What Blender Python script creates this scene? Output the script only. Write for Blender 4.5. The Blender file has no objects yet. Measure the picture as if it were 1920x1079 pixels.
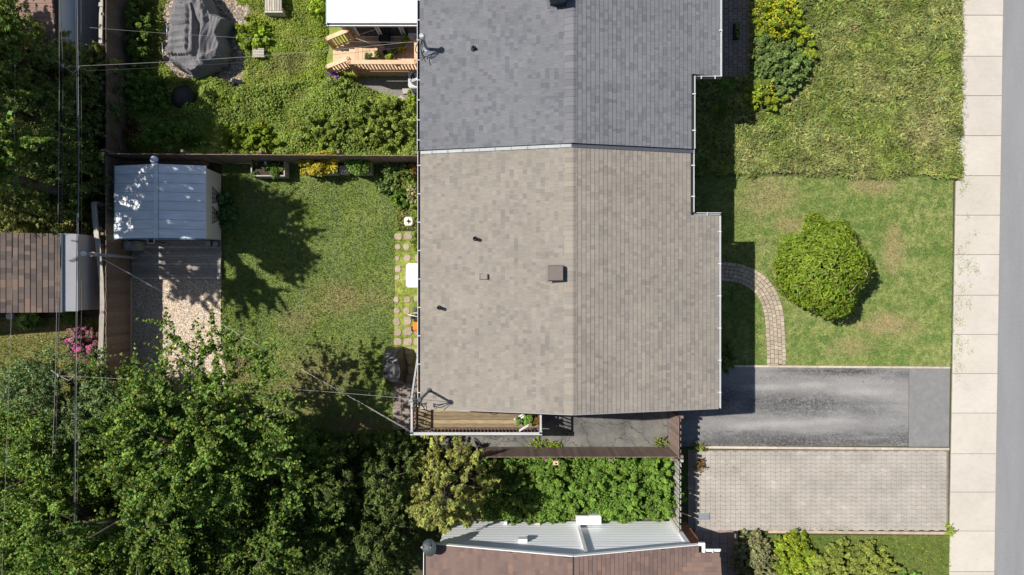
import bpy, math, random
import numpy as np
from mathutils import Vector, Matrix

random.seed(11)
rng = np.random.default_rng(11)
SC = bpy.context.scene
COL = SC.collection

# ------------------------------------------------------------------ camera, sky, sun, exposure
H = 25.6                                    # camera height above the lawn
cam_data = bpy.data.cameras.new('camera')
cam_data.lens = 24.0
cam_data.sensor_width = 36.0
cam_data.sensor_fit = 'HORIZONTAL'
cam_data.clip_start = 0.1
cam_data.clip_end = 600.0
cam = bpy.data.objects.new('camera', cam_data)
cam.location = (0.0, 0.0, H)
cam.rotation_euler = (0.0, 0.0, 0.0)        # straight down
COL.objects.link(cam)
SC.camera = cam

SUN_DIR = Vector((0.71, -0.2325, -1.0)).normalized()
world = bpy.data.worlds.new('World')
SC.world = world
world.use_nodes = True
wn = world.node_tree.nodes
wl = world.node_tree.links
wn.clear()
sky = wn.new('ShaderNodeTexSky')
sky.sky_type = 'NISHITA'
sky.sun_disc = False
sky.sun_elevation = math.radians(53.2)
sky.sun_rotation = math.radians(-71.9)
bg = wn.new('ShaderNodeBackground')
bg.inputs['Strength'].default_value = 0.066
wo = wn.new('ShaderNodeOutputWorld')
wl.new(sky.outputs[0], bg.inputs['Color'])
wl.new(bg.outputs[0], wo.inputs['Surface'])

sun_data = bpy.data.lights.new('sun', 'SUN')
sun_data.energy = 4.6
sun_data.angle = math.radians(0.55)
sun_data.color = (1.0, 0.955, 0.88)
sun = bpy.data.objects.new('sun', sun_data)
sun.rotation_euler = SUN_DIR.to_track_quat('-Z', 'Y').to_euler()
sun.location = (-20, 7, 40)
COL.objects.link(sun)

SC.view_settings.view_transform = 'Standard'
SC.view_settings.look = 'None'
SC.view_settings.gamma = 1.0
SC.view_settings.use_curve_mapping = False
SC.view_settings.exposure = 0.42
SC.render.engine = 'CYCLES'
SC.cycles.max_bounces = 5
SC.cycles.diffuse_bounces = 3
SC.cycles.transmission_bounces = 3
SC.cycles.transparent_max_bounces = 4

# ------------------------------------------------------------------ helpers: places
def P(px, py, z=0.0):
    """World point seen at a photograph pixel (1920 wide) if it lies at height z."""
    k = (H - z) / H / 50.0
    return Vector(((px - 960.0) * k, (539.5 - py) * k, z))

def G(px, py):
    return ((px - 960.0) / 50.0, (539.5 - py) / 50.0)

WLOC = {}

def place(o, wl_, parent=None):
    wl_ = Vector(wl_)
    WLOC[o.name] = wl_
    if parent is not None:
        o.parent = parent
        o.location = wl_ - WLOC[parent.name]
    else:
        o.location = wl_

def tag(o, label=None, cat=None, group=None, kind=None):
    if label: o['label'] = label
    if cat: o['category'] = cat
    if group: o['group'] = group
    if kind: o['kind'] = kind
    return o

def thing(name, label, cat, loc, group=None):
    o = bpy.data.objects.new(name, None)
    o.empty_display_size = 0.2
    COL.objects.link(o)
    place(o, loc)
    return tag(o, label, cat, group)

# ------------------------------------------------------------------ helpers: meshes
def tone3(t):
    if isinstance(t, (int, float)): return (t, t, t)
    return t

def finish(me, tones, mats):
    a = me.attributes.new('tone', 'FLOAT_COLOR', 'FACE')
    arr = np.ones((len(me.polygons), 4), dtype=np.float32)
    arr[:, :3] = np.asarray(tones, dtype=np.float32).reshape(-1, 3)
    a.data.foreach_set('color', arr.ravel())
    for m in (mats if isinstance(mats, (list, tuple)) else [mats]):
        me.materials.append(m)

def link(me, name, wl_, parent=None):
    o = bpy.data.objects.new(name, me)
    COL.objects.link(o)
    place(o, wl_, parent)
    return o

class MB:
    def __init__(s):
        s.v, s.f, s.t, s.m, s.sm = [], [], [], [], []
    def face(s, idx, tone=1.0, mi=0, smooth=False):
        s.f.append(tuple(idx)); s.t.append(tone3(tone)); s.m.append(mi); s.sm.append(smooth)
    def hexa(s, p, tone=1.0, mi=0, bottom=True, top_tone=None):
        b = len(s.v); s.v.extend([tuple(q) for q in p])
        if bottom: s.face((b+3, b+2, b+1, b), tone, mi)
        s.face((b+4, b+5, b+6, b+7), top_tone if top_tone is not None else tone, mi)
        for i in range(4):
            j = (i+1) % 4
            s.face((b+i, b+j, b+4+j, b+4+i), tone, mi)
    def box(s, c, size, rz=0.0, tone=1.0, mi=0, rot=None):
        hx, hy, hz = size[0]/2, size[1]/2, size[2]/2
        pts = [(-hx,-hy,-hz),(hx,-hy,-hz),(hx,hy,-hz),(-hx,hy,-hz),(-hx,-hy,hz),(hx,-hy,hz),(hx,hy,hz),(-hx,hy,hz)]
        R = rot if rot is not None else Matrix.Rotation(rz, 3, 'Z')
        c = Vector(c)
        s.hexa([R @ Vector(q) + c for q in pts], tone, mi)
    def block(s, x0, x1, y0, y1, z0, z1, tone=1.0, mi=0):
        s.box(((x0+x1)/2, (y0+y1)/2, (z0+z1)/2), (abs(x1-x0), abs(y1-y0), abs(z1-z0)), 0, tone, mi)
    def prism(s, poly, z0, z1, tone=1.0, mi=0, bevel=0.0):
        n = len(poly); b = len(s.v)
        if sum(poly[i][0]*poly[(i+1)%n][1]-poly[(i+1)%n][0]*poly[i][1] for i in range(n)) < 0:
            poly = poly[::-1]
        s.v.extend([(p[0], p[1], z0) for p in poly])
        if bevel > 0:
            cx = sum(p[0] for p in poly)/n; cy = sum(p[1] for p in poly)/n
            s.v.extend([(p[0], p[1], z1-bevel) for p in poly])
            tp = []
            for p in poly:
                d = math.hypot(p[0]-cx, p[1]-cy) or 1.0
                f = max(0.0, (d-bevel*1.2)/d)
                tp.append((cx+(p[0]-cx)*f, cy+(p[1]-cy)*f, z1))
            s.v.extend(tp)
            for L in (0, 1):
                for i in range(n):
                    j = (i+1) % n
                    s.face((b+L*n+i, b+L*n+j, b+(L+1)*n+j, b+(L+1)*n+i), tone, mi)
            s.face(tuple(b+2*n+i for i in range(n)), tone, mi)
        else:
            s.v.extend([(p[0], p[1], z1) for p in poly])
            for i in range(n):
                j = (i+1) % n
                s.face((b+i, b+j, b+n+j, b+n+i), tone, mi)
            s.face(tuple(b+n+i for i in range(n)), tone, mi)
    def sheet(s, poly, z, tone=1.0, mi=0):
        n = len(poly); b = len(s.v)
        if sum(poly[i][0]*poly[(i+1)%n][1]-poly[(i+1)%n][0]*poly[i][1] for i in range(n)) < 0:
            poly = poly[::-1]
        s.v.extend([(p[0], p[1], z) for p in poly])
        s.face(tuple(range(b, b+n)), tone, mi)
    def beam(s, a, b_, w, h, tone=1.0, mi=0, up=(0,0,1)):
        a, b_ = Vector(a), Vector(b_)
        d = (b_-a).normalized(); u = Vector(up)
        if abs(d.dot(u)) > 0.98: u = Vector((0,1,0))
        sd = d.cross(u).normalized(); u = sd.cross(d).normalized()
        sd *= w/2; u *= h/2
        s.hexa([a-sd-u, a+sd-u, b_+sd-u, b_-sd-u, a-sd+u, a+sd+u, b_+sd+u, b_-sd+u], tone, mi)
    def tube(s, path, r, n=6, tone=1.0, mi=0, cap=True):
        path = [Vector(p) for p in path]
        rs = r if isinstance(r, (list, tuple)) else [r]*len(path)
        b = len(s.v)
        prev = None
        for i, p in enumerate(path):
            d = (path[min(i+1, len(path)-1)] - path[max(i-1, 0)]).normalized()
            if prev is None:
                u = Vector((0,0,1)) if abs(d.z) < 0.9 else Vector((1,0,0))
                a = d.cross(u).normalized()
            else:
                a = (prev - d*prev.dot(d)).normalized()
            prev = a; c = d.cross(a)
            for k in range(n):
                t = 2*math.pi*k/n
                s.v.append(tuple(p + (a*math.cos(t)+c*math.sin(t))*rs[i]))
        for i in range(len(path)-1):
            for k in range(n):
                k2 = (k+1) % n
                s.face((b+i*n+k, b+i*n+k2, b+(i+1)*n+k2, b+(i+1)*n+k), tone, mi, True)
        if cap:
            s.face(tuple(b+k for k in range(n))[::-1], tone, mi)
            e = b+(len(path)-1)*n
            s.face(tuple(e+k for k in range(n)), tone, mi)
    def lathe(s, c, prof, n=16, tone=1.0, mi=0, smooth=True, sx=1.0, sy=1.0):
        b = len(s.v)
        for r, z in prof:
            for k in range(n):
                t = 2*math.pi*k/n
                s.v.append((c[0]+r*math.cos(t)*sx, c[1]+r*math.sin(t)*sy, c[2]+z))
        for i in range(len(prof)-1):
            for k in range(n):
                k2 = (k+1) % n
                s.face((b+i*n+k, b+i*n+k2, b+(i+1)*n+k2, b+(i+1)*n+k), tone, mi, smooth)
        s.face(tuple(b+k for k in range(n))[::-1], tone, mi)
        e = b+(len(prof)-1)*n
        s.face(tuple(e+k for k in range(n)), tone, mi)
    def mesh(s, name, mats, origin):
        me = bpy.data.meshes.new(name)
        o = Vector(origin)
        me.from_pydata([(x-o.x, y-o.y, z-o.z) for x, y, z in s.v], [], s.f)
        me.polygons.foreach_set('material_index', s.m)
        me.polygons.foreach_set('use_smooth', s.sm)
        finish(me, s.t, mats)
        return me
    def build(s, name, mats, parent=None, label=None, cat=None, group=None, kind=None):
        a = np.asarray(s.v)
        lo, hi = a.min(0), a.max(0)
        org = ((lo[0]+hi[0])/2, (lo[1]+hi[1])/2, lo[2])
        o = link(s.mesh(name, mats, org), name, org, parent)
        return tag(o, label, cat, group, kind)

def npmesh(name, V, F, tones, mat, parent=None, smooth=False):
    lo, hi = V.min(0), V.max(0)
    org = np.array([(lo[0]+hi[0])/2, (lo[1]+hi[1])/2, lo[2]])
    me = bpy.data.meshes.new(name)
    n, k = F.shape
    me.vertices.add(len(V)); me.vertices.foreach_set('co', (V-org).astype(np.float32).ravel())
    me.loops.add(n*k); me.loops.foreach_set('vertex_index', F.astype(np.int32).ravel())
    me.polygons.add(n)
    me.polygons.foreach_set('loop_start', np.arange(0, n*k, k, dtype=np.int32))
    me.update(calc_edges=True)
    finish(me, tones, mat)
    return link(me, name, org, parent)

def in_poly(pts, poly):
    x, y = pts[:, 0], pts[:, 1]
    ins = np.zeros(len(pts), bool)
    n = len(poly)
    for i in range(n):
        x0, y0 = poly[i]; x1, y1 = poly[(i+1) % n]
        c = ((y0 > y) != (y1 > y)) & (x < (x1-x0)*(y-y0)/((y1-y0) if y1 != y0 else 1e-9)+x0)
        ins ^= c
    return ins

def scatter(poly, n, holes=()):
    poly = np.asarray(poly, float)
    lo, hi = poly.min(0), poly.max(0)
    out = []; tot = 0
    while tot < n:
        p = lo + rng.random((n*2, 2))*(hi-lo)
        k = in_poly(p, poly)
        for h in holes: k &= ~in_poly(p, h)
        p = p[k]; out.append(p); tot += len(p)
        if len(p) == 0: break
    return np.concatenate(out)[:n]

def area(poly):
    n = len(poly)
    return abs(sum(poly[i][0]*poly[(i+1)%n][1]-poly[(i+1)%n][0]*poly[i][1] for i in range(n)))/2

# smooth lattice noise for placing plants (numpy)
def vnoise(x, y, sc, seed=0):
    r = np.random.default_rng(seed).random((64, 64))
    u, v = x*sc+17.3, y*sc+9.7
    i, j = np.floor(u).astype(int), np.floor(v).astype(int)
    f, g = u-i, v-j
    f = f*f*(3-2*f); g = g*g*(3-2*g)
    A = r[i % 64, j % 64]; B = r[(i+1) % 64, j % 64]; C = r[i % 64, (j+1) % 64]; D = r[(i+1) % 64, (j+1) % 64]
    return A*(1-f)*(1-g)+B*f*(1-g)+C*(1-f)*g+D*f*g

def unit(a):
    return a/np.maximum(np.linalg.norm(a, axis=1, keepdims=True), 1e-9)

def leaves(name, pts, nrm, size, mat, tones, parent=None, aspect=0.6, fold=0.25, dirs=None):
    """One mesh of folded leaf blades: 4 vertices and 2 triangles each."""
    n = len(pts)
    nrm = unit(nrm)
    d = rng.normal(size=(n, 3)) if dirs is None else dirs
    d = unit(d - nrm*(d*nrm).sum(1, keepdims=True))
    sd = np.cross(nrm, d)
    L = (size if np.ndim(size) else np.full(n, size))*(0.7+0.6*rng.random(n))
    L = L[:, None]; w = L*aspect*0.5
    a = pts-d*L*0.5
    b = pts+d*L*0.5
    up = nrm*w*fold*2
    l = pts+sd*w+up-d*L*0.05
    r = pts-sd*w+up-d*L*0.05
    V = np.stack([a, r, b, l], 1).reshape(-1, 3)
    i = np.arange(n)*4
    F = np.concatenate([np.stack([i, i+1, i+2], 1), np.stack([i, i+2, i+3], 1)], 0)
    return npmesh(name, V, F, np.concatenate([tones, tones], 0), mat, parent)

def leaf_tones(n, lo=0.7, hi=1.3, hue=0.12):
    t = lo+(hi-lo)*rng.random((n, 1))
    h = rng.normal(size=(n, 1))*hue
    return np.clip(np.concatenate([t*(1+h), t, t*(1-h*0.8)], 1), 0.05, 2.5)

def clump_cloud(clumps, n, flat=1.0, upbias=0.35, shell=0.55):
    """Points on the shells of many clumps (cx, cy, cz, r, tone)."""
    C = np.asarray(clumps, float)
    w = C[:, 3]**2; w /= w.sum()
    k = rng.choice(len(C), n, p=w)
    d = rng.normal(size=(n, 3)); d[:, 2] += upbias; d = unit(d)
    rr = C[k, 3:4]*(shell+(1-shell)*rng.random((n, 1))**0.5)
    off = d*rr; off[:, 2] *= flat
    return C[k, :3]+off, d, C[k, 4], k

def blades(name, poly, dens, hmin, hmax, w, lean, mat, tlo=0.7, thi=1.3, holes=(), z=0.0, two=False, parent=None, mask=None, tuft=0.0, hum=0.0, tsc=2.6):
    n = int(area(poly)*dens)
    p = scatter(poly, n, holes)
    if mask is not None:
        k = rng.random(len(p)) < mask(p[:, 0], p[:, 1]); p = p[k]
    n = len(p)
    az = rng.random(n)*2*math.pi
    h = hmin+(hmax-hmin)*rng.random(n)
    la = rng.random(n)*2*math.pi
    if tuft: la = 2*math.pi*2.0*vnoise(p[:,0], p[:,1], tsc*0.6, 7)+rng.normal(size=n)*1.25
    ln = lean*(rng.random(n) if not tuft else 0.35+0.65*rng.random(n))
    bx, by = np.cos(az)*w/2, np.sin(az)*w/2
    Z = np.full(n, z)+hum*vnoise(p[:,0], p[:,1], tsc, 5)*rng.random(n)
    if not two:
        V = np.stack([np.stack([p[:,0]-bx, p[:,1]-by, Z], 1), np.stack([p[:,0]+bx, p[:,1]+by, Z], 1),
                      np.stack([p[:,0]+np.cos(la)*ln*h, p[:,1]+np.sin(la)*ln*h, Z+h*np.sqrt(np.maximum(0.05, 1-(ln*0.8)**2))], 1)], 1).reshape(-1, 3)
        F = np.arange(3*n).reshape(-1, 3)
        T = leaf_tones(n, tlo, thi, 0.08)
    else:
        bx, by = -np.sin(la)*w/2, np.cos(la)*w/2
        m = np.stack([p[:,0]+np.cos(la)*ln*h*0.4, p[:,1]+np.sin(la)*ln*h*0.4, Z+h*0.75], 1)
        t = np.stack([p[:,0]+np.cos(la)*ln*h*1.1, p[:,1]+np.sin(la)*ln*h*1.1, Z+h*(0.95-0.6*np.minimum(ln, 1.2)/1.2)], 1)
        o = np.stack([bx, by, np.zeros(n)], 1)
        base = np.stack([p[:,0], p[:,1], Z], 1)
        V = np.stack([base-o, base+o, m+o*0.8, m-o*0.8, t], 1).reshape(-1, 3)
        i = np.arange(n)*5
        F = np.concatenate([np.stack([i, i+1, i+2], 1), np.stack([i, i+2, i+3], 1), np.stack([i+3, i+2, i+4], 1)], 0)
        T = leaf_tones(n, tlo, thi, 0.1)
        if tuft: T = T*(1-tuft+2*tuft*vnoise(p[:,0], p[:,1], tsc, 6))[:, None]
        T = np.concatenate([T, T, T], 0)
    return npmesh(name, V, F, T, mat, parent)

# ------------------------------------------------------------------ helpers: materials
class NT:
    def __init__(s, name):
        s.mat = bpy.data.materials.new(name); s.mat.use_nodes = True
        s.t = s.mat.node_tree; s.t.nodes.clear()
        s.out = s.n('ShaderNodeOutputMaterial')
        s.pos = s.n('ShaderNodeNewGeometry').outputs['Position']
        a = s.n('ShaderNodeAttribute'); a.attribute_name = 'tone'; s.tone = a.outputs['Color']
    def n(s, ty, **kw):
        x = s.t.nodes.new(ty)
        for k, v in kw.items(): setattr(x, k, v)
        return x
    def l(s, a, b): s.t.links.new(a, b)
    def put(s, sock, v):
        if isinstance(v, bpy.types.NodeSocket): s.l(v, sock)
        elif isinstance(v, (tuple, list)): sock.default_value = tuple(v)+((1.0,) if len(v) == 3 and len(sock.default_value) == 4 else ())
        else: sock.default_value = v
    def noise(s, scale, detail=3.0, rough=0.6, vec=None, dist=0.0):
        x = s.n('ShaderNodeTexNoise')
        x.inputs['Scale'].default_value = scale; x.inputs['Detail'].default_value = detail
        x.inputs['Roughness'].default_value = rough; x.inputs['Distortion'].default_value = dist
        s.l(vec if vec is not None else s.pos, x.inputs['Vector'])
        return x.outputs['Fac']
    def stretch(s, sx, sy, sz=1.0, off=(0,0,0)):
        x = s.n('ShaderNodeMapping'); x.inputs['Scale'].default_value = (sx, sy, sz); x.inputs['Location'].default_value = off
        s.l(s.pos, x.inputs['Vector']); return x.outputs[0]
    def rng(s, v, a, b, c=0.0, d=1.0, smooth=False):
        x = s.n('ShaderNodeMapRange'); x.clamp = True
        if smooth: x.interpolation_type = 'SMOOTHSTEP'
        s.put(x.inputs['Value'], v)
        for k, q in zip(('From Min', 'From Max', 'To Min', 'To Max'), (a, b, c, d)): x.inputs[k].default_value = q
        return x.outputs[0]
    def math(s, op, a, b=0.0):
        x = s.n('ShaderNodeMath', operation=op); s.put(x.inputs[0], a); s.put(x.inputs[1], b); return x.outputs[0]
    def mix(s, f, a, b, mode='MIX'):
        x = s.n('ShaderNodeMix', data_type='RGBA', blend_type=mode)
        s.put(x.inputs[0], f); s.put(x.inputs[6], a); s.put(x.inputs[7], b); return x.outputs[2]
    def mul(s, c, v):
        return s.mix(1.0, c, v, 'MULTIPLY')
    def gray(s, v):
        x = s.n('ShaderNodeCombineColor'); 
        for i in range(3): s.l(v, x.inputs[i])
        return x.outputs[0]
    def spot(s, x, y, rx, ry, soft=0.6, warp=0.5, wscale=1.6):
        m = s.n('ShaderNodeMapping', vector_type='POINT')
        m.inputs['Location'].default_value = (-x/rx, -y/ry, 0); m.inputs['Scale'].default_value = (1/rx, 1/ry, 0)
        s.l(s.pos, m.inputs['Vector'])
        d = s.n('ShaderNodeVectorMath', operation='LENGTH'); s.l(m.outputs[0], d.inputs[0])
        w = s.math('MULTIPLY', s.math('SUBTRACT', s.noise(wscale, 3.0), 0.5), warp*2)
        return s.rng(s.math('ADD', d.outputs['Value'], w), 1.0-soft, 1.0+soft*0.4, 1.0, 0.0, True)
    def surf(s, color, rough=0.8, metallic=0.0, bump=None, bstr=0.3, bdist=0.01, trans=0.0, spec=0.3, use_tone=True, tcol=None):
        if use_tone: color = s.mul(color, s.tone) if isinstance(color, bpy.types.NodeSocket) else s.mix(1.0, color, s.tone, 'MULTIPLY')
        b = s.n('ShaderNodeBsdfPrincipled')
        s.put(b.inputs['Base Color'], color); s.put(b.inputs['Roughness'], rough); b.inputs['Metallic'].default_value = metallic
        b.inputs['Specular IOR Level'].default_value = spec
        if bump is not None:
            x = s.n('ShaderNodeBump'); x.inputs['Strength'].default_value = bstr; x.inputs['Distance'].default_value = bdist
            s.l(bump, x.inputs['Height']); s.l(x.outputs[0], b.inputs['Normal'])
        o = b.outputs[0]
        if trans > 0:
            t = s.n('ShaderNodeBsdfTranslucent')
            tc = s.mix(1.0, color, tcol if tcol else (1.25, 1.2, 0.6), 'MULTIPLY'); s.l(tc, t.inputs['Color'])
            m = s.n('ShaderNodeMixShader'); m.inputs[0].default_value = trans
            s.l(o, m.inputs[1]); s.l(t.outputs[0], m.inputs[2]); o = m.outputs[0]
        s.l(o, s.out.inputs['Surface'])
        return s.mat

def M(name, color, rough=0.8, amt=0.15, scale=6.0, metallic=0.0, bump=0.0, bscale=40.0, spec=0.3, stretch=None, trans=0.0):
    t = NT(name)
    vec = t.stretch(*stretch) if stretch else None
    n1 = t.noise(scale, 4.0, 0.65, vec)
    c = t.mul(color, t.gray(t.rng(n1, 0.25, 0.75, 1-amt, 1+amt)))
    return t.surf(c, rough, metallic, t.noise(bscale, 2.0, 0.5, vec) if bump else None, bump, 0.01, trans, spec)

def leaf_mat(name, color, trans=0.3, rough=0.5, spec=0.35):
    t = NT(name)
    n = t.rng(t.noise(1.3, 2.0), 0.3, 0.7, 0.8, 1.2)
    return t.surf(t.mul(color, t.gray(n)), rough, 0.0, None, trans=trans, spec=spec)

def lawn_mat(name, c1, c2, dry, dry_thr, spots, dscale=1.1, weeds=None, stripe=None):
    t = NT(name)
    f = t.rng(t.noise(0.55, 5.0, 0.62), 0.36, 0.64)
    c = t.mix(f, c1, c2)
    fine = t.rng(t.noise(4.5, 5.0, 0.75), 0.28, 0.72, 0.58, 1.42)
    c = t.mul(c, t.gray(fine))
    if weeds:
        c = t.mix(t.math('MULTIPLY', t.rng(t.noise(2.2, 4.0, 0.7, t.stretch(1, 1, 1, (7, 3, 0))), 0.47, 0.60), 0.9), c, weeds)
    if stripe:
        s1 = t.rng(t.noise(1.0, 3.0, 0.5, t.stretch(stripe[0], stripe[1])), 0.35, 0.68, 0.0, 0.55)
        c = t.mix(s1, c, stripe[2])
    m = t.rng(t.noise(dscale, 6.0, 0.7, t.stretch(1, 1, 1, (3, 8, 0))), dry_thr, dry_thr+0.13, 0.0, 0.75)
    for (px, py, rx, ry, k) in spots:
        x, y = G(px, py)
        sp = t.math('MULTIPLY', t.spot(x, y, rx/50.0, ry/50.0, 0.8, 0.75), k)
        sp = t.math('MULTIPLY', sp, t.rng(t.noise(7.0, 3.0, 0.6), 0.25, 0.6, 0.35, 1.0))
        m = t.math('MAXIMUM', m, sp)
    c = t.mix(m, c, dry)
    return t.surf(c, 0.75, 0.0, None, trans=0.12, spec=0.15)
# ------------------------------------------------------------------ materials
white_metal = M('white_metal', (0.80, 0.80, 0.80), 0.45, 0.04)
white_paint = M('white_paint', (0.70, 0.70, 0.69), 0.6, 0.06)
white_plastic = M('white_plastic', (0.74, 0.75, 0.77), 0.4, 0.03)
grey_metal = M('grey_metal', (0.42, 0.43, 0.44), 0.4, 0.1, metallic=0.6)
galv = M('galvanised', (0.55, 0.57, 0.59), 0.35, 0.12, 9, metallic=0.7)
dark_metal = M('dark_metal', (0.035, 0.035, 0.04), 0.5, 0.15)
black_plastic = M('black_plastic', (0.02, 0.02, 0.022), 0.45, 0.15)
felt = M('roof_felt', (0.035, 0.034, 0.034), 0.9, 0.1)
cedar_wood = M('cedar_wood', (0.46, 0.27, 0.15), 0.75, 0.22, 5, stretch=(1, 8), bump=0.1)
pale_wood = M('pale_wood', (0.60, 0.42, 0.27), 0.75, 0.15, 6)
old_wood = M('weathered_wood', (0.40, 0.36, 0.32), 0.85, 0.35, 3, stretch=(1.2, 14), bump=0.2)
fence_wood = M('brown_fence_wood', (0.205, 0.148, 0.126), 0.8, 0.22, 8, bump=0.1)
dark_fence_wood = M('dark_fence_wood', (0.22, 0.16, 0.125), 0.85, 0.25, 8)
grey_fence_wood = M('grey_fence_wood', (0.36, 0.35, 0.31), 0.85, 0.25, 8)
rail_wood = M('grey_rail_wood', (0.41, 0.37, 0.32), 0.85, 0.3, 5, stretch=(6, 1))
deck_wood = M('mossy_deck_wood', (0.27, 0.205, 0.125), 0.8, 0.35, 3, stretch=(1.2, 9), bump=0.15)
soil = M('soil', (0.055, 0.042, 0.03), 0.95, 0.4, 4, bump=0.5)
bark = M('bark', (0.095, 0.078, 0.062), 0.9, 0.35, 9, bump=0.5)
twig = M('twig', (0.42, 0.33, 0.22), 0.8, 0.2)
glass = NT('window_glass').surf((0.03, 0.035, 0.04), 0.05, spec=0.6)
ac_grey = M('ac_grey', (0.50, 0.50, 0.49), 0.5, 0.05)
terracotta = M('brown_pot', (0.20, 0.10, 0.06), 0.7, 0.1)
blue_glaze = M('blue_glaze', (0.012, 0.03, 0.10), 0.25, 0.1)
orange_plastic = M('orange_plastic', (0.75, 0.20, 0.02), 0.4, 0.05)
brick_red = M('brick_red', (0.27, 0.12, 0.075), 0.85, 0.2, 12)
mortar = M('mortar', (0.14, 0.10, 0.085), 0.9, 0.1)
purple_cloth = M('purple_foil', (0.18, 0.04, 0.42), 0.4, 0.2, 6)
stone_grey = M('stone_grey', (0.40, 0.36, 0.31), 0.9, 0.2, 7)
cable_grey = M('cable_grey', (0.27, 0.26, 0.25), 0.8, 0.15, 2)
cable_dark = M('cable_dark', (0.05, 0.05, 0.055), 0.5, 0.1)
rope_white = M('rope_white', (0.62, 0.58, 0.52), 0.8, 0.1)
garage_panel = M('pale_grey_panel', (0.74, 0.75, 0.78), 0.6, 0.05)
garage_siding = M('taupe_siding', (0.66, 0.59, 0.55), 0.75, 0.08)
gutter_white = M('gutter_paint', (0.50, 0.50, 0.51), 0.5, 0.08)
siding_white = M('white_siding', (0.92, 0.94, 0.96), 0.55, 0.03)
siding_back = M('siding_backing', (0.15, 0.17, 0.20), 0.7, 0.03)
zinc_flash = M('zinc_flashing', (0.30, 0.33, 0.335), 0.5, 0.18, 4)
shed_wall_m = M('beige_steel', (0.80, 0.74, 0.65), 0.6, 0.05)
turquoise = M('turquoise_trim', (0.05, 0.22, 0.26), 0.5, 0.05)
slate_flash = M('slate_flashing', (0.075, 0.085, 0.11), 0.5, 0.1)

def shingle_mat(name, col):
    t = NT(name)
    g = t.rng(t.noise(55.0, 2.0, 0.7), 0.25, 0.75, 0.86, 1.14)
    b = t.rng(t.noise(0.45, 5.0, 0.65), 0.3, 0.7, 0.90, 1.09)
    s = t.rng(t.noise(1.0, 4.0, 0.7, t.stretch(5.0, 5.0)), 0.3, 0.7, 0.97, 1.03)
    c = t.mul(t.mul(t.mul(col, t.gray(g)), t.gray(b)), t.gray(s))
    return t.surf(c, 0.92, 0.0, t.noise(120.0, 2.0), 0.25, 0.004, spec=0.15)
sh_beige = shingle_mat('beige_shingle', (0.258, 0.232, 0.201))
sh_grey = shingle_mat('grey_shingle', (0.160, 0.163, 0.176))
sh_brown = shingle_mat('brown_shingle', (0.178, 0.124, 0.106))
sh_garage = shingle_mat('garage_shingle', (0.125, 0.098, 0.086))
sh_pink = shingle_mat('pink_brown_shingle', (0.245, 0.162, 0.132))

def concrete_mat():
    t = NT('concrete')
    c = t.mix(t.rng(t.noise(0.7, 5.0), 0.35, 0.65), (0.485, 0.445, 0.39), (0.53, 0.49, 0.435))
    c = t.mul(c, t.gray(t.rng(t.noise(30.0, 4.0, 0.8), 0.2, 0.8, 0.93, 1.05)))
    c = t.mul(c, t.gray(t.rng(t.noise(3.2, 6.0, 0.8, t.stretch(1.0, 2.5)), 0.3, 0.7, 0.94, 1.05)))
    st = t.rng(t.noise(1.7, 6.0, 0.75, t.stretch(1, 1, 1, (4, 4, 0))), 0.54, 0.72, 0.0, 0.4)
    c = t.mix(st, c, (0.36, 0.32, 0.27))
    return t.surf(c, 0.9, 0.0, t.noise(90.0, 3.0), 0.15, 0.004, spec=0.2)
concrete = concrete_mat()

def road_mat():
    t = NT('road_asphalt')
    c = t.mix(t.rng(t.noise(0.8, 4.0, 0.6, t.stretch(1.6, 0.25)), 0.35, 0.65), (0.215, 0.217, 0.224), (0.245, 0.247, 0.253))
    c = t.mul(c, t.gray(t.rng(t.noise(42.0, 3.0, 0.8), 0.25, 0.75, 0.80, 1.18)))
    return t.surf(c, 0.9, 0.0, t.noise(60.0, 3.0), 0.3, 0.01, spec=0.2)
road_m = road_mat()

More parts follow.
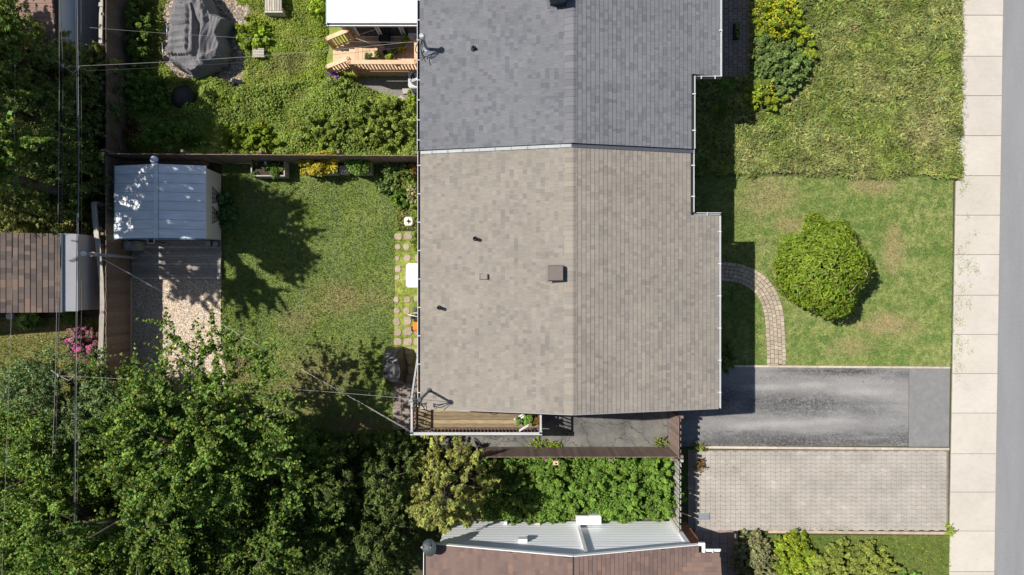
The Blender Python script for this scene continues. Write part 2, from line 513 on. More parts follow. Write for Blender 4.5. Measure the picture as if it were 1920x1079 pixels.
def drive_mat():
    t = NT('driveway_asphalt')
    lo = t.noise(0.55, 6.0, 0.7, t.stretch(0.45, 1.5))
    c = t.mix(t.rng(lo, 0.38, 0.62), (0.085, 0.085, 0.09), (0.235, 0.23, 0.225))
    # pale worn wheel tracks along the drive, dark oily middle
    y1 = G(0, 728)[1]; y2 = G(0, 795)[1]; ym = G(0, 760)[1]; xm = G(1500, 0)[0]
    tr = t.math('MAXIMUM', t.spot(xm+1.0, y1, 6.5, 0.42, 0.9, 0.45), t.spot(xm+0.5, y2, 6.0, 0.36, 0.9, 0.45))
    c = t.mix(t.math('MULTIPLY', tr, 0.62), c, (0.28, 0.273, 0.265))
    dk = t.math('MAXIMUM', t.spot(xm-0.3, ym, 2.6, 0.5, 0.9, 0.5), t.spot(xm+1.4, G(0, 697)[1], 2.6, 0.16, 0.9, 0.4))
    dk = t.math('MAXIMUM', dk, t.spot(xm+0.2, G(0, 829)[1], 3.6, 0.26, 0.9, 0.4))
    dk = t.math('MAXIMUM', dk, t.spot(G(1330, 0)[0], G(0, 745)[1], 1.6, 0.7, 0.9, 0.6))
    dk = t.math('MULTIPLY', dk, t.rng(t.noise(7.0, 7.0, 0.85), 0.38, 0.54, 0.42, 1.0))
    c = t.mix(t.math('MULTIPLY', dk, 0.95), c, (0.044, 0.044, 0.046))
    for (px, py, rx, ry) in ((1525, 722, 42, 7), (1440, 726, 45, 6), (1470, 795, 60, 7), (1560, 789, 50, 7), (1400, 800, 40, 9), (1620, 735, 60, 8)):
        x, y = G(px, py)
        c = t.mix(t.math('MULTIPLY', t.spot(x, y, rx/50.0, ry/50.0, 0.9, 0.8, 2.5), 0.6), c, (0.36, 0.35, 0.335))
    stk = t.rng(t.noise(1.0, 5.0, 0.75, t.stretch(0.35, 7.0)), 0.52, 0.68, 0.0, 0.45)
    c = t.mix(stk, c, (0.27, 0.265, 0.255))
    sp = t.rng(t.noise(11.0, 6.0, 0.9), 0.49, 0.62, 0.0, 0.75)
    c = t.mix(sp, c, (0.25, 0.24, 0.23))
    sp2 = t.rng(t.noise(2.8, 6.0, 0.8, t.stretch(0.7, 1.2, 1, (5, 2, 0))), 0.60, 0.74, 0.0, 0.7)
    c = t.mix(sp2, c, (0.27, 0.26, 0.245))
    vo = t.n('ShaderNodeTexVoronoi', feature='DISTANCE_TO_EDGE'); vo.inputs['Scale'].default_value = 3.2
    nz = t.n('ShaderNodeTexNoise'); nz.inputs['Scale'].default_value = 3.0; nz.inputs['Detail'].default_value = 5.0
    ad = t.n('ShaderNodeVectorMath', operation='ADD'); t.l(t.pos, nz.inputs['Vector']); t.l(t.pos, ad.inputs[0]); t.l(nz.outputs['Color'], ad.inputs[1]); t.l(ad.outputs[0], vo.inputs['Vector'])
    cr = t.math('MULTIPLY', t.rng(vo.outputs['Distance'], 0.01, 0.05, 0.55, 0.0), t.rng(t.noise(0.8, 3.0), 0.45, 0.6))
    c = t.mix(cr, c, (0.29, 0.28, 0.265))
    c = t.mul(c, t.gray(t.rng(t.noise(30.0, 4.0, 0.85), 0.28, 0.72, 0.66, 1.34)))
    return t.surf(c, 0.9, 0.0, t.noise(50.0, 3.0), 0.3, 0.01, spec=0.2)
drive_m = drive_mat()

def side_asphalt():
    t = NT('cracked_asphalt')
    c = t.mix(t.rng(t.noise(0.9, 6.0, 0.7), 0.36, 0.64), (0.10, 0.098, 0.095), (0.19, 0.182, 0.165))
    v = t.n('ShaderNodeTexVoronoi', feature='DISTANCE_TO_EDGE'); v.inputs['Scale'].default_value = 0.9
    d = t.n('ShaderNodeVectorMath', operation='ADD')
    ns = t.n('ShaderNodeTexNoise'); ns.inputs['Scale'].default_value = 2.0; ns.inputs['Detail'].default_value = 4.0
    t.l(t.pos, ns.inputs['Vector']); t.l(t.pos, d.inputs[0]); t.l(ns.outputs['Color'], d.inputs[1]); t.l(d.outputs[0], v.inputs['Vector'])
    c = t.mix(t.rng(v.outputs['Distance'], 0.004, 0.022, 0.75, 0.0), c, (0.03, 0.03, 0.028))
    c = t.mix(t.rng(t.noise(1.6, 5.0, 0.7, t.stretch(1, 1, 1, (2, 5, 0))), 0.6, 0.72, 0, 0.6), c, (0.32, 0.27, 0.21))
    c = t.mul(c, t.gray(t.rng(t.noise(40.0, 3.0, 0.8), 0.25, 0.75, 0.78, 1.22)))
    return t.surf(c, 0.9, 0.0, t.noise(50.0, 3.0), 0.3, 0.01, spec=0.2)
side_m = side_asphalt()

apron_m = M('new_asphalt', (0.20, 0.197, 0.195), 0.9, 0.16, 3.4, bump=0.3, bscale=50)
uni_m = M('uni_paver', (0.365, 0.332, 0.293), 0.92, 0.20, 0.9, bump=0.25, bscale=60)
path_m = M('path_paver', (0.40, 0.335, 0.265), 0.92, 0.18, 6.0, bump=0.3, bscale=50)
patio_m = M('patio_paver', (0.24, 0.20, 0.175), 0.92, 0.15, 3.0, bump=0.25)
rose_m = M('rose_paver', (0.26, 0.19, 0.165), 0.92, 0.15, 3.0, bump=0.25)
step_m = M('stepping_stone', (0.36, 0.30, 0.235), 0.92, 0.18, 7.0, bump=0.3)
edge_m = M('edging_concrete', (0.50, 0.44, 0.37), 0.92, 0.18, 5.0, bump=0.25)
joint_sand = M('joint_sand', (0.14, 0.115, 0.085), 0.95, 0.3, 5)
chip_m = M('gravel_chip', (0.56, 0.475, 0.39), 0.9, 0.18, 8)
chip_bed = M('gravel_bed', (0.36, 0.295, 0.225), 0.95, 0.35, 14, bump=0.6)
grey_gravel = M('grey_gravel', (0.20, 0.185, 0.165), 0.95, 0.4, 12, bump=0.6)

back_lawn_m = lawn_mat('back_lawn_grass', (0.135, 0.195, 0.033), (0.215, 0.262, 0.064), (0.30, 0.235, 0.115), 0.66,
    [(640, 560, 70, 35, 0.75), (560, 600, 50, 30, 0.5), (600, 700, 90, 45, 0.65), (560, 740, 80, 40, 0.7), (660, 800, 80, 22, 0.9),
     (700, 560, 35, 25, 0.45), (450, 700, 30, 60, 0.8)], stripe=(2.2, 0.5, (0.155, 0.205, 0.085)))
front_lawn_m = lawn_mat('front_lawn_grass', (0.190, 0.250, 0.066), (0.270, 0.300, 0.105), (0.37, 0.285, 0.155), 0.60,
    [(1665, 610, 60, 28, 0.95), (1640, 350, 50, 22, 0.8), (1675, 470, 26, 60, 0.8), (1440, 370, 60, 45, 0.6), (1480, 420, 40, 20, 0.7),
     (1600, 650, 45, 22, 0.6), (1420, 390, 50, 30, 0.45)], weeds=(0.130, 0.205, 0.050))
long_grass_m = lawn_mat('long_grass_blades', (0.205, 0.265, 0.055), (0.310, 0.325, 0.115), (0.36, 0.29, 0.15), 0.66,
    [(1600, 55, 14, 10, 0.9), (1470, 185, 40, 22, 0.6), (1650, 165, 60, 30, 0.3), (1735, 250, 40, 60, 0.4)])
weedy_m = lawn_mat('weedy_grass', (0.190, 0.255, 0.040), (0.310, 0.345, 0.075), (0.25, 0.20, 0.11), 0.70,
    [(565, 190, 30, 16, 0.8), (530, 120, 60, 30, 0.5)])
west_lawn_m = lawn_mat('west_lawn_grass', (0.130, 0.150, 0.030), (0.200, 0.190, 0.060), (0.33, 0.24, 0.12), 0.62,
    [(60, 625, 50, 14, 0.5), (110, 615, 50, 10, 0.8), (30, 610, 40, 10, 0.7)])
corner_lawn_m = lawn_mat('corner_lawn_grass', (0.120, 0.165, 0.035), (0.165, 0.195, 0.055), (0.25, 0.22, 0.10), 0.72, [])
earth = NT('earth')
earth_m = earth.surf(earth.mix(earth.rng(earth.noise(0.35, 5.0), 0.4, 0.6), (0.075, 0.062, 0.040), (0.060, 0.078, 0.026)), 0.95, 0.0,
                     earth.noise(14.0, 4.0), 0.5, 0.03, spec=0.1)

# ------------------------------------------------------------------ the setting: ground and surfaces
def walk_l(py): return 1799 - 19.5*py/1079
def walk_r(py): return 1881 - 17.0*py/1079
ga, gb = G(walk_r(-7000)-1.0, -7000), G(walk_r(8000)-1.0, 8000)
mb = MB(); mb.sheet([(-150, gb[1]), gb, ga, (-150, ga[1])], -0.03)
mb.sheet([(gb[0]+8.4, gb[1]), (160, gb[1]), (160, ga[1]), (ga[0]+8.4, ga[1])], -0.03)
mb.build('ground', earth_m, kind='structure')

def px_poly(*pts): return [G(*p) for p in pts]

def surface(name, poly, z, mat):
    mb = MB(); mb.sheet(poly, z)
    return mb.build(name, mat, kind='structure')

# sidewalk: slabs along a line that drifts left towards the bottom of the photo
def walk_l(py): return 1799 - 19.5*py/1079
def walk_r(py): return 1881 - 17.0*py/1079
road_poly = [(ga[0]-0.1, ga[1]), (ga[0]+8.4, ga[1]), (gb[0]+8.4, gb[1]), (gb[0]-0.1, gb[1])]
surface('road', road_poly, -0.11, road_m)
joints = [-195, -120, -45, 29, 106, 180, 255, 330, 404, 478, 554, 627.5, 701, 775, 851, 923, 996, 1072, 1146, 1220, 1294]
wb = MB(); wb.prism([G(walk_l(-195)-1, -195), G(walk_r(-195)-0.6, -195), G(walk_r(1294)-0.6, 1294), G(walk_l(1294)-1, 1294)], -0.14, -0.02)
walk = wb.build('sidewalk', M('walk_joint', (0.22, 0.20, 0.18), 0.95, 0.3, 5), kind='structure')
for a, b in zip(joints[:-1], joints[1:]):
    w = 1.0 if abs(a-330) > 1 else 1.0
    tn = random.uniform(0.95, 1.04)
    mb = MB()
    lx0, lx1 = walk_l(a), walk_l(b)
    if a >= 255 and a < 690: pass
    mb.prism([G(lx0, a+0.35), G(walk_r(a), a+0.35), G(walk_r(b), b-0.35), G(lx1, b-0.35)], -0.12, 0.012+random.uniform(-0.002, 0.003), (tn, tn*0.995, tn*random.uniform(0.97, 1.0)), bevel=0.008)
    mb.build('slab', concrete, walk)

back_lawn = px_poly((416, 302), (742, 300), (745, 430), (738, 560), (740, 650), (738, 812), (400, 830), (405, 690), (416, 640))
surface('back_lawn', back_lawn, 0.0, back_lawn_m)
front_lawn = px_poly((1290, 332), (1795, 330), (1787, 342), (1786, 500), (1782, 687), (1330, 687), (1290, 687))
surface('front_lawn', front_lawn, 0.0, front_lawn_m)
long_lawn = px_poly((1280, -60), (1800, -60), (1798, 60), (1801, 200), (1800, 331), (1285, 331))
surface('meadow_lawn', long_lawn, 0.0, M('meadow_thatch', (0.105, 0.115, 0.045), 0.95, 0.5, 3.5, bump=0.5, bscale=20))
weedy_lawn = px_poly((200, -80), (790, -80), (790, 298), (200, 298))
surface('weedy_lawn', weedy_lawn, 0.0, weedy_m)
west_lawn = px_poly((-200, 596), (184, 596), (184, 760), (-200, 760))
surface('west_lawn', west_lawn, 0.0, west_lawn_m)
corner_lawn = px_poly((1386, 1004), (1781, 1004), (1780, 1200), (1386, 1200))
surface('corner_lawn', corner_lawn, 0.0, corner_lawn_m)
for nm, pl in (('planting_bed', px_poly((742, 300), (792, 300), (792, 430), (745, 430))),
               ('shrub_bed', px_poly((900, 842), (1252, 842), (1252, 974), (900, 974))),
               ('shaded_bed', px_poly((-200, 100), (246, 100), (246, 595), (-200, 595)))):
    surface(nm, pl, 0.004 if nm != 'shaded_bed' else -0.01, soil)

driveway = px_poly((1253, 688), (1704, 691), (1703, 837), (1300, 837), (1253, 837))
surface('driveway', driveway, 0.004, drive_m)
surface('driveway_apron', px_poly((1704.5, 691), (1781, 691), (1779, 838), (1703.5, 838)), 0.008, apron_m)
surface('side_yard', px_poly((760, 715), (1252, 715), (1252, 838), (900, 838), (760, 830)), 0.006, side_m)
surface('concrete_strip', px_poly((880, 973), (1256, 975), (1256, 990), (880, 990)), 0.012, M('tan_concrete', (0.26, 0.215, 0.165), 0.9, 0.2, 2.5))

# edging kerbs, laid end to end
def edging(pts, w, lengths, name='edging', z=0.05, mat=edge_m):
    base = MB(); a, b = Vector(G(*pts[0])), Vector(G(*pts[1]))
    base.beam((a.x, a.y, -0.02), (b.x, b.y, -0.02), w*0.8, 0.03)
    root = base.build(name, joint_sand, kind='structure')
    d = (b-a); L = d.length; d.normalize(); s = 0.0; i = 0
    while s < L-0.05:
        e = min(L, s+lengths[i % len(lengths)]); i += 1
        t = random.uniform(0.88, 1.08)
        mb = MB(); q = random.uniform(-0.004, 0.004)
        p0, p1 = a+d*(s+0.006), a+d*(e-0.006)
        n = Vector((-d.y, d.x))*w/2
        mb.prism([p0-n, p1-n, p1+n, p0+n], -0.01, z+q, (t, t*0.98, t*0.95), bevel=0.006)
        mb.build('edging_stone', mat, root); s = e
edging([(1349, 686.5), (1781, 689.5)], 0.075, [0.92])
edging([(1302, 838.5), (1779, 842.0)], 0.085, [3.1, 2.9, 0.98, 0.5, 1.9])
edging([(1440, 996.5), (1776, 999.5)], 0.10, [1.4, 1.1, 1.9], mat=M('rose_edging', (0.46, 0.36, 0.29), 0.92, 0.2, 5.0))

# ---- interlocking pavers of the second driveway
surf_uni = MB(); surf_uni.sheet(px_poly((1290, 844), (1778.5, 844), (1778, 994), (1290, 994)), 0.002)
uni = surf_uni.build('paver_driveway', M('pale_joint_sand', (0.20, 0.17, 0.135), 0.95, 0.3, 5), kind='structure')
PW, PH = 0.1882, 0.1562
def uni_poly(w, h, a=0.017):
    return [(-w/2, -h/2+a), (-w*0.22, -h/2+a*0.8), (w*0.22, -h/2-a*0.8), (w/2, -h/2-a), (w/2, h/2-a), (w*0.22, h/2-a*0.8), (-w*0.22, h/2+a*0.8), (-w/2, h/2+a)]
uni_tones = [(1.0,1.0,1.0), (0.965,0.97,0.975), (1.03,1.02,1.0), (0.985,0.975,0.96), (1.10,1.10,1.09), (0.95,0.95,0.955)]
uni_mesh = {}
for sg in (1, -1):
    for ti, tn in enumerate(uni_tones):
        mb = MB(); mb.prism(uni_poly(PW-0.007, PH-0.007, 0.017*sg), 0.0, 0.03, tn, bevel=0.004)
        uni_mesh[(sg, ti)] = mb.mesh('uni_paver', uni_m, (0, 0, 0))
x0, y0 = G(1303.5, 846)
rest = MB(); k = 0
ncol = int((1777.5-1303.5)/50/PW); 
for c in range(ncol):
    cx = x0+(c+0.5)*PW
    for r in range(19):
        cy = y0-(r+0.5)*PH; sg = 1 if c % 2 else -1
        if cy < G(0, 992.5)[1]: continue
        ti = rng.choice(6, p=[0.4, 0.2, 0.14, 0.16, 0.03, 0.07])
        dz = random.uniform(0, 0.003)
        if c < 16 and k < 300:
            o = link(uni_mesh[(sg, ti)], 'paver', (cx, cy, 0.004+dz), uni); k += 1
        else:
            rest.prism([(cx+a, cy+b) for a, b in uni_poly(PW-0.007, PH-0.007, 0.017*sg)], 0.004, 0.034+dz, uni_tones[ti], bevel=0.004)
rest.build('paver_field', uni_m, uni, kind='stuff')

# ---- curved path of five rows of cobble pavers
def bez(pts, n):
    pts = [Vector(p) for p in pts]; out = []
    m = len(pts)
    for i in range(m-1):
        p0 = pts[max(i-1, 0)]; p1 = pts[i]; p2 = pts[i+1]; p3 = pts[min(i+2, m-1)]
        for k in range(n):
            t = k/n
            out.append(0.5*((2*p1)+(p2-p0)*t+(2*p0-5*p1+4*p2-p3)*t*t+(3*p1-p0-3*p2+p3)*t*t*t))
    out.append(pts[-1]); return out
cl = bez([G(1290, 507), G(1350, 509), G(1395, 516), G(1430, 540), G(1449, 580), G(1454, 630), G(1456, 685)], 12)
cum = [0.0]
for a, b in zip(cl[:-1], cl[1:]): cum.append(cum[-1]+(b-a).length)
def at_len(s):
    for i in range(len(cum)-1):
        if s <= cum[i+1]:
            t = (s-cum[i])/(cum[i+1]-cum[i]); d = (cl[i+1]-cl[i]).normalized()
            return cl[i]+(cl[i+1]-cl[i])*t, Vector((-d.y, d.x))
    d = (cl[-1]-cl[-2]).normalized(); return cl[-1], Vector((-d.y, d.x))
mb = MB()
L_ = []; R_ = []
for i in range(41):
    p, n = at_len(cum[-1]*i/40); L_.append(p+n*0.36); R_.append(p-n*0.36)
for i in range(40): mb.sheet([L_[i], L_[i+1], R_[i+1], R_[i]], 0.004, 1.0)
path = mb.build('garden_path', M('path_joint', (0.10, 0.105, 0.045), 0.95, 0.35, 8), kind='structure')
for row in range(5):
    o0 = 0.36-row*0.144; o1 = o0-0.144
    s = random.uniform(0, 0.1)
    while s < cum[-1]-0.05:
        l = random.uniform(0.14, 0.20); e = min(s+l, cum[-1])
        p0, n0 = at_len(s+0.006); p1, n1 = at_len(e-0.006)
        j = lambda: random.uniform(-0.006, 0.006)
        t = random.uniform(0.82, 1.14)
        mb = MB()
        mb.prism([p0+n0*(o0-0.008+j()), p1+n1*(o0-0.008+j()), p1+n1*(o1+0.008+j()), p0+n0*(o1+0.008+j())], 0.0, 0.032+random.uniform(-0.006, 0.006), (t, t*0.985, t*0.96), bevel=0.009)
        mb.build('paver', path_m, path); s = e

# ---- paver patio beside the grey house
def grid_pavers(name, px0, px1, py0, py1, w, h, mat, offset=True, z=0.03, tone=(0.85, 1.12)):
    mb = MB(); mb.sheet(px_poly((px0, py0), (px1, py0), (px1, py1), (px0, py1)), 0.002)
    root = mb.build(name, joint_sand, kind='structure')
    xa, ya = G(px0, py0); xb, yb = G(px1, py1)
    c = 0; x = xa
    while x < xb-0.05:
        y = ya+(h/2 if (offset and c % 2) else 0)
        while y > yb+0.04:
            t = random.uniform(*tone); q = MB()
            yt, yl = min(y, ya), max(y-h, yb)
            if yt-yl > 0.04:
                q.prism([(x+0.005, yl+0.005), (min(x+w, xb)-0.005, yl+0.005), (min(x+w, xb)-0.005, yt-0.005), (x+0.005, yt-0.005)], 0.0, z+random.uniform(-0.003, 0.003), (t, t*0.99, t*0.97), bevel=0.007)
                q.build('paver', mat, root)
            y -= h
        x += w; c += 1
    return root
grid_pavers('patio', 1340, 1406, -25, 146, 0.17, 0.21, patio_m)
grid_pavers('entry_walk', 1302, 1384, 992, 1095, 0.31, 0.36, rose_m)
grid_pavers('rear_walk', 737, 772, 716, 806, 0.33, 0.17, patio_m, tone=(0.9, 1.25))

# ---- stepping stones in the grass beside the beige house
mb = MB(); mb.sheet(px_poly((741, 434), (790, 434), (790, 718), (738, 718)), 0.002)
steps = mb.build('stepping_path', weedy_m, kind='structure')
for px, py, w, h in ((747, 444, 15, 13), (765, 443, 17, 14), (746, 463, 12, 11), (762, 463, 13, 13), (745, 485, 9, 9), (764, 484, 13, 13), (783, 484, 9, 12),
                     (746, 505, 12, 12), (745, 521, 10, 9), (761, 521, 8, 10), (743, 562, 10, 12), (764, 562, 12, 12), (781, 560, 10, 12), (744, 583, 12, 11), (762, 583, 13, 13), (780, 583, 10, 12),
                     (744, 604, 13, 15), (764, 602, 15, 16), (746, 623, 15, 14), (765, 622, 17, 15), (782, 622, 11, 16), (746, 641, 16, 14), (765, 641, 17, 15), (782, 641, 11, 15),
                     (747, 659, 16, 13), (765, 658, 17, 14), (782, 660, 11, 14), (766, 676, 17, 14), (782, 678, 11, 14), (767, 694, 17, 14), (768, 710, 16, 12)):
    c = Vector(G(px, py)); w /= 100.0; h /= 100.0
    pts = []
    for k in range(10):
        t = 2*math.pi*k/10+0.3; f = 1/max(abs(math.cos(t)), abs(math.sin(t)))**0.75*random.uniform(0.9, 1.06)
        pts.append((c.x+math.cos(t)*f*w, c.y+math.sin(t)*f*h))
    t = random.uniform(0.85, 1.1); mb = MB()
    mb.prism(pts, 0.0, 0.03, (t, t*0.97, t*0.94), bevel=0.012); mb.build('stepping_stone', step_m, steps)

# ---- gravel pad by the shed, and the rough gravel under the garden table
def chips(name, poly, n, smin, smax, mat, z, parent, tones):
    p = scatter(poly, n); s = smin+(smax-smin)*rng.random(n)
    az = rng.random(n)*6.28
    V = []; 
    base = np.stack([p[:,0], p[:,1], np.full(n, z)], 1)
    for k in range(4):
        a = az+k*math.pi/2
        V.append(base+np.stack([np.cos(a)*s*(0.5+0.3*(k % 2)), np.sin(a)*s*(0.5+0.3*(k % 2)), rng.random(n)*s*0.25], 1))
    top = base+np.stack([rng.normal(size=n)*s*0.2, rng.normal(size=n)*s*0.2, s*(0.25+0.35*rng.random(n))], 1)
    V = np.stack(V+[top], 1).reshape(-1, 3); i = np.arange(n)*5
    F = np.concatenate([np.stack([i+k, i+(k+1) % 4, i+4], 1) for k in range(4)], 0)
    T = np.asarray(tones)[rng.integers(0, len(tones), n)]*(0.75+0.5*rng.random((n, 1)))
    o = npmesh(name, V, F, np.concatenate([T]*4, 0), mat, parent); o['kind'] = 'stuff'; return o
pad_poly = px_poly((240, 520), (415, 524), (414, 640), (424, 700), (410, 760), (240, 760))
pad = surface('gravel_pad', pad_poly, 0.006, chip_bed)
chips('gravel_chips', pad_poly, 24000, 0.018, 0.046, chip_m, 0.008, pad, [(1,1,1), (1.2,1.18,1.15), (0.75,0.68,0.6), (1.0,0.82,0.62), (0.9,0.92,0.95), (1.3,1.28,1.25)])
patch_poly = px_poly((306, 20), (330, -30), (470, -30), (470, 60), (462, 120), (452, 160), (400, 168), (340, 150), (306, 118))
patch = surface('gravel_patch', patch_poly, 0.004, grey_gravel)
chips('gravel_chips', patch_poly, 5000, 0.03, 0.07, chip_m, 0.006, patch, [(0.55,0.52,0.48), (0.8,0.72,0.6), (0.35,0.33,0.3), (1.0,0.9,0.78)])
patch2 = surface('gravel_bed', px_poly((655, 150), (788, 142), (788, 200), (690, 200)), 0.004, grey_gravel)

n = 1400; q_ = np.stack([walk_r(540)+2+np.abs(rng.normal(size=n))*3.2, rng.random(n)*1300-100], 1); q_[:, 0] += -17.0*(q_[:, 1]-540)/1079
p_ = np.stack([(q_[:, 0]-960)/50, (539.5-q_[:, 1])/50], 1)
k_ = vnoise(p_[:, 0]*0.3, p_[:, 1], 0.9, 77) > 0.42; p_ = p_[k_]; n = len(p_)
V = np.stack([np.stack([p_[:, 0]+math.cos(a)*0.012, p_[:, 1]+math.sin(a)*0.012, np.full(n, -0.106)], 1) for a in (0, 2.1, 4.2)]+[np.stack([p_[:, 0], p_[:, 1], np.full(n, -0.094)], 1)], 1).reshape(-1, 3)
i_ = np.arange(n)*4
F = np.concatenate([np.stack([i_+a, i_+b, i_+3], 1) for a, b in ((0, 1), (1, 2), (2, 0))])
o = npmesh('gutter_grit', V, F, np.full((len(F), 3), 1.0)*np.array([0.75, 0.62, 0.45]), chip_m); o['kind'] = 'stuff'
# ------------------------------------------------------------------ shingled roofs
TONES_A = [(1.0,1.0,1.0), (1.08,1.07,1.06), (0.86,0.86,0.87), (0.93,0.93,0.93), (1.03,1.01,0.98), (0.81,0.81,0.83), (0.95,0.97,0.96)]
PROB_A = [0.33, 0.14, 0.10, 0.18, 0.12, 0.05, 0.08]
TONES_G = [(1.0,1.0,1.0), (1.07,1.07,1.06), (0.81,0.83,0.85), (0.91,0.92,0.93), (1.03,1.01,1.01), (0.76,0.78,0.80), (0.95,0.98,0.97)]
TONES_B = [(1.0,1.0,1.0), (1.14,1.09,1.03), (0.84,0.84,0.86), (0.92,0.92,0.93), (1.05,1.0,0.97), (1.3,1.14,1.0), (0.97,0.97,1.0)]
TONES_C = [(1.0,1.0,1.0), (1.28,1.22,1.15), (0.66,0.69,0.73), (0.87,0.88,0.9), (1.12,1.03,0.96), (0.76,0.80,0.85), (1.4,1.22,1.08)]
WID = [0.08, 0.105, 0.135, 0.17, 0.22]

class Roof:
    """Collects the shingle tabs of one roof, then makes the largest ones parts and joins the rest."""
    def __init__(s, mat, tones, probs, expo, widths=WID, wp=(0.14, 0.24, 0.28, 0.22, 0.12), butt=0.019):
        s.mat, s.tones, s.probs, s.expo, s.tabs, s.cache = mat, tones, probs, expo, [], {}
        s.widths, s.wp, s.butt = widths, wp, butt
    def slope(s, org, along, up, courses, vrange):
        org, along, up = Vector(org), Vector(along).normalized(), Vector(up).normalized()
        nrm = up.cross(along); nrm = nrm if nrm.z > 0 else -nrm
        for j in range(courses):
            for (v0, v1) in vrange(j):
                v = v0
                first = True
                while v < v1-0.03:
                    wi = rng.choice(len(s.widths), p=s.wp); w = s.widths[wi]
                    if first: w *= random.uniform(0.4, 1.0); first = False; wi = -1
                    if v+w > v1: w = v1-v; wi = -1
                    s.tabs.append((org, along, up, nrm, j, v, w, wi, rng.choice(len(s.tones), p=s.probs), random.uniform(0, 0.0012)))
                    v += w
    def corners(s, w):
        e, b = s.expo, s.butt
        return [(0.004, 0.0008, 0), (e+0.012, 0.0008, 0), (e+0.012, w-0.0012, 0), (0.004, w-0.0012, 0),
                (0.004, 0.0008, b), (e+0.012, 0.0008, 0.003), (e+0.012, w-0.0012, 0.003), (0.004, w-0.0012, b)]
    def emit(s, parent, n_ind=300):
        order = sorted((i for i in range(len(s.tabs)) if s.tabs[i][7] >= 0), key=lambda i: -s.tabs[i][6])[:n_ind]
        ind = set(order); rest = MB(); extra = 0
        for i, (org, al, up, nr, j, v, w, wi, ti, dz) in enumerate(s.tabs):
            base = org+up*(j*s.expo)+al*v+nr*dz
            if i in ind:
                key = (wi, ti)
                if key not in s.cache:
                    q = MB(); q.hexa(s.corners(w), s.tones[ti], bottom=False)
                    s.cache[key] = q.mesh('shingle', s.mat, (0, 0, 0))
                o = link(s.cache[key], 'shingle', base, parent)
                R = Matrix((up, al, nr)).transposed()
                if R.determinant() < 0:
                    R = Matrix((up, -al, nr)).transposed(); base = base+al*w; place(o, base, parent)
                o.rotation_mode = 'QUATERNION'; o.rotation_quaternion = R.to_quaternion()
            else:
                pts = [base+up*a+al*b+nr*c for a, b, c in s.corners(w)]
                rest.hexa(pts, s.tones[ti], bottom=False)
        if rest.f: rest.build('shingle_field', s.mat, parent, kind='stuff')

def fix_normals(o):
    pass

RX, RZ = 1.916, 4.27          # ridge line
EL, ER, EZ = -3.018, 6.79, 3.14
NX = 5.86                     # recessed eave
SL_L = (RZ-EZ)/(RX-EL); SL_R = (RZ-EZ)/(ER-RX)
YG, YP, YN = -3.97, 4.49, 2.36   # gable, party line, notch
def zr(x, dz=0.0): return RZ-(RX-x)*SL_L+dz if x < RX else RZ-(x-RX)*SL_R+dz

def slab(mb, x0, x1, y0, y1, th, dz=0.0, tone=1.0, mi=0):
    z0, z1 = zr(x0, dz), zr(x1, dz)
    mb.hexa([(x0,y0,z0-th),(x1,y0,z1-th),(x1,y1,z1-th),(x0,y1,z0-th),(x0,y0,z0),(x1,y0,z1),(x1,y1,z1),(x0,y1,z0)], tone, mi)

def gutter(parent, pts, outer, zc, mat_out, mat_in, hang=0.9, name='gutter', w=0.075):
    """Open trough along a straight eave: pts = two ends (x, y); outer = unit vector away from the roof."""
    a, b = Vector((*pts[0], zc)), Vector((*pts[1], zc)); o = Vector((*outer, 0.0))
    mb = MB()
    mb.beam(a+o*(w*0.5), b+o*(w*0.5), w, 0.008, 1.0, 1)
    mb.beam(a+o*w+Vector((0,0,0.035)), b+o*w+Vector((0,0,0.035)), 0.020, 0.085, 1.0, 0)
    g = mb.build(name, [mat_out, mat_in], parent)
    L = (b-a).length; n = max(1, int(L/hang))
    for i in range(n):
        p = a+(b-a)*((i+0.5)/n); d = (b-a).normalized()
        q = MB(); q.beam(p-o*0.01+Vector((0,0,0.065)), p+o*(w+0.02)+Vector((0,0,0.085)), 0.035, 0.01)
        q.build('hanger', mat_out, g)
    return g

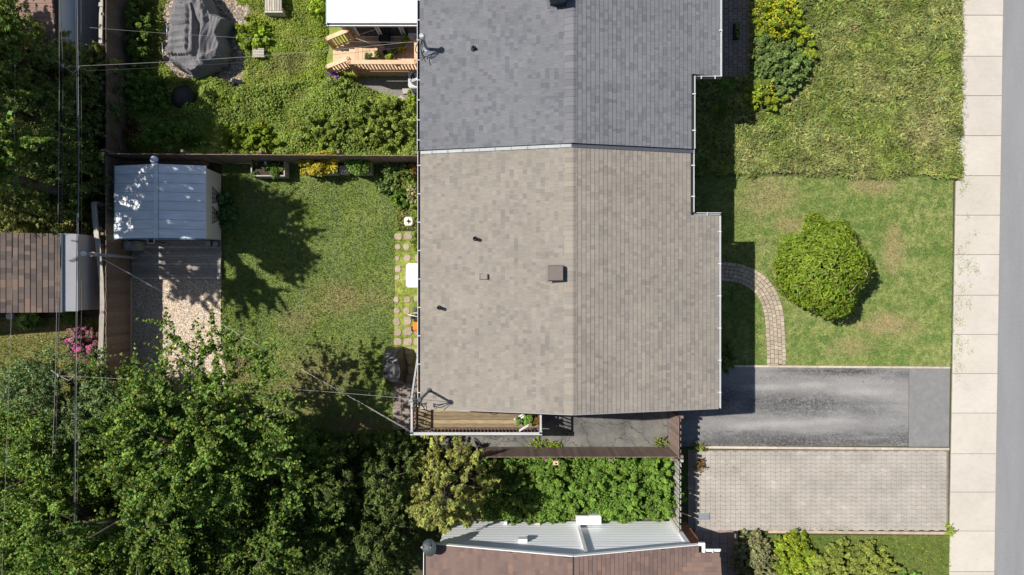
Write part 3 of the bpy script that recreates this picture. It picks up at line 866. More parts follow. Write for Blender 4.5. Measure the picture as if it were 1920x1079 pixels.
def house(name, label, ylo, yhi, notch_lo, notch_hi, dz, sh, tones, wall_mat, gable_lo=None, gable_hi=None):
    root = thing(name, label, 'house', (RX, (ylo+yhi)/2, 0))
    wy0 = ylo+(0.30 if gable_lo else 0.0); wy1 = yhi-(0.30 if gable_hi else 0.0)
    wl0, wr0 = EL+0.42, ER-0.42
    mb = MB()
    def ext(x0, x1, y0, y1):
        prof = [(x0, -0.05), (x1, -0.05), (x1, zr(x1, dz)-0.16)] + ([(RX, RZ+dz-0.16)] if x0 < RX < x1 else []) + [(x0, zr(x0, dz)-0.16)]
        b = len(mb.v); n = len(prof)
        for y in (y0, y1): mb.v.extend([(x, y, z) for x, z in prof])
        mb.face(tuple(range(b, b+n))); mb.face(tuple(range(b+n, b+2*n))[::-1])
        for i in range(n):
            j = (i+1) % n; mb.face((b+j, b+i, b+n+i, b+n+j))
    ext(wl0, NX-0.42, wy0, wy1)
    ext(NX-0.42, wr0, max(wy0, notch_lo+0.3), min(wy1, notch_hi-0.3))
    mb.build('wall', wall_mat, root)
    mb = MB()
    slab(mb, EL, RX, ylo, yhi, 0.13, dz-0.004); slab(mb, RX, NX, ylo, yhi, 0.13, dz-0.004); slab(mb, NX, ER, notch_lo, notch_hi, 0.13, dz-0.004)
    roof = mb.build('roof', felt, root)
    R = Roof(sh, tones, PROB_A, 0.1435)
    lenL = math.hypot(RX-EL, RZ-EZ); lenR = math.hypot(ER-RX, RZ-EZ)
    upL = Vector((RX-EL, 0, RZ-EZ)).normalized(); upR = Vector((RX-ER, 0, RZ-EZ)).normalized()
    R.slope((EL, 0, EZ+dz), (0, 1, 0), upL, int((lenL-0.16)/0.1435)+1, lambda j: [(ylo, yhi)])
    def vr(j):
        x = ER+upR.x*j*0.1435
        return [(notch_lo, notch_hi)] if x > NX+0.02 else [(ylo, yhi)]
    R.slope((ER, 0, EZ+dz), (0, 1, 0), upR, int((lenR-0.10)/0.1435)+1, vr)
    R.emit(roof)
    # ridge caps, folded over the ridge
    y = ylo
    cuts = {}
    while y < yhi-0.05:
        l = min(random.choice((0.13, 0.15, 0.18, 0.22)), yhi-y)
        t = random.choice(((1.03,1.03,1.02), (1.06,1.04,1.01), (0.86,0.86,0.87), (1.0,1.0,1.0), (0.93,0.93,0.94), (1.02,0.98,0.96), (0.96,0.93,0.92)))
        q = MB(); w1, w2 = 0.30, 0.10
        a0 = (RX-w1, RZ+dz-w1*SL_L+0.012); c0 = (RX+w2, RZ+dz-w2*SL_R+0.014); top = (RX, RZ+dz+0.026)
        b = len(q.v)
        for yy, dd in ((y+0.002, 0.006), (y+l-0.002, 0.0)):
            q.v.extend([(a0[0], yy, a0[1]-0.012), (a0[0], yy, a0[1]+dd), (top[0]-0.05, yy, top[1]-0.006+dd), (top[0], yy, top[1]+dd), (c0[0], yy, c0[1]+dd), (c0[0], yy, c0[1]-0.012)])
        for i in range(5): q.face((i, i+1, 7+i, 6+i), t)
        q.face((5, 4, 3, 2, 1, 0), t); q.face((6, 7, 8, 9, 10, 11), t)
        q.build('ridge_cap', sh, roof); y += l
    return root, roof

beige, beige_roof = house('semi_detached_house', 'beige shingled half of the double house in the middle of the photo', YG, YP-0.003, YG, YN, 0.0,
                          sh_beige, TONES_A, M('beige_brick_wall', (0.36, 0.30, 0.25), 0.9, 0.1), gable_lo=True)
grey, grey_roof = house('semi_detached_house', 'grey shingled half of the double house, running out of the top edge', YP+0.003, 13.0, 6.92, 13.0, 0.11,
                        sh_grey, TONES_G, M('grey_brick_wall', (0.30, 0.29, 0.28), 0.9, 0.1), gable_hi=True)
# gutters
gutter(beige, [(ER-0.01, YG), (ER-0.01, YN)], (1, 0), EZ-0.04, gutter_white, galv, 1.05)
gutter(beige, [(NX-0.01, YN+0.10), (NX-0.01, YP-0.01)], (1, 0), zr(NX)-0.04, gutter_white, black_plastic, 0.75)
gutter(beige, [(NX+0.09, YN+0.012), (ER+0.06, YN+0.012)], (0, 1), EZ+0.02, gutter_white, galv, 0.55)
gutter(beige, [(EL+0.005, YG+0.05), (EL+0.005, YP-0.01)], (-1, 0), EZ-0.05, gutter_white, black_plastic, 0.86, w=0.085)
gutter(grey, [(ER-0.01, 6.88), (ER-0.01, 13.0)], (1, 0), EZ+0.07, gutter_white, galv, 2.4)
gutter(grey, [(NX+0.09, 6.92-0.10), (ER+0.06, 6.92-0.10)], (0, 1), EZ+0.12, gutter_white, black_plastic, 0.35)
gutter(grey, [(NX-0.01, YP+0.01), (NX-0.01, 6.86)], (1, 0), zr(NX)+0.07, gutter_white, black_plastic, 1.1)
gutter(grey, [(EL+0.005, YP+0.01), (EL+0.005, 13.0)], (-1, 0), EZ+0.06, gutter_white, black_plastic, 0.62, w=0.085)
# fascia boards of the gable end
for x0, x1 in ((EL, RX), (RX, ER)):
    q = MB(); q.beam((x0, YG-0.016, zr(x0)-0.075), (x1, YG-0.016, zr(x1)-0.075), 0.02, 0.13)
    q.build('fascia', M('grey_fascia', (0.33, 0.33, 0.34), 0.5, 0.05), beige)
# flashing along the party line
q = MB(); q.beam((EL+0.02, YP-0.05, zr(EL)+0.035), (RX-0.06, YP-0.05, RZ+0.034), 0.115, 0.02, 1.0)
fl = q.build('flashing', zinc_flash, grey, label='bright metal flashing strip left of the ridge')
for i in range(9):
    x = EL+0.4+i*0.52; q = MB(); q.box((x, YP-0.05, zr(x)+0.05), (0.06, 0.125, 0.012), 0, random.uniform(0.8, 1.2)); q.build('lap_joint', zinc_flash, fl)
q = MB(); q.beam((RX-0.04, YP-0.055, RZ+0.034), (NX+0.02, YP-0.055, zr(NX)+0.035), 0.125, 0.02)
q.build('flashing', slate_flash, grey, label='dark slate flashing strip right of the ridge')

# ---- roof vents and pipes
def on_roof(px, py, dz=0.0):
    p = P(px, py, 3.7)
    for _ in range(5): p = P(px, py, zr(p.x, dz))
    return p
def pipe_vent(px, py, label, h=0.26, r=0.055, dz=0.0, cone=False):
    p = on_roof(px, py, dz)
    t = thing('vent_pipe', label, 'vent pipe', p, 'plumbing vent pipes on the roofs')
    q = MB(); q.lathe(p, [(r*2.0, -0.03), (r*1.9, 0.035), (r*1.25, 0.07)] if cone else [(r*1.5, -0.03), (r*1.4, 0.03), (r*1.1, 0.05)], 14); q.build('collar', dark_metal, t)
    q = MB(); q.lathe(p, [(r, 0.0), (r, h), (r*0.72, h), (r*0.70, h-0.10)], 14, smooth=False); q.build('pipe', dark_metal, t)
pipe_vent(888, 92, 'dark vent pipe on a wide round collar on the grey roof', 0.17, 0.05, 0.11, True)
pipe_vent(891, 448, 'dark vent pipe standing above the small square vent on the beige roof', 0.30)
pipe_vent(824, 577, 'dark vent pipe low on the beige roof, nearest to the left gutter', 0.34)

def hood_vent(px, py, size, h, label, mat, dz=0.0, pan=True):
    p = on_roof(px, py, dz)
    t = thing('roof_vent', label, 'roof vent', p, 'square attic vents on the roofs')
    s = size/2
    q = MB(); q.hexa([(p.x-s*1.12, p.y-s*1.12, zr(p.x-s*1.12, dz)-0.02), (p.x+s*1.12, p.y-s*1.12, zr(p.x+s*1.12, dz)-0.02), (p.x+s*1.12, p.y+s*1.12, zr(p.x+s*1.12, dz)-0.02), (p.x-s*1.12, p.y+s*1.12, zr(p.x-s*1.12, dz)-0.02),
                      (p.x-s*1.12, p.y-s*1.12, zr(p.x-s*1.12, dz)+0.028), (p.x+s*1.12, p.y-s*1.12, zr(p.x+s*1.12, dz)+0.028), (p.x+s*1.12, p.y+s*1.12, zr(p.x+s*1.12, dz)+0.028), (p.x-s*1.12, p.y+s*1.12, zr(p.x-s*1.12, dz)+0.028)])
    q.build('base_flange', mat, t)
    q = MB(); q.block(p.x-s*0.82, p.x+s*0.82, p.y-s*0.82, p.y+s*0.82, p.z-0.06, p.z+h*0.6); q.build('throat', mat, t)
    q = MB(); zt = p.z+h; f = 0.86
    q.hexa([(p.x-s, p.y-s, zt-h*0.38), (p.x+s, p.y-s, zt-h*0.38), (p.x+s, p.y+s, zt-h*0.38), (p.x-s, p.y+s, zt-h*0.38),
            (p.x-s*f, p.y-s*f, zt), (p.x+s*f, p.y-s*f, zt), (p.x+s*f, p.y+s*f, zt), (p.x-s*f, p.y+s*f, zt)])
    q.build('hood', mat, t)
vent_brown = M('vent_taupe', (0.16, 0.135, 0.125), 0.5, 0.06)
hood_vent(1041, 513, 0.50, 0.34, 'large square taupe attic vent just left of the beige ridge', vent_brown)
hood_vent(1044, -2, 0.52, 0.62, 'dark attic vent at the top edge on the grey roof', M('vent_slate', (0.06, 0.065, 0.075), 0.5, 0.06), 0.11)
p = on_roof(907, 519)
t = thing('roof_vent', 'small taupe box vent in the middle of the left beige slope', 'roof vent', p, 'square attic vents on the roofs')
q = MB(); q.block(p.x-0.14, p.x+0.14, p.y-0.10, p.y+0.10, p.z-0.05, p.z+0.02); q.build('base_flange', vent_brown, t)
q = MB(); q.hexa([(p.x-0.12,p.y-0.085,p.z), (p.x+0.12,p.y-0.085,p.z), (p.x+0.12,p.y+0.085,p.z), (p.x-0.12,p.y+0.085,p.z), (p.x-0.10,p.y-0.075,p.z+0.06), (p.x+0.12,p.y-0.085,p.z+0.15), (p.x+0.12,p.y+0.085,p.z+0.15), (p.x-0.10,p.y+0.075,p.z+0.06)])
q.build('hood', vent_brown, t)

# ---- service masts at the eaves
def service_mast(base_px, top, r, label, mat, loops=3):
    p = Vector(base_px)
    t = thing('service_mast', label, 'service mast', p, 'electrical masts at the left eaves')
    q = MB(); q.tube([p+Vector((0,0,-0.1)), p+(top-p)*0.5, top], r, 10); q.build('conduit', mat, t)
    q = MB(); q.lathe(top+Vector((0,0,-0.06)), [(r*1.2, 0), (r*1.9, 0.03), (r*1.9, 0.10), (r*0.9, 0.16)], 10); q.build('weatherhead', mat, t)
    q = MB(); q.lathe(p+Vector((0,0,-0.02)), [(r*2.6, -0.02), (r*2.3, 0.03), (r*1.2, 0.07)], 12); q.build('collar', mat, t)
    for i in range(loops):
        a = top+Vector((random.uniform(-0.05, 0.05), random.uniform(-0.05, 0.05), 0.03)); e = p+Vector((random.uniform(-0.35, 0.1), random.uniform(-0.55, -0.15), random.uniform(0.05, 0.5)))
        m = (a+e)/2+Vector((random.uniform(-0.4, 0.2), random.uniform(-0.5, 0.1), -0.25))
        q = MB(); q.tube([a.lerp(m, k/6).lerp(m.lerp(e, k/6), k/6) for k in range(7)], 0.013, 5); q.build('drip_cable', cable_dark, t)
    return t
m1 = on_roof(806, 732)
service_mast(m1, m1+Vector((-0.14, -0.09, 1.35)), 0.042, 'slim grey service mast with cable loops at the lower left corner of the beige roof', M('mast_steel', (0.10, 0.125, 0.14), 0.45, 0.1, metallic=0.2), 4)
m2 = on_roof(800, 93, 0.11)
service_mast(m2, m2+Vector((-0.03, 0.10, 0.85)), 0.055, 'thick pale service mast with cable loops on the left edge of the grey roof', galv, 5)

# ------------------------------------------------------------------ flat-roofed rear extension of the grey house
ext = thing('rear_extension', 'white flat-roofed sunroom attached to the back of the grey house', 'sunroom', (-4.6, 10.9, 0))
ex0, ex1, ey0 = -6.2, -2.62, 8.88
q = MB(); q.block(ex0+0.22, ex1, ey0+0.25, 13.0, 0, 0.75); q.block(ex0+0.22, ex1, ey0+0.30, 13.0, 0.75, 2.5, 0.6); q.build('wall', white_paint, ext)
q = MB(); q.block(ex0, -3.06, ey0, 13.0, 2.56, 2.72)
rf = q.build('roof', M('white_membrane', (0.86, 0.86, 0.86), 0.6, 0.07, 1.6), ext)
q = MB(); q.block(ex0-0.03, -3.06, ey0-0.085, ey0-0.06, 2.55, 2.66); q.block(ex0-0.03, -3.06, ey0-0.06, ey0-0.004, 2.555, 2.57, 1.0, 1); q.build('gutter', [white_metal, black_plastic], ext)
q = MB(); q.block(ex0-0.03, ex0-0.004, ey0-0.06, 13.0, 2.58, 2.74); q.build('edge_trim', M('pale_teal_trim', (0.55, 0.66, 0.68), 0.5, 0.05), ext)
for i in range(3):
    x = ex0+0.9+i*1.05; q = MB(); q.block(x, x+0.012, ey0+0.02, 13.0, 2.722, 2.727, 0.8); q.build('membrane_seam', M('seam_grey', (0.7, 0.7, 0.7), 0.6), rf)
wy = ey0+0.25
for i, (xa, xb) in enumerate(((-5.55, -4.75), (-4.72, -3.92), (-3.88, -3.3))):
    q = MB()
    for (u0, u1, z0, z1) in ((xa, xa+0.06, 0.75, 2.45), (xb-0.06, xb, 0.75, 2.45), (xa, xb, 0.75, 0.83), (xa, xb, 2.38, 2.45)):
        q.block(u0, u1, wy-0.03, wy+0.03, z0, z1)
    w = q.build('window', white_paint, ext)
    q = MB(); q.block(xa+0.06, xb-0.06, wy-0.006, wy+0.006, 0.83, 2.38); q.build('pane', glass, w)
q = MB(); q.beam((ex0+0.24, wy-0.02, 0.1), (ex0+0.24, wy-0.02, 2.5), 0.07, 0.07); q.build('corner_post', white_paint, ext)
q = MB(); q.beam((-3.2, wy+0.1, 2.5), (-3.2, wy-0.05, 0.8), 0.12, 0.06); q.build('downspout', white_metal, ext)

# ------------------------------------------------------------------ neighbour's house at the bottom
NRX, NRZ = 1.936, 4.05
NEL, NER = -2.86, 6.16
NSL = 0.23
NY = -8.51
def nz(x): return NRZ-abs(x-NRX)*NSL
nb = thing('neighbour_house', 'brown roofed house with a white sided gable wall at the bottom edge', 'house', (NRX, -12, 0))
WY = -8.69
q = MB()
prof = [(NEL+0.4, -0.05), (6.02, -0.05), (6.02, nz(6.02)-0.15), (NRX, NRZ-0.15), (NEL+0.4, nz(NEL+0.4)-0.15)]
for y in (WY-0.03, -16): q.v.extend([(x, y, z) for x, z in prof])
q.face((0, 1, 2, 3, 4)); q.face((9, 8, 7, 6, 5))
for i in range(5):
    j = (i+1) % 5; q.face((j, i, 5+i, 5+j))
nwall = q.build('wall', siding_back, nb)
z = 0.25; i = 0
while z < 3.85:
    z1 = z+0.225
    xl, xr = NEL+0.4, 5.90
    lim = (NRZ-0.17-z1)/NSL
    xl, xr = max(xl, NRX-lim), min(xr, NRX+lim)
    if xr-xl > 0.3:
        s = MB(); t = random.uniform(0.97, 1.03)
        s.hexa([(xl, WY-0.03, z), (xr, WY-0.03, z), (xr, WY+0.006, z), (xl, WY+0.006, z), (xl, WY-0.03, z1-0.014), (xr, WY-0.03, z1-0.014), (xr, WY-0.022, z1-0.014), (xl, WY-0.022, z1-0.014)], t)
        s.build('siding_board', siding_white, nwall)
    z = z1
# brick front corner
q = MB(); q.block(6.02, 6.52, WY-0.7, WY-0.10, 0, 2.6); bw = q.build('brick_return', mortar, nb)
for r in range(24):
    x = 6.02+(0.0 if r % 2 else -0.10); 
    while x < 6.52:
        a, b = max(x, 6.02), min(x+0.205, 6.52)
        if b-a > 0.04:
            t = random.choice(((1,1,1), (1.15,1.1,1.0), (0.8,0.78,0.78), (1.3,1.15,1.0), (0.95,0.9,0.95)))
            s = MB(); s.block(a+0.004, b-0.004, WY-0.11, WY-0.085, 0.02+r*0.107, 0.02+r*0.107+0.094, t); s.build('brick', brick_red, bw)
        x += 0.213
for x, w in ((5.92, 0.09), (6.0, 0.10)):
    s = MB(); s.block(x-w/2, x+w/2-0.012, WY-0.02, WY+0.05, 0.05, nz(x)-0.2); s.build('corner_trim', white_metal, nb)
q = MB()
for x0, x1 in ((NEL, NRX), (NRX, NER)):
    z0, z1 = nz(x0), nz(x1)
    q.hexa([(x0,-16,z0-0.13),(x1,-16,z1-0.13),(x1,NY,z1-0.13),(x0,NY,z0-0.13),(x0,-16,z0-0.004),(x1,-16,z1-0.004),(x1,NY,z1-0.004),(x0,NY,z0-0.004)])
nroof = q.build('roof', felt, nb)
R = Roof(sh_brown, TONES_B, [0.38, 0.12, 0.14, 0.16, 0.10, 0.02, 0.08], 0.148, widths=[0.16, 0.22, 0.30, 0.38], wp=(0.25, 0.35, 0.25, 0.15))
upL = Vector((1, 0, NSL)).normalized(); upR = Vector((-1, 0, NSL)).normalized()
R.slope((NEL, 0, nz(NEL)), (0, 1, 0), upL, int((NRX-NEL)*1.026/0.148), lambda j: [(-10.6, NY)])
def vb(j):
    x = NER+upR.x*j*0.148
    lo = NY-0.40-max(0.0, (NER-0.05-x))*1.0
    return [(max(-10.6, lo), NY)] if x > 3.9 else [(-10.6, NY)]
R.slope((NER, 0, nz(NER)), (0, 1, 0), upR, int((NER-NRX)*1.026/0.148), vb)
# cross wing: rows run left to right, rising away
wy0 = NY-0.22
q = MB(); q.hexa([(4.2, -11.2, 2.86), (6.86, -11.2, 2.86), (6.86, wy0, 2.86), (4.2, wy0, 2.86), (4.2, -11.2, 3.085+0.23*(wy0+11.2)), (6.86, -11.2, 3.085+0.23*(wy0+11.2)), (6.86, wy0, 3.085), (4.2, wy0, 3.085)])
q.build('wing_roof', felt, nb)
def vw(j):
    y = wy0-j*0.148*0.974
    return [(max(3.9, NER-0.17-(NY-0.25-y)*1.0), 6.86)]
R.slope((0, wy0, 3.10), (1, 0, 0), Vector((0, -1, 0.23)), 14, vw)
R.emit(nroof)
for x0, x1 in ((NEL, NRX), (NRX, NER)):
    q = MB(); q.beam((x0, NY+0.016, nz(x0)-0.07), (x1, NY+0.016, nz(x1)-0.07), 0.025, 0.14); q.build('fascia', white_metal, nb)
gutter(nb, [(NEL+0.005, -11), (NEL+0.005, NY)], (-1, 0), nz(NEL)-0.05, white_metal, black_plastic, 3.0)
gutter(nb, [(6.34, wy0+0.005), (6.88, wy0+0.005)], (0, 1), 3.05, white_metal, white_metal, 3.0, w=0.09)
q = MB(); q.block(6.27, 6.36, wy0-0.0, NY+0.0, 3.02, 3.12); q.block(6.16, 6.36, NY+0.002, NY+0.09, 3.02, 3.12); q.build('gutter_return', white_metal, nb)
q = MB(); q.block(2.36, 2.47, WY+0.002, WY+0.085, 0.35, 3.62); q.build('chase', white_metal, nb, label='white boxed duct up the gable wall')
q = MB(); q.block(0.22, 0.52, WY+0.002, WY+0.12, 2.15, 2.36); vh = q.build('vent_hood', white_metal, nb)
q = MB(); q.block(0.86, 1.02, WY+0.002, WY+0.08, 0.5, 0.66); q.build('meter_box', ac_grey, nb)
q = MB(); q.block(-0.28, -0.18, WY+0.002, WY+0.12, 0.3, 0.62); q.build('outlet_box', white_plastic, nb)

# wall-side heat pump
c = P(1103, 972, 0.6)
hp = thing('heat_pump', 'white box heat pump standing against the white gable wall', 'heat pump', (c.x, -8.4, 0.012))
q = MB(); q.block(c.x-0.44, c.x+0.44, -8.60, -8.30, 0.16, 0.86); q.build('casing', white_metal, hp)
q = MB(); q.block(c.x-0.42, c.x-0.02, -8.298, -8.285, 0.22, 0.80); gr = q.build('grille', ac_grey, hp)
for k in range(9): 
    s = MB(); s.block(c.x-0.41, c.x-0.03, -8.285, -8.276, 0.25+k*0.062, 0.265+k*0.062); s.build('slat', black_plastic, gr)
q = MB(); q.block(c.x+0.0, c.x+0.42, -8.298, -8.285, 0.22, 0.80); q.build('side_panel', white_plastic, hp)
for sx in (-0.36, 0.36):
    q = MB(); q.block(c.x+sx-0.04, c.x+sx+0.04, -8.62, -8.28, 0.012, 0.16); q.build('foot', dark_metal, hp)

# satellite dish on the lower left corner of the brown roof
c = P(808, 1027, 3.3)
sd = thing('satellite_dish', 'dark grey satellite dish at the left corner of the brown roof', 'satellite dish', (c.x, c.y, nz(NEL)-0.2))
axis = Vector((-0.55, 0.2, 0.80)).normalized()
q = MB(); n = 20; u = axis.cross(Vector((0,1,0))).normalized(); w = axis.cross(u)
for i, (r, h) in enumerate(((0.02, 0.0), (0.12, 0.012), (0.22, 0.045), (0.30, 0.085))):
    for k in range(n):
        a = 2*math.pi*k/n; q.v.append(tuple(c+u*math.cos(a)*r+w*math.sin(a)*r*0.9+axis*h))
for i in range(3):
    for k in range(n): q.face((i*n+k, i*n+(k+1) % n, (i+1)*n+(k+1) % n, (i+1)*n+k), 1, 0, True)
q.face(tuple(range(n))[::-1])
q.build('reflector', M('dish_grey', (0.035, 0.045, 0.05), 0.5, 0.05), sd)
q = MB(); q.tube([(c.x, c.y, nz(NEL)-0.2), (c.x, c.y, c.z)], 0.03, 8); q.build('mast', grey_metal, sd)
q = MB(); q.tube([c-w*0.28, c+axis*0.42-w*0.05], 0.015, 6); q.tube([c+axis*0.42-w*0.05-axis*0.05, c+axis*0.42-w*0.05+axis*0.05], 0.035, 8); q.build('feed_arm', grey_metal, sd)
# ------------------------------------------------------------------ neighbours on the left
def west_building(name, label, y0, y1, roofmat, tones, is_garage):
    root = thing(name, label, 'garage' if is_garage else 'house', (-17.5, (y0+y1)/2, 0))
    if is_garage:
        # lean-to along the east side: a pale flat panel, then a steep taupe slope of lap boards
        xa, xb, xc = -15.27, P(146, 0, 2.22).x, P(186, 0, 0.95).x
        q = MB(); q.block(-24, xa, y0+0.05, y1-0.2, -0.05, 2.3); q.block(xa, xc-0.35, y0+0.12, y1-0.2, -0.05, 1.0); q.build('wall', garage_siding, root)
        q = MB(); q.hexa([(xa, y0+0.03, 2.33), (xb, y0+0.03, 2.18), (xb, y1, 2.18), (xa, y1, 2.33), (xa, y0+0.03, 2.37), (xb, y0+0.03, 2.22), (xb, y1, 2.22), (xa, y1, 2.37)])
        q.build('upper_panel', M('lean_to_panel', (0.36, 0.365, 0.39), 0.6, 0.06, 3), root)
        m = 9
        for k in range(m):
            f0, f1 = k/m, (k+1)/m
            p0 = Vector((xb+(xc-xb)*f0, 0, 2.19+(0.95-2.19)*f0)); p1 = Vector((xb+(xc-xb)*f1, 0, 2.19+(0.95-2.19)*f1))
            t = random.uniform(0.92, 1.05)
            s_ = MB(); s_.hexa([(p0.x, y0+0.06, p0.z-0.04), (p1.x-0.008, y0+0.06, p1.z-0.02), (p1.x-0.008, y1, p1.z-0.02), (p0.x, y1, p0.z-0.04), (p0.x, y0+0.06, p0.z), (p1.x-0.008, y0+0.06, p1.z+0.02), (p1.x-0.008, y1, p1.z+0.02), (p0.x, y1, p0.z)], t)
            s_.build('lap_board', M('taupe_lap', (0.56, 0.50, 0.47), 0.75, 0.08) if k == 0 else bpy.data.materials['taupe_lap'], root)
    else:
        q = MB(); q.block(-24, -15.52, y0+0.05, y1-0.2, -0.05, 1.22); q.build('wall', garage_siding, root)
        q = MB(); q.block(-24, -15.50, y0+0.03, y1-0.18, 1.224, 2.42); q.build('upper_wall', garage_panel, root)
        for k in range(7):
            s_ = MB(); s_.block(-15.52, -15.505, y0+0.1, y1-0.3, 0.10+k*0.16, 0.235+k*0.16, random.uniform(0.9, 1.05)); s_.build('lap_board', garage_siding, root)
    return root
gy0, gy1 = P(0, 586, 2.46).y, P(0, 438, 2.46).y
gar = west_building('garage', 'low garage with brown mottled shingles at the left edge', gy0, gy1, sh_garage, TONES_C, True)
ge = -15.31; gsl = 0.25
q = MB(); q.hexa([(ge-7, gy0, 2.34), (ge, gy0, 2.34), (ge, gy1, 2.34), (ge-7, gy1, 2.34), (ge-7, gy0, 2.455+7*gsl), (ge, gy0, 2.455), (ge, gy1, 2.455), (ge-7, gy1, 2.455+7*gsl)])
groof = q.build('roof', felt, gar)
R = Roof(sh_garage, TONES_C, [0.34, 0.13, 0.14, 0.16, 0.12, 0.08, 0.03], 0.178, widths=[0.12, 0.16, 0.20, 0.26], wp=(0.2, 0.3, 0.3, 0.2), butt=0.022)
R.slope((ge, 0, 2.46), (0, 1, 0), Vector((-1, 0, gsl)), 19, lambda j: [(gy0, gy1)])
R.emit(groof)
q = MB(); q.beam((ge+0.012, gy0, 2.41), (ge+0.012, gy1, 2.41), 0.02, 0.10); q.build('fascia', white_metal, gar)

hy0 = P(0, 88, 2.6).y
wh = west_building('west_house', 'house with a faded pink brown roof in the top left corner', hy0, 16.0, sh_pink, TONES_B, False)
q = MB(); q.hexa([(-24, hy0-0.1, 2.44), (-15.36, hy0-0.1, 2.44), (-15.36, 16, 2.44), (-24, 16, 2.44), (-24, hy0-0.1, 2.555), (-15.36, hy0-0.1, 2.555), (-15.36, 16, 2.555+0.25*5), (-24, 16, 2.555+0.25*5)])
wroof = q.build('roof', felt, wh)
R = Roof(sh_pink, TONES_B, [0.36, 0.12, 0.12, 0.16, 0.12, 0.04, 0.08], 0.15, widths=[0.2, 0.26, 0.33], wp=(0.3, 0.4, 0.3))
sl = 1.25/(16-hy0+0.1)
R.slope((0, hy0-0.1, 2.56), (1, 0, 0), Vector((0, 1, sl)), 17, lambda j: [(-18.4, -15.36)])
R.emit(wroof)
q = MB(); q.beam((-15.35, hy0-0.1, 2.5), (-15.35, 16, 2.5+1.25), 0.02, 0.10); q.build('fascia', dark_metal, wh)

# ------------------------------------------------------------------ board fences
def board_fence(name, label, a, b, h, pitch, bw, front, mat, rails=True, back=True, bpitch=None, cap=None, tone=(0.8, 1.2), wonk=0.0, group=None, post_mat=None, toprail=False):
    """Vertical boards between two ground points; front = side (+1 left of a->b) that carries the first row."""
    a, b = Vector(a), Vector(b); d = (b-a); L = d.length; d.normalize(); n = Vector((-d.y, d.x))*front
    root = thing(name, label, 'fence', ((a.x+b.x)/2, (a.y+b.y)/2, 0), group)
    ang = math.atan2(d.y, d.x)
    slots = []; s = 0.0
    while s < L-0.03: slots.append((s, 0)); s += pitch
    s = pitch*0.5
    while back and s < L-0.03: slots.append((s, 1)); s += (bpitch or pitch)
    for s, row in slots:
        if True:
            c = a+d*(s+bw/2)+n*(0.035 if row == 0 else -0.035)
            hh = h+random.uniform(-0.015, 0.02)
            t = random.uniform(*tone); t = (t*random.uniform(0.96, 1.04), t, t*random.uniform(0.95, 1.03))
            q = MB(); q.box((c.x, c.y, 0.04+hh/2), (bw-0.008, 0.02, hh-0.04), ang+random.uniform(-wonk, wonk), t)
            q.build('board', mat, root)
    for z in (0.35, h-0.3):
        q = MB(); q.beam((a.x, a.y, z), (b.x, b.y, z), 0.045, 0.09); q.build('rail', post_mat or mat, root)
    m = max(2, int(L/2.2)+1)
    for i in range(m):
        c = a+d*(L*i/(m-1)) - n*0.075
        q = MB(); q.box((c.x, c.y, (h+0.05)/2), (0.09, 0.09, h+0.05), ang); q.build('post', post_mat or mat, root)
    return root

rear = board_fence('board_fence', 'long dark brown fence between the two back yards, behind the planters', G(246, 303), G(792, 307), 1.66, 0.128, 0.1355, -1, dark_fence_wood, back=False)
west = board_fence('board_fence', 'tall brown fence along the gravel pad and shed', G(245, 308), G(246, 720), 1.62, 0.125, 0.1325, 1, dark_fence_wood, back=False)
q = MB(); q.beam((*G(246.5, 520), 0.07), (*G(246, 690), 0.07), 0.09, 0.12); q.build('kickboard', pale_wood, west)
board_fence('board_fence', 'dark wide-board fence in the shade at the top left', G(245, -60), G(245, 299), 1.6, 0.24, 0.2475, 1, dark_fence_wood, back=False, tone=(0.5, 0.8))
board_fence('board_fence', 'reddish brown fence along the top of the shrub bed', G(905, 840), G(1250, 840), 1.52, 0.145, 0.1525, 1, fence_wood, back=False)
for px in (1013, 1140):
    pass
side = board_fence('board_fence', 'reddish brown fence closing the side yard from the driveway', G(1256, 768), G(1256, 838), 1.5, 0.112, 0.1195, -1, fence_wood, back=True, bpitch=0.22)
board_fence('board_fence', 'grey weathered fence between the shrub bed and the paver driveway', G(1256, 845), G(1256, 990), 1.5, 0.17, 0.14, -1, grey_fence_wood, back=True, bpitch=0.22, wonk=0.10)

# neighbour's own fence: weathered top plank on posts with a wire lattice
pf = thing('plank_fence', 'weathered pale plank fence beside the left neighbours, with wire lattice', 'fence', (*G(225, 520), 0))
pts = [(176, 380), (180, 430), (185, 470), (190, 520), (192, 570), (190, 640), (187, 690)]
for i, (u, v) in enumerate(zip(pts[:-1], pts[1:])):
    a, b = P(*u, 1.62), P(*v, 1.62)
    q = MB(); t = random.uniform(0.7, 1.1); q.beam(a, b, 0.17, 0.05, t); q.build('cap_plank', rail_wood, pf)
    q = MB(); q.box((a.x, a.y, 0.79), (0.10, 0.10, 1.58)); q.build('post', rail_wood, pf)
q = MB(); 
for (u, v) in zip(pts[:-1], pts[1:]):
    a, b = P(*u, 1.62)+Vector((0.10, 0, 0)), P(*v, 1.62)+Vector((0.10, 0, 0))
    L = (b-a).length; d = (b-a).normalized(); m = int(L/0.09)
    for k in range(m):
        p = a+d*(k*0.09)
        q.beam((p.x, p.y, 1.6), (p.x+d.x*0.35, p.y+d.y*0.35, 0.9), 0.006, 0.006); q.beam((p.x, p.y, 0.9), (p.x+d.x*0.35, p.y+d.y*0.35, 1.6), 0.006, 0.006)
lat = q.build('wire_lattice', galv, pf, kind='stuff')
pf2 = thing('plank_fence', 'short pale fence plank in front of the dark fence at the top left', 'fence', (*G(238, 20), 0))
a, b = P(191, -60, 1.62), P(189, 82, 1.62)
q = MB(); q.beam(a, b, 0.12, 0.06); q.build('cap_plank', rail_wood, pf2)
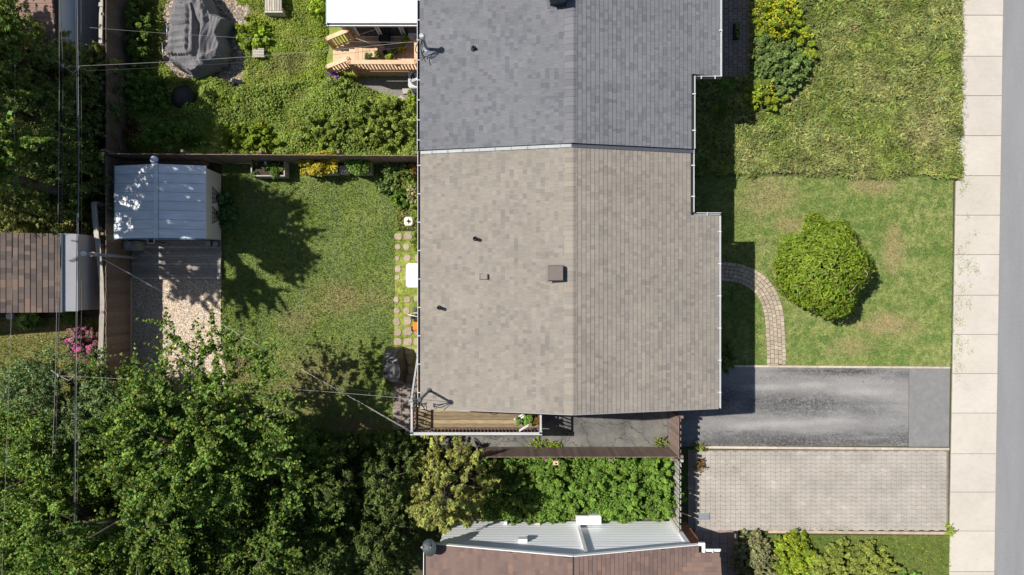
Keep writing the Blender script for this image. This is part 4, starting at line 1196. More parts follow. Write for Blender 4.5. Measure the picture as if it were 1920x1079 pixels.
q = MB(); q.box((b.x, b.y, 0.79), (0.1, 0.1, 1.58)); q.build('post', rail_wood, pf2)
q = MB(); p = P(189, 9, 1.66); q.box(p, (0.16, 0.14, 0.05)); q.build('bracket', rail_wood, pf2)
q = MB()
for k in range(26):
    p = a+Vector((0.13, 0, 0)); y = a.y+(b.y-a.y)*k/26
    q.beam((p.x, y, 1.6), (p.x, y-0.3, 0.9), 0.007, 0.007); q.beam((p.x, y, 0.9), (p.x, y-0.3, 1.6), 0.007, 0.007)
q.build('wire_lattice', galv, pf2, kind='stuff')

# ------------------------------------------------------------------ metal shed
sx0, sx1 = P(215, 0, 1.6).x, P(385, 0, 1.6).x
sy0, sy1 = P(0, 448, 1.6).y, P(0, 311, 1.6).y
srx = P(292, 0, 2.0).x; sz, szr = 1.60, 1.98
wx0, wx1 = sx0+0.08, sx1-0.02
sh = thing('metal_shed', 'white metal garden shed with a low gable roof beside the back fence', 'shed', ((sx0+sx1)/2, (sy0+sy1)/2, 0))
sxw = G(416, 0)[0]
q = MB()
prof = [(wx0, 0.06), (sxw, 0.06), (sx1-0.03, sz-0.06), (srx, szr-0.06), (wx0, sz-0.06)]
for y in (sy0+0.06, sy1-0.06): q.v.extend([(x, y, z) for x, z in prof])
q.face((0, 1, 2, 3, 4)); q.face((9, 8, 7, 6, 5))
for i in range(5):
    j = (i+1) % 5; q.face((j, i, 5+i, 5+j))
q.build('wall', shed_wall_m, sh)
shed_roof_m = M('shed_roof_paint', (0.74, 0.76, 0.78), 0.5, 0.16, 2.2, stretch=(0.6, 2.5))
npan = 8
q = MB()
for (xa, za, xb, zb) in ((sx0, sz, srx, szr), (srx, szr, sx1, sz)):
    q.hexa([(xa, sy0, za-0.05), (xb, sy0, zb-0.05), (xb, sy1, zb-0.05), (xa, sy1, za-0.05), (xa, sy0, za-0.012), (xb, sy0, zb-0.012), (xb, sy1, zb-0.012), (xa, sy1, za-0.012)])
srf = q.build('roof', M('shed_under', (0.12, 0.13, 0.14), 0.6), sh)
for (xa, za, xb, zb, la, lb) in ((sx0, sz, srx, szr, 0, 0.08), (srx, szr, sx1, sz, 0.08, 0)):
    for k in range(npan):
        y0_ = sy0+(sy1-sy0)*k/npan+0.006; y1_ = sy0+(sy1-sy0)*(k+1)/npan-0.006
        s_ = (zb-za)/(xb-xa); x0_, x1_ = xa+la, xb-lb
        z0_, z1_ = za+s_*la, zb-s_*lb
        t = random.uniform(0.95, 1.05)
        s = MB(); s.hexa([(x0_, y0_, z0_-0.012), (x1_, y0_, z1_-0.012), (x1_, y1_, z1_-0.012), (x0_, y1_, z0_-0.012), (x0_, y0_, z0_+0.004), (x1_, y0_, z1_+0.004), (x1_, y1_, z1_+0.004), (x0_, y1_, z0_+0.004)], t)
        s.build('roof_panel', shed_roof_m, srf)
q = MB(); q.beam((srx, sy0-0.01, szr+0.008), (srx, sy1+0.01, szr+0.008), 0.15, 0.02); q.build('ridge_cover', shed_roof_m, srf)
q = MB(); q.beam((sx0-0.01, sy0-0.02, sz-0.03), (srx, sy0-0.02, szr-0.03), 0.03, 0.08); q.beam((srx, sy0-0.02, szr-0.03), (sx1+0.01, sy0-0.02, sz-0.03), 0.03, 0.08); q.build('eave_trim', turquoise, sh)
q = MB(); q.beam((sx0-0.015, sy0, sz-0.03), (sx0-0.015, sy1, sz-0.03), 0.025, 0.07); q.build('eave_trim', turquoise, sh)
q = MB(); q.beam((sx1+0.01, sy0, sz-0.02), (sx1+0.01, sy1, sz-0.02), 0.02, 0.05); q.build('eave_trim', white_metal, sh)
c = Vector((srx-0.1, sy1+0.15, 1.9))
b = thing('globe_lamp', 'round pale globe lamp at the far end of the shed ridge', 'lamp', (c.x, c.y, 0))
q = MB(); q.lathe(c, [(0.02,-0.13), (0.09,-0.10), (0.135,-0.02), (0.13,0.05), (0.09,0.11), (0.02,0.135)], 16); q.build('globe', M('globe_glass', (0.5, 0.58, 0.72), 0.3, 0.05), b)
q = MB(); q.tube([(c.x, c.y, 0), (c.x, c.y, c.z-0.12)], 0.02, 8); q.build('pole', dark_metal, b)
# stacked boards behind the shed
for k, (y, z, xa, xb, m) in enumerate(((sy1+0.16, 0.35, 205, 392, rail_wood), (sy1+0.30, 0.42, 200, 396, fence_wood))):
    a = G(xa, 0)[0]; e = G(xb, 0)[0]
    q = MB(); q.beam((a, y, z), (e, y, z), 0.11, 0.5); 
    tag(q.build('lumber_board', m), ('pale long board lying behind the shed' if k == 0 else 'brown long board between the shed and the fence'), 'board')
# trellises on the shed wall, hostas under them
def slope_pt(y, f):   # point on the leaning right wall, f = 0 bottom to 1 top
    return Vector((sxw+(sx1-0.03-sxw)*f+0.03, y, 0.06+(sz-0.12)*f))
for k, (pyc, lab) in enumerate(((366, 'black fan trellis nearer the back fence on the shed wall'), (403, 'black fan trellis nearer the shed deck on the shed wall'))):
    yc = G(0, pyc)[1]*0.96
    t = thing('trellis', lab, 'trellis', (sxw+0.05, yc, 0.1), 'trellises on the shed wall')
    for v in (-1, -0.35, 0.35, 1):
        q = MB(); q.beam(slope_pt(yc+v*0.13, 0.22), slope_pt(yc+v*0.30, 0.62), 0.018, 0.018); q.build('upright', dark_metal, t)
    for f in (0.30, 0.42, 0.52, 0.62):
        w = 0.13+(0.17)*(f-0.22)/0.4
        q = MB(); q.beam(slope_pt(yc-w, f)+Vector((0.02,0,0)), slope_pt(yc+w, f)+Vector((0.02,0,0)), 0.016, 0.016); q.build('crossbar', dark_metal, t)

# deck in front of the shed
dk = thing('shed_deck', 'weathered grey boarded deck between the shed and the gravel pad', 'deck', (*G(340, 488), 0))
y = G(0, 524)[1]; yt = G(0, 449)[1]; k = 0
while y < yt:
    t = random.uniform(0.65, 1.15); e = random.uniform(-0.03, 0.03)
    q = MB(); q.block(G(250, 0)[0], G(417, 0)[0]+e, y+0.004, y+0.096, 0.10, 0.13+random.uniform(-0.004, 0.004), (t, t*0.98, t*0.95)); q.build('board', old_wood, dk); y += 0.104
q = MB(); q.block(G(252, 0)[0], G(416, 0)[0], G(0, 522)[1], G(0, 450)[1], 0.0, 0.098, 0.5); q.build('joist_frame', old_wood, dk)
for py in (507, 519):
    q = MB(); q.block(G(411, 0)[0], G(417, 0)[0], G(0, py+5)[1], G(0, py-5)[1], 0.136, 0.19); q.build('end_block', old_wood, dk)
# things on that deck
c = Vector((*G(256, 463), 0.13))
hc = thing('storage_chest', 'grey brown wooden chest with a metal tub on its lid in front of the shed', 'chest', c)
q = MB(); q.block(c.x-0.38, c.x+0.38, c.y-0.16, c.y+0.16, 0.13, 0.50); q.build('box', old_wood, hc)
q = MB(); q.block(c.x-0.40, c.x+0.40, c.y-0.175, c.y+0.175, 0.503, 0.54); q.build('lid', old_wood, hc)
q = MB(); q.lathe((c.x+0.08, c.y+0.02, 0.543), [(0.13, 0), (0.16, 0.18), (0.145, 0.18), (0.12, 0.03)], 14, smooth=False); tag(q.build('metal_tub', galv), 'round metal tub standing on the wooden chest', 'tub')
p = P(283, 452, 1.1)
lm = thing('picture_frame', 'small white rimmed square frame hung under the shed eave', 'frame', (p.x, p.y, 0.13))
q = MB()
for dx, dy, w, h in ((-0.11, 0, 0.025, 0.17), (0.11, 0, 0.025, 0.17), (0, -0.085, 0.24, 0.025), (0, 0.085, 0.24, 0.025)): q.box((p.x+dx, p.y+dy, p.z), (w, h, 0.03), 0)
q.build('rim', white_paint, lm)
q = MB(); q.box((p.x, p.y, p.z-0.006), (0.2, 0.15, 0.012)); q.build('backing', black_plastic, lm)
q = MB(); q.tube([(p.x, p.y, 0.13), (p.x, p.y, p.z-0.015)], 0.015, 6); q.build('stake', dark_metal, lm)
for k, (px, py) in enumerate(((398, 458), (411, 459))):
    c = Vector((*G(px, py), 0.13)); q = MB(); s = 0.10
    q.prism([(c.x+sx*s*0.95, c.y+sy*s) for sx, sy in ((-1,-0.8), (-0.7,-1), (0.7,-1), (1,-0.8), (1,0.8), (0.7,1), (-0.7,1), (-1,0.8))], 0.13, 0.38, (0.6, 0.6, 0.62), bevel=0.02)
    tag(q.build('water_can', grey_metal), 'grey square can at the shed corner, ' + ('farther from the lawn' if k == 0 else 'nearer the lawn'), 'can', 'square cans by the shed')
for k, (px, py, a) in enumerate(((282, 463, 0.1), (281, 475, -0.5))):
    c = Vector((*G(px, py), 0.15)); q = MB(); q.box(c, (0.28, 0.12, 0.035), a)
    tag(q.build('paving_offcut', old_wood), ('flat grey block beside the chest' if k == 0 else 'flat grey block lying askew on the shed deck'), 'block')

# clothesline pole and line
pb = Vector((*G(262, 484), 0.0)); ptop = P(155, 478, 3.30); ptop = Vector((pb.x, pb.y, 3.3))
cp = thing('clothesline_pole', 'tall grey clothesline pole with a white ball top standing by the shed', 'pole', pb)
q = MB(); q.tube([pb, ptop], 0.055, 10); q.build('shaft', M('zinc_pole', (0.32, 0.34, 0.36), 0.5, 0.1), cp)
q = MB(); q.lathe(ptop+Vector((0, 0, 0.06)), [(0.02, -0.07), (0.08, -0.03), (0.085, 0.02), (0.05, 0.07), (0.01, 0.085)], 12); q.build('cap', white_plastic, cp)
q = MB(); q.box((pb.x, pb.y, 2.82), (0.14, 0.14, 0.12)); q.build('pulley', pale_wood, cp)
def cable(name, pts, r, mat, label, sag=0.0, group=None, cat='cable', n=24):
    a, b = Vector(pts[0]), Vector(pts[-1])
    q = MB()
    if len(pts) == 2:
        path = [a.lerp(b, k/n)-Vector((0, 0, sag*4*(k/n)*(1-k/n))) for k in range(n+1)]
    else: path = bez([Vector(p) for p in pts], 8)
    q.tube(path, r, 5)
    return tag(q.build(name, mat), label, cat, group)
dpost = P(771, 811, 1.95)
cable('clothesline', [(pb.x+0.06, pb.y, 2.86), (dpost.x, dpost.y+0.03, 1.95)], 0.005, rope_white, 'pale double clothesline running from the pole to the deck corner', 0.12)
cable('clothesline', [(pb.x+0.06, pb.y-0.05, 2.78), (dpost.x, dpost.y-0.02, 1.88)], 0.005, rope_white, 'thin lower strand of the clothesline below the main strand', 0.14)
# ------------------------------------------------------------------ wooden decks
def railing(parent, a, b, z0a, z0b, h, mat, matcap, pitch=0.14, capw=0.09, bw=0.038, posts=(True, True), post_mat=None, low=0.10, name='railing'):
    a, b = Vector(a), Vector(b); d = (b-a); L = d.length; d = d/L
    q = MB(); q.beam((a.x, a.y, z0a+h), (b.x, b.y, z0b+h), capw, 0.04)
    r = q.build('handrail', matcap, parent)
    q = MB(); q.beam((a.x, a.y, z0a+low), (b.x, b.y, z0b+low), 0.045, 0.06); q.build('bottom_rail', mat, r)
    s = pitch*0.7
    while s < L-0.05:
        p = a+d*s; f = s/L; z = z0a+(z0b-z0a)*f
        q = MB(); t = random.uniform(0.85, 1.12); q.box((p.x, p.y, z+low+0.03+(h-low-0.05)/2), (bw, bw, h-low-0.05), math.atan2(d.y, d.x), t); q.build('baluster', mat, r); s += pitch
    for f, on in ((0.0, posts[0]), (1.0, posts[1])):
        if on:
            p = a+d*(L*f); z = z0a+(z0b-z0a)*f
            q = MB(); q.box((p.x, p.y, (z+h+0.04)/2), (0.10, 0.10, z+h+0.04), 0); q.build('post', post_mat or mat, r)
    return r

bz = 0.92
bd = thing('side_deck', 'mossy wooden deck with white railings on the lower side of the beige house', 'deck', (-1.2, -4.4, 0))
x0, x1, ya, yb = -3.50, 1.00, -5.10, -3.68
y = ya+0.03; 
while y < yb-0.05:
    t = random.uniform(0.62, 1.2); q = MB(); q.block(x0, x1, y+0.007, y+0.133, bz-0.03, bz+random.uniform(-0.003, 0.003), (t, t, t*0.96)); q.build('board', deck_wood, bd); y += 0.142
q = MB(); q.block(x0+0.03, x1-0.03, ya+0.04, yb, 0.0, bz-0.032, 0.4); q.build('frame', deck_wood, bd)
red_wood = M('red_brown_rail', (0.27, 0.17, 0.13), 0.75, 0.15)
cap_white = M('worn_white_rail', (0.44, 0.44, 0.44), 0.6, 0.12, 4)
cap_grey = M('grey_post_cap', (0.36, 0.38, 0.40), 0.6, 0.1)
railing(bd, (x0, ya), (x1, ya), bz, bz, 0.86, red_wood, cap_white, 0.128, 0.10, 0.036, post_mat=cap_grey)
railing(bd, (x0, ya+0.05), (x0, -4.02), bz, bz, 0.86, red_wood, cap_white, 0.13, 0.07, 0.036, post_mat=cap_grey)
railing(bd, (x1, ya+0.05), (x1, -3.75), bz, bz, 0.86, red_wood, cap_white, 0.13, 0.07, 0.036, posts=(True, False), post_mat=cap_grey)
# steps down along the back wall
for (xr) in (-3.52, -3.12):
    railing(bd, (xr, -3.95), (xr+0.14, -2.42), bz, 0.2, 0.86, red_wood, cap_grey if xr < -3.3 else red_wood, 0.22, 0.06, 0.04, post_mat=cap_grey)
for k in range(5):
    z = bz-0.16*(k+1); yy = -3.72+0.27*k
    if z < 0.05: break
    q = MB(); q.block(-3.5, -3.08, yy, yy+0.26, z-0.035, z); q.build('tread', deck_wood, bd)

gz = 0.72
gd = thing('back_deck', 'new honey coloured cedar deck with railings behind the grey house', 'deck', (-5.0, 8.4, 0))
gx0, gx1 = -5.72, -3.42
gy0d, gy1d = 7.93, 9.10
x = gx0-0.02; 
while x < gx1:
    t = random.uniform(0.88, 1.12); q = MB(); q.block(x+0.003, min(x+0.137, gx1), gy0d, gy1d, gz-0.03, gz+random.uniform(-0.003, 0.003), t); q.build('board', pale_wood, gd); x += 0.142
q = MB(); q.block(gx0+0.02, gx1-0.02, gy0d+0.05, gy1d, 0, gz-0.032, 0.45); q.build('frame', cedar_wood, gd)
for k in range(3):
    q = MB(); z = 0.06+k*0.2; q.block(gx0+0.0, gx1+0.05, gy0d-0.03, gy0d-0.004, z, z+0.185, random.uniform(0.85, 1.1)); q.build('skirt_board', cedar_wood, gd)
railing(gd, (gx0, gy0d-0.04), (gx1+0.06, gy0d-0.04), gz, gz, 0.98, cedar_wood, pale_wood, 0.118, 0.15, 0.04)
railing(gd, (gx1+0.06, gy0d), (gx1+0.06, 8.75), gz, gz, 0.98, cedar_wood, pale_wood, 0.125, 0.13, 0.04, posts=(False, True))
# stair towards the lawn on the left, three treads and two sloping rails
for k in range(4):
    z = gz-0.17*(k+0.55); xx = gx0-0.24*(k+1)
    if z < 0.04: z = 0.05
    q = MB(); q.block(xx, xx+0.235, 8.12, 8.98, z-0.035, z, random.uniform(0.95, 1.1)); q.build('tread', pale_wood, gd)
    q = MB(); q.block(xx+0.2, xx+0.222, 8.13, 8.97, max(z-0.18, 0.0), z-0.037); q.build('riser', cedar_wood, gd)
railing(gd, (gx0-0.02, 8.02), (gx0-0.92, 7.92), gz, 0.12, 0.98, cedar_wood, pale_wood, 0.118, 0.15, 0.04)
railing(gd, (gx0-0.02, 9.02), (gx0-0.92, 8.93), gz, 0.12, 0.98, cedar_wood, pale_wood, 0.118, 0.15, 0.04)
q = MB(); q.beam(P(666, 67, 1.62), P(721, 90, 0.86), 0.09, 0.04); tag(q.build('loose_board', pale_wood), 'pale board leaning diagonally across the cedar deck', 'board')

# ------------------------------------------------------------------ foliage builders
lf_maple = leaf_mat('maple_leaf', (0.152, 0.228, 0.046), 0.30, 0.6, 0.18)
lf_birch = leaf_mat('small_blue_green_leaf', (0.165, 0.235, 0.090), 0.25, 0.55, 0.25)
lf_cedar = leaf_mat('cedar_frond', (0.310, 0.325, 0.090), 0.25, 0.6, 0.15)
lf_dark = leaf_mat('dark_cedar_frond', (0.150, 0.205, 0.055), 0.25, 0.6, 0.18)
lf_lush = leaf_mat('lush_leaf', (0.185, 0.310, 0.052), 0.30, 0.55, 0.2)
lf_lime = leaf_mat('lime_leaf', (0.300, 0.400, 0.040), 0.35, 0.5, 0.35)
lf_ball = leaf_mat('ball_tree_leaf', (0.205, 0.290, 0.026), 0.28, 0.5, 0.25)
lf_cover = leaf_mat('ground_leaf', (0.225, 0.295, 0.052), 0.3, 0.55, 0.3)
lf_sage = leaf_mat('sage_leaf', (0.190, 0.270, 0.080), 0.25, 0.6, 0.15)
lf_olive = leaf_mat('olive_leaf', (0.240, 0.280, 0.055), 0.25, 0.55, 0.2)
lf_cream = leaf_mat('cream_leaf', (0.42, 0.43, 0.20), 0.25, 0.5, 0.3)
lf_gold = leaf_mat('golden_leaf', (0.50, 0.43, 0.035), 0.35, 0.5, 0.3)
lf_rust = leaf_mat('rust_leaf', (0.20, 0.11, 0.035), 0.25, 0.6, 0.2)
lf_hosta = leaf_mat('hosta_leaf', (0.120, 0.240, 0.060), 0.2, 0.4, 0.45)
pet_yellow = leaf_mat('yellow_petal', (0.52, 0.46, 0.025), 0.3, 0.6, 0.2)
pet_pink = leaf_mat('pink_petal', (0.62, 0.16, 0.38), 0.3, 0.6, 0.2)
pet_white = leaf_mat('white_petal', (0.75, 0.75, 0.62), 0.3, 0.6, 0.2)
pet_lime = leaf_mat('lime_flower_head', (0.46, 0.56, 0.16), 0.25, 0.6, 0.2)

def crown_mesh(root, clumps, n, size, mat, up=0.5, rand=0.55, aspect=0.62, flat=0.9, tvar=(0.75, 1.25), hue=0.10, upbias=0.45, name='crown', outward=False, shell=0.45):
    pts, d, tn, k = clump_cloud(clumps, n, flat, upbias, shell)
    nrm = d*(1-up)+np.array([0, 0, up])+rng.normal(size=(n, 3))*rand
    T = leaf_tones(n, *tvar, hue)*tn[:, None]
    dirs = (d+rng.normal(size=(n, 3))*0.35) if outward else None
    keep = pts[:, 2] > 0.02
    return leaves(name, pts[keep], nrm[keep], size, mat, T[keep], root, aspect, 0.25, dirs[keep] if dirs is not None else None)

def spikes(clumps, k=4, step=0.11, rr=0.45, spread=0.7, upw=0.5, per=1):
    """Turn each round clump into short leafy shoots of small clumps."""
    out = []
    C = np.asarray(clumps, float); ctr = C[:, :3].mean(0)
    for (x, y, z, r, t) in clumps:
        o = np.array([x, y, z])-ctr; o = o/(np.linalg.norm(o)+1e-6)
        for _ in range(per):
            d = o*0.8+rng.normal(size=3)*spread+np.array([0, 0, upw]); d /= np.linalg.norm(d)
            tt = t*random.uniform(0.8, 1.2); p = np.array([x, y, z])+rng.normal(size=3)*r*0.45
            for i in range(k):
                out.append((*(p+d*step*(i+0.3)*random.uniform(0.9, 1.1)), r*rr*(1.0-0.16*i), tt))
    return out

def maple(label, gx, gy, Ht, R, n, size, mat, group=None, limbs=13, zlo=0.34, tone=1.0, name='maple_tree', az0=None, extra=(), trunk_r=0.16):
    bx, by = G(gx, gy)
    root = thing(name, label, 'tree', (bx, by, 0), group)
    tr = MB(); top = Vector((bx+random.uniform(-0.2, 0.2), by+random.uniform(-0.2, 0.2), Ht*0.86))
    base = Vector((bx, by, -0.05))
    mid = base.lerp(top, 0.5)+Vector((random.uniform(-0.15, 0.15), random.uniform(-0.15, 0.15), 0))
    spine = [base, base.lerp(mid, 0.5), mid, mid.lerp(top, 0.5), top]
    tr.tube(spine, [trunk_r*1.25, trunk_r, trunk_r*0.75, trunk_r*0.45, 0.02], 9)
    cl = []
    spec = [(random.uniform(zlo, 0.85), az0+i*2.39996 if az0 is not None else i*2.39996+random.uniform(-0.3, 0.3), random.uniform(0.75, 1.12)) for i in range(limbs)]
    spec += list(extra)
    for li, (f, az, rl) in enumerate(spec):
        thin = 0.62 if li >= limbs else 1.0
        s = base.lerp(top, f)
        reach = R*rl*(1.0 if f < 0.6 else (1.25-f)*1.5)
        e = s+Vector((math.cos(az)*reach, math.sin(az)*reach, reach*random.uniform(0.18, 0.5)))
        m = s.lerp(e, 0.5)+Vector((random.uniform(-0.2, 0.2), random.uniform(-0.2, 0.2), reach*0.10))
        path = [s, s.lerp(m, 0.6), m, m.lerp(e, 0.6), e]
        tr.tube(path, [0.06, 0.045, 0.035, 0.022, 0.008], 6)
        lt = tone*random.uniform(0.85, 1.15)
        for t in (0.35, 0.5, 0.62, 0.74, 0.86, 0.96, 1.05):
            p = s.lerp(m, t*2) if t < 0.5 else m.lerp(e, t*2-1)
            r = ((0.50-0.32*t)*min(1.0, R/2.2)+0.10)*thin
            cl.append((p.x+random.uniform(-0.12, 0.12), p.y+random.uniform(-0.12, 0.12), p.z+random.uniform(-0.05, 0.2), r*random.uniform(0.8, 1.2), lt*random.uniform(0.85, 1.15)))
        for _ in range(4):
            t = random.uniform(0.35, 0.85); p = s.lerp(e, t); a2 = az+random.choice((-1, 1))*random.uniform(0.5, 1.1); l2 = reach*random.uniform(0.25, 0.45)
            e2 = p+Vector((math.cos(a2)*l2, math.sin(a2)*l2, l2*random.uniform(0.1, 0.5)))
            tr.tube([p, p.lerp(e2, 0.5)+Vector((0, 0, 0.05)), e2], [0.025, 0.015, 0.006], 5)
            for u in (0.4, 0.7, 1.0):
                c = p.lerp(e2, u); cl.append((c.x, c.y, c.z+0.05, (0.34-0.14*u)*random.uniform(0.8, 1.2), lt*random.uniform(0.85, 1.2)))
    tr.build('trunk', bark, root)
    cl = spikes(cl, 6, 0.125, 0.40, 0.55, 0.40, 2)
    crown_mesh(root, cl, int(n*1.5), size*0.86, mat, up=0.45, rand=0.75, hue=0.18, tvar=(0.5, 1.65), shell=0.15)
    return root

def cedar(label, gx, gy, Ht, R, n, size, mat, group=None, tone=1.0, name='cedar_tree', zlo=0.08, power=0.8):
    bx, by = G(gx, gy)
    root = thing(name, label, 'tree', (bx, by, 0), group)
    tr = MB(); tr.tube([(bx, by, -0.05), (bx, by, Ht*0.5), (bx, by, Ht*0.95)], [0.13, 0.08, 0.015], 8)
    cl = []
    m = int(230*R*Ht/8)
    for i in range(m):
        f = zlo+(1-zlo)*random.random()**1.25
        az = random.uniform(0, 6.283); rr = R*(1-f)**power*random.uniform(0.55, 1.05)+0.05
        p = Vector((bx+math.cos(az)*rr, by+math.sin(az)*rr, Ht*f+rr*0.12))
        if i % 4 == 0: tr.tube([(bx, by, Ht*f-rr*0.25), p], [0.022, 0.006], 5)
        cl.append((p.x, p.y, p.z, random.uniform(0.16, 0.34)*(0.6+0.4*min(1, R/1.5)), tone*random.uniform(0.75, 1.25)))
    tr.build('trunk', bark, root)
    cl = spikes(cl, 4, 0.075, 0.40, 0.45, 0.3, 2)
    crown_mesh(root, cl, n, size*0.85, mat, up=0.3, rand=0.65, aspect=0.34, flat=1.1, outward=True, hue=0.13, upbias=0.6, shell=0.2, tvar=(0.6, 1.4))
    return root

def shrub(name, label, px, py, rx, ry, h, n, size, mat, cat='shrub', group=None, aspect=0.6, clumps=26, cr=0.22, tone=1.0, up=0.5, hue=0.1, tvar=(0.75, 1.25),
          flowers=None, zc=0.0, ground=False, stems=True, outward=False, z0=0.0):
    c = Vector(G(px, py)) if ground else P(px, py, h*0.55).xy
    root = thing(name, label, cat, (c.x, c.y, z0), group)
    cl = []; rx /= 50.0; ry /= 50.0
    clumps = int(clumps*2.6); cr = cr*0.62; n = int(n*1.35); size = size*0.92
    st = MB()
    for i in range(clumps):
        a = random.uniform(0, 6.283); r = math.sqrt(random.random())*0.92
        dome = math.sqrt(max(0.0, 1-r*r*0.9))
        p = (c.x+math.cos(a)*rx*r, c.y+math.sin(a)*ry*r, z0+max(0.06, h*dome*random.uniform(0.4, 1.0)-cr*0.4))
        cl.append((*p, cr*random.uniform(0.6, 1.5), tone*random.uniform(0.75, 1.25)))
        if stems and i % 2 == 0: st.tube([(c.x+math.cos(a)*rx*r*0.3, c.y+math.sin(a)*ry*r*0.3, z0-0.02), p], [0.012, 0.004], 5)
    if st.f: st.build('stem', bark, root)
    fl = spikes(cl, 3, 0.07, 0.62, 0.6, 0.6, 1)
    crown_mesh(root, fl, n, size, mat, up=up, rand=0.7, aspect=aspect, name='foliage', hue=hue, tvar=tvar, outward=outward, shell=0.2)
    if flowers:
        fm, fn, fs, tops = flowers
        C = sorted(cl, key=lambda q: -q[2])[:max(3, int(len(cl)*tops))]
        pts, d, tn, k = clump_cloud(C, fn, 0.9, 1.2, 0.95)
        leaves('blossoms', pts, d*0.3+np.array([0, 0, 0.8])+rng.normal(size=(fn, 3))*0.3, fs, fm, leaf_tones(fn, 0.8, 1.2, 0.05), root, 0.8)
    return root

# ------------------------------------------------------------------ trees
G1 = 'tall trees behind the lower left fence'
maple('large maple with long leafy shoots reaching over the gravel pad', 465, 765, 7.6, 2.2, 30000, 0.125, lf_maple, G1, 14, 0.64, 1.05, extra=((0.58, 0.62, 1.55), (0.57, 0.28, 1.6), (0.59, 1.0, 1.5), (0.58, 1.5, 1.4), (0.57, -0.15, 1.5), (0.6, 2.1, 1.25)))
maple('broad maple in the middle of the lower left group', 395, 880, 8.2, 2.6, 30000, 0.125, lf_maple, G1, 16, 0.34, 1.0)
maple('dark maple crown at the bottom edge right of the broad maple', 560, 965, 5.6, 2.2, 20000, 0.12, lf_maple, G1, 13, 0.34, 0.8)
maple('maple crown between the broad maple and the dark hedge', 565, 850, 4.9, 1.9, 17000, 0.12, lf_maple, G1, 12, 0.34, 0.85)
maple('small leaved blue green tree under the cables at the left edge', 190, 745, 4.6, 2.1, 26000, 0.085, lf_birch, G1, 15, 0.30, 1.0, name='locust_tree')
maple('tall tree with yellowish tips in the bottom left corner', 290, 905, 7.0, 2.3, 26000, 0.11, lf_maple, G1, 15, 0.3, 1.1, name='locust_tree')
maple('tree at the bottom edge below the broad maple', 440, 1010, 6.2, 2.2, 20000, 0.12, lf_maple, G1, 13, 0.32, 0.95)
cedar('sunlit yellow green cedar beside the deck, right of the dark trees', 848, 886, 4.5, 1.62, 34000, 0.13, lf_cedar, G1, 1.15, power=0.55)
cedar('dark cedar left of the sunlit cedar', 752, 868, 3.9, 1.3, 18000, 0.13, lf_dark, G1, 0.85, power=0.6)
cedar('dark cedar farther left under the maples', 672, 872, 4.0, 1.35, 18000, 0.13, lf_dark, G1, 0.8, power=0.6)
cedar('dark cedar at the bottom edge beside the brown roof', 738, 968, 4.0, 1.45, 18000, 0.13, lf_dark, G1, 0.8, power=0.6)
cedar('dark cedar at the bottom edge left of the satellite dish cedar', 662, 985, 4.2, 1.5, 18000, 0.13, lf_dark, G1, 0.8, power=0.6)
for i, (px, py, lab) in enumerate(((598, 826, 'low hedge shrub at the bottom left of the back lawn'), (655, 828, 'low hedge shrub at the bottom middle of the back lawn'), (716, 828, 'low hedge shrub below the covered grill'), (760, 826, 'low hedge shrub at the foot of the side deck'))):
    shrub('hedge_shrub', lab, px, py, 38, 22, 1.0, 4200, 0.10, lf_maple, 'shrub', 'hedge shrubs along the bottom of the back lawn', clumps=24, cr=0.2, ground=True)

maple('yellow tipped tree at the left edge below the blue green tree', 175, 850, 5.4, 2.2, 22000, 0.10, lf_maple, G1, 14, 0.3, 1.1, name='locust_tree')
maple('tree in the bottom left corner at the frame edge', 205, 1000, 5.6, 2.3, 22000, 0.10, lf_maple, G1, 14, 0.3, 1.05, name='locust_tree')
maple('tree at the bottom edge between the corner tree and the broad maple', 330, 1030, 5.8, 2.2, 20000, 0.11, lf_maple, G1, 13, 0.32, 1.0)
maple('leafy tree left of the large maple, below the brown fence', 305, 775, 4.6, 1.9, 18000, 0.115, lf_maple, G1, 13, 0.32, 1.0)
maple('small leafy tree filling the gap at the lower left edge', 205, 930, 4.6, 2.0, 20000, 0.10, lf_maple, G1, 14, 0.3, 1.0, name='locust_tree')
n = 26000
p = scatter(px_poly((-60, 770), (420, 770), (760, 830), (760, 1120), (-60, 1120)), n)
pts = np.stack([p[:, 0], p[:, 1], 0.1+1.1*vnoise(p[:, 0], p[:, 1], 0.9, 66)*rng.random(n)], 1)
o = leaves('thicket_undergrowth', pts, rng.normal(size=(n, 3))*0.6+np.array([0, 0, 0.8]), 0.14, lf_maple, leaf_tones(n, 0.6, 1.1, 0.1)); o['kind'] = 'stuff'
G2 = 'dark trees along the left edge'
maple('spreading tree at the left edge that shades the weedy yard', 104, 150, 7.8, 2.3, 17000, 0.14, lf_maple, G2, 14, 0.52, 0.85, name='poplar_tree', trunk_r=0.18)
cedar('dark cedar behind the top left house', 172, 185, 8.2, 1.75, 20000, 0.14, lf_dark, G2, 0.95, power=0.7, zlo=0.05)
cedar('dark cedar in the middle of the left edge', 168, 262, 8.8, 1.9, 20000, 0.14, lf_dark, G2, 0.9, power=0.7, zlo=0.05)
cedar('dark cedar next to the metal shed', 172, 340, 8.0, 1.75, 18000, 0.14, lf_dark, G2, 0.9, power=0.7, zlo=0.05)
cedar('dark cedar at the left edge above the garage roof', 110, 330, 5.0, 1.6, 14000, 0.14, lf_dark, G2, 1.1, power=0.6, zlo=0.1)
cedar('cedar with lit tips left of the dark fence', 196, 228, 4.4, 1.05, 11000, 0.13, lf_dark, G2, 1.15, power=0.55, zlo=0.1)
cedar('cedar with lit tips behind the shed, right of the cables', 190, 318, 4.6, 1.05, 11000, 0.13, lf_dark, G2, 1.1, power=0.55, zlo=0.1)
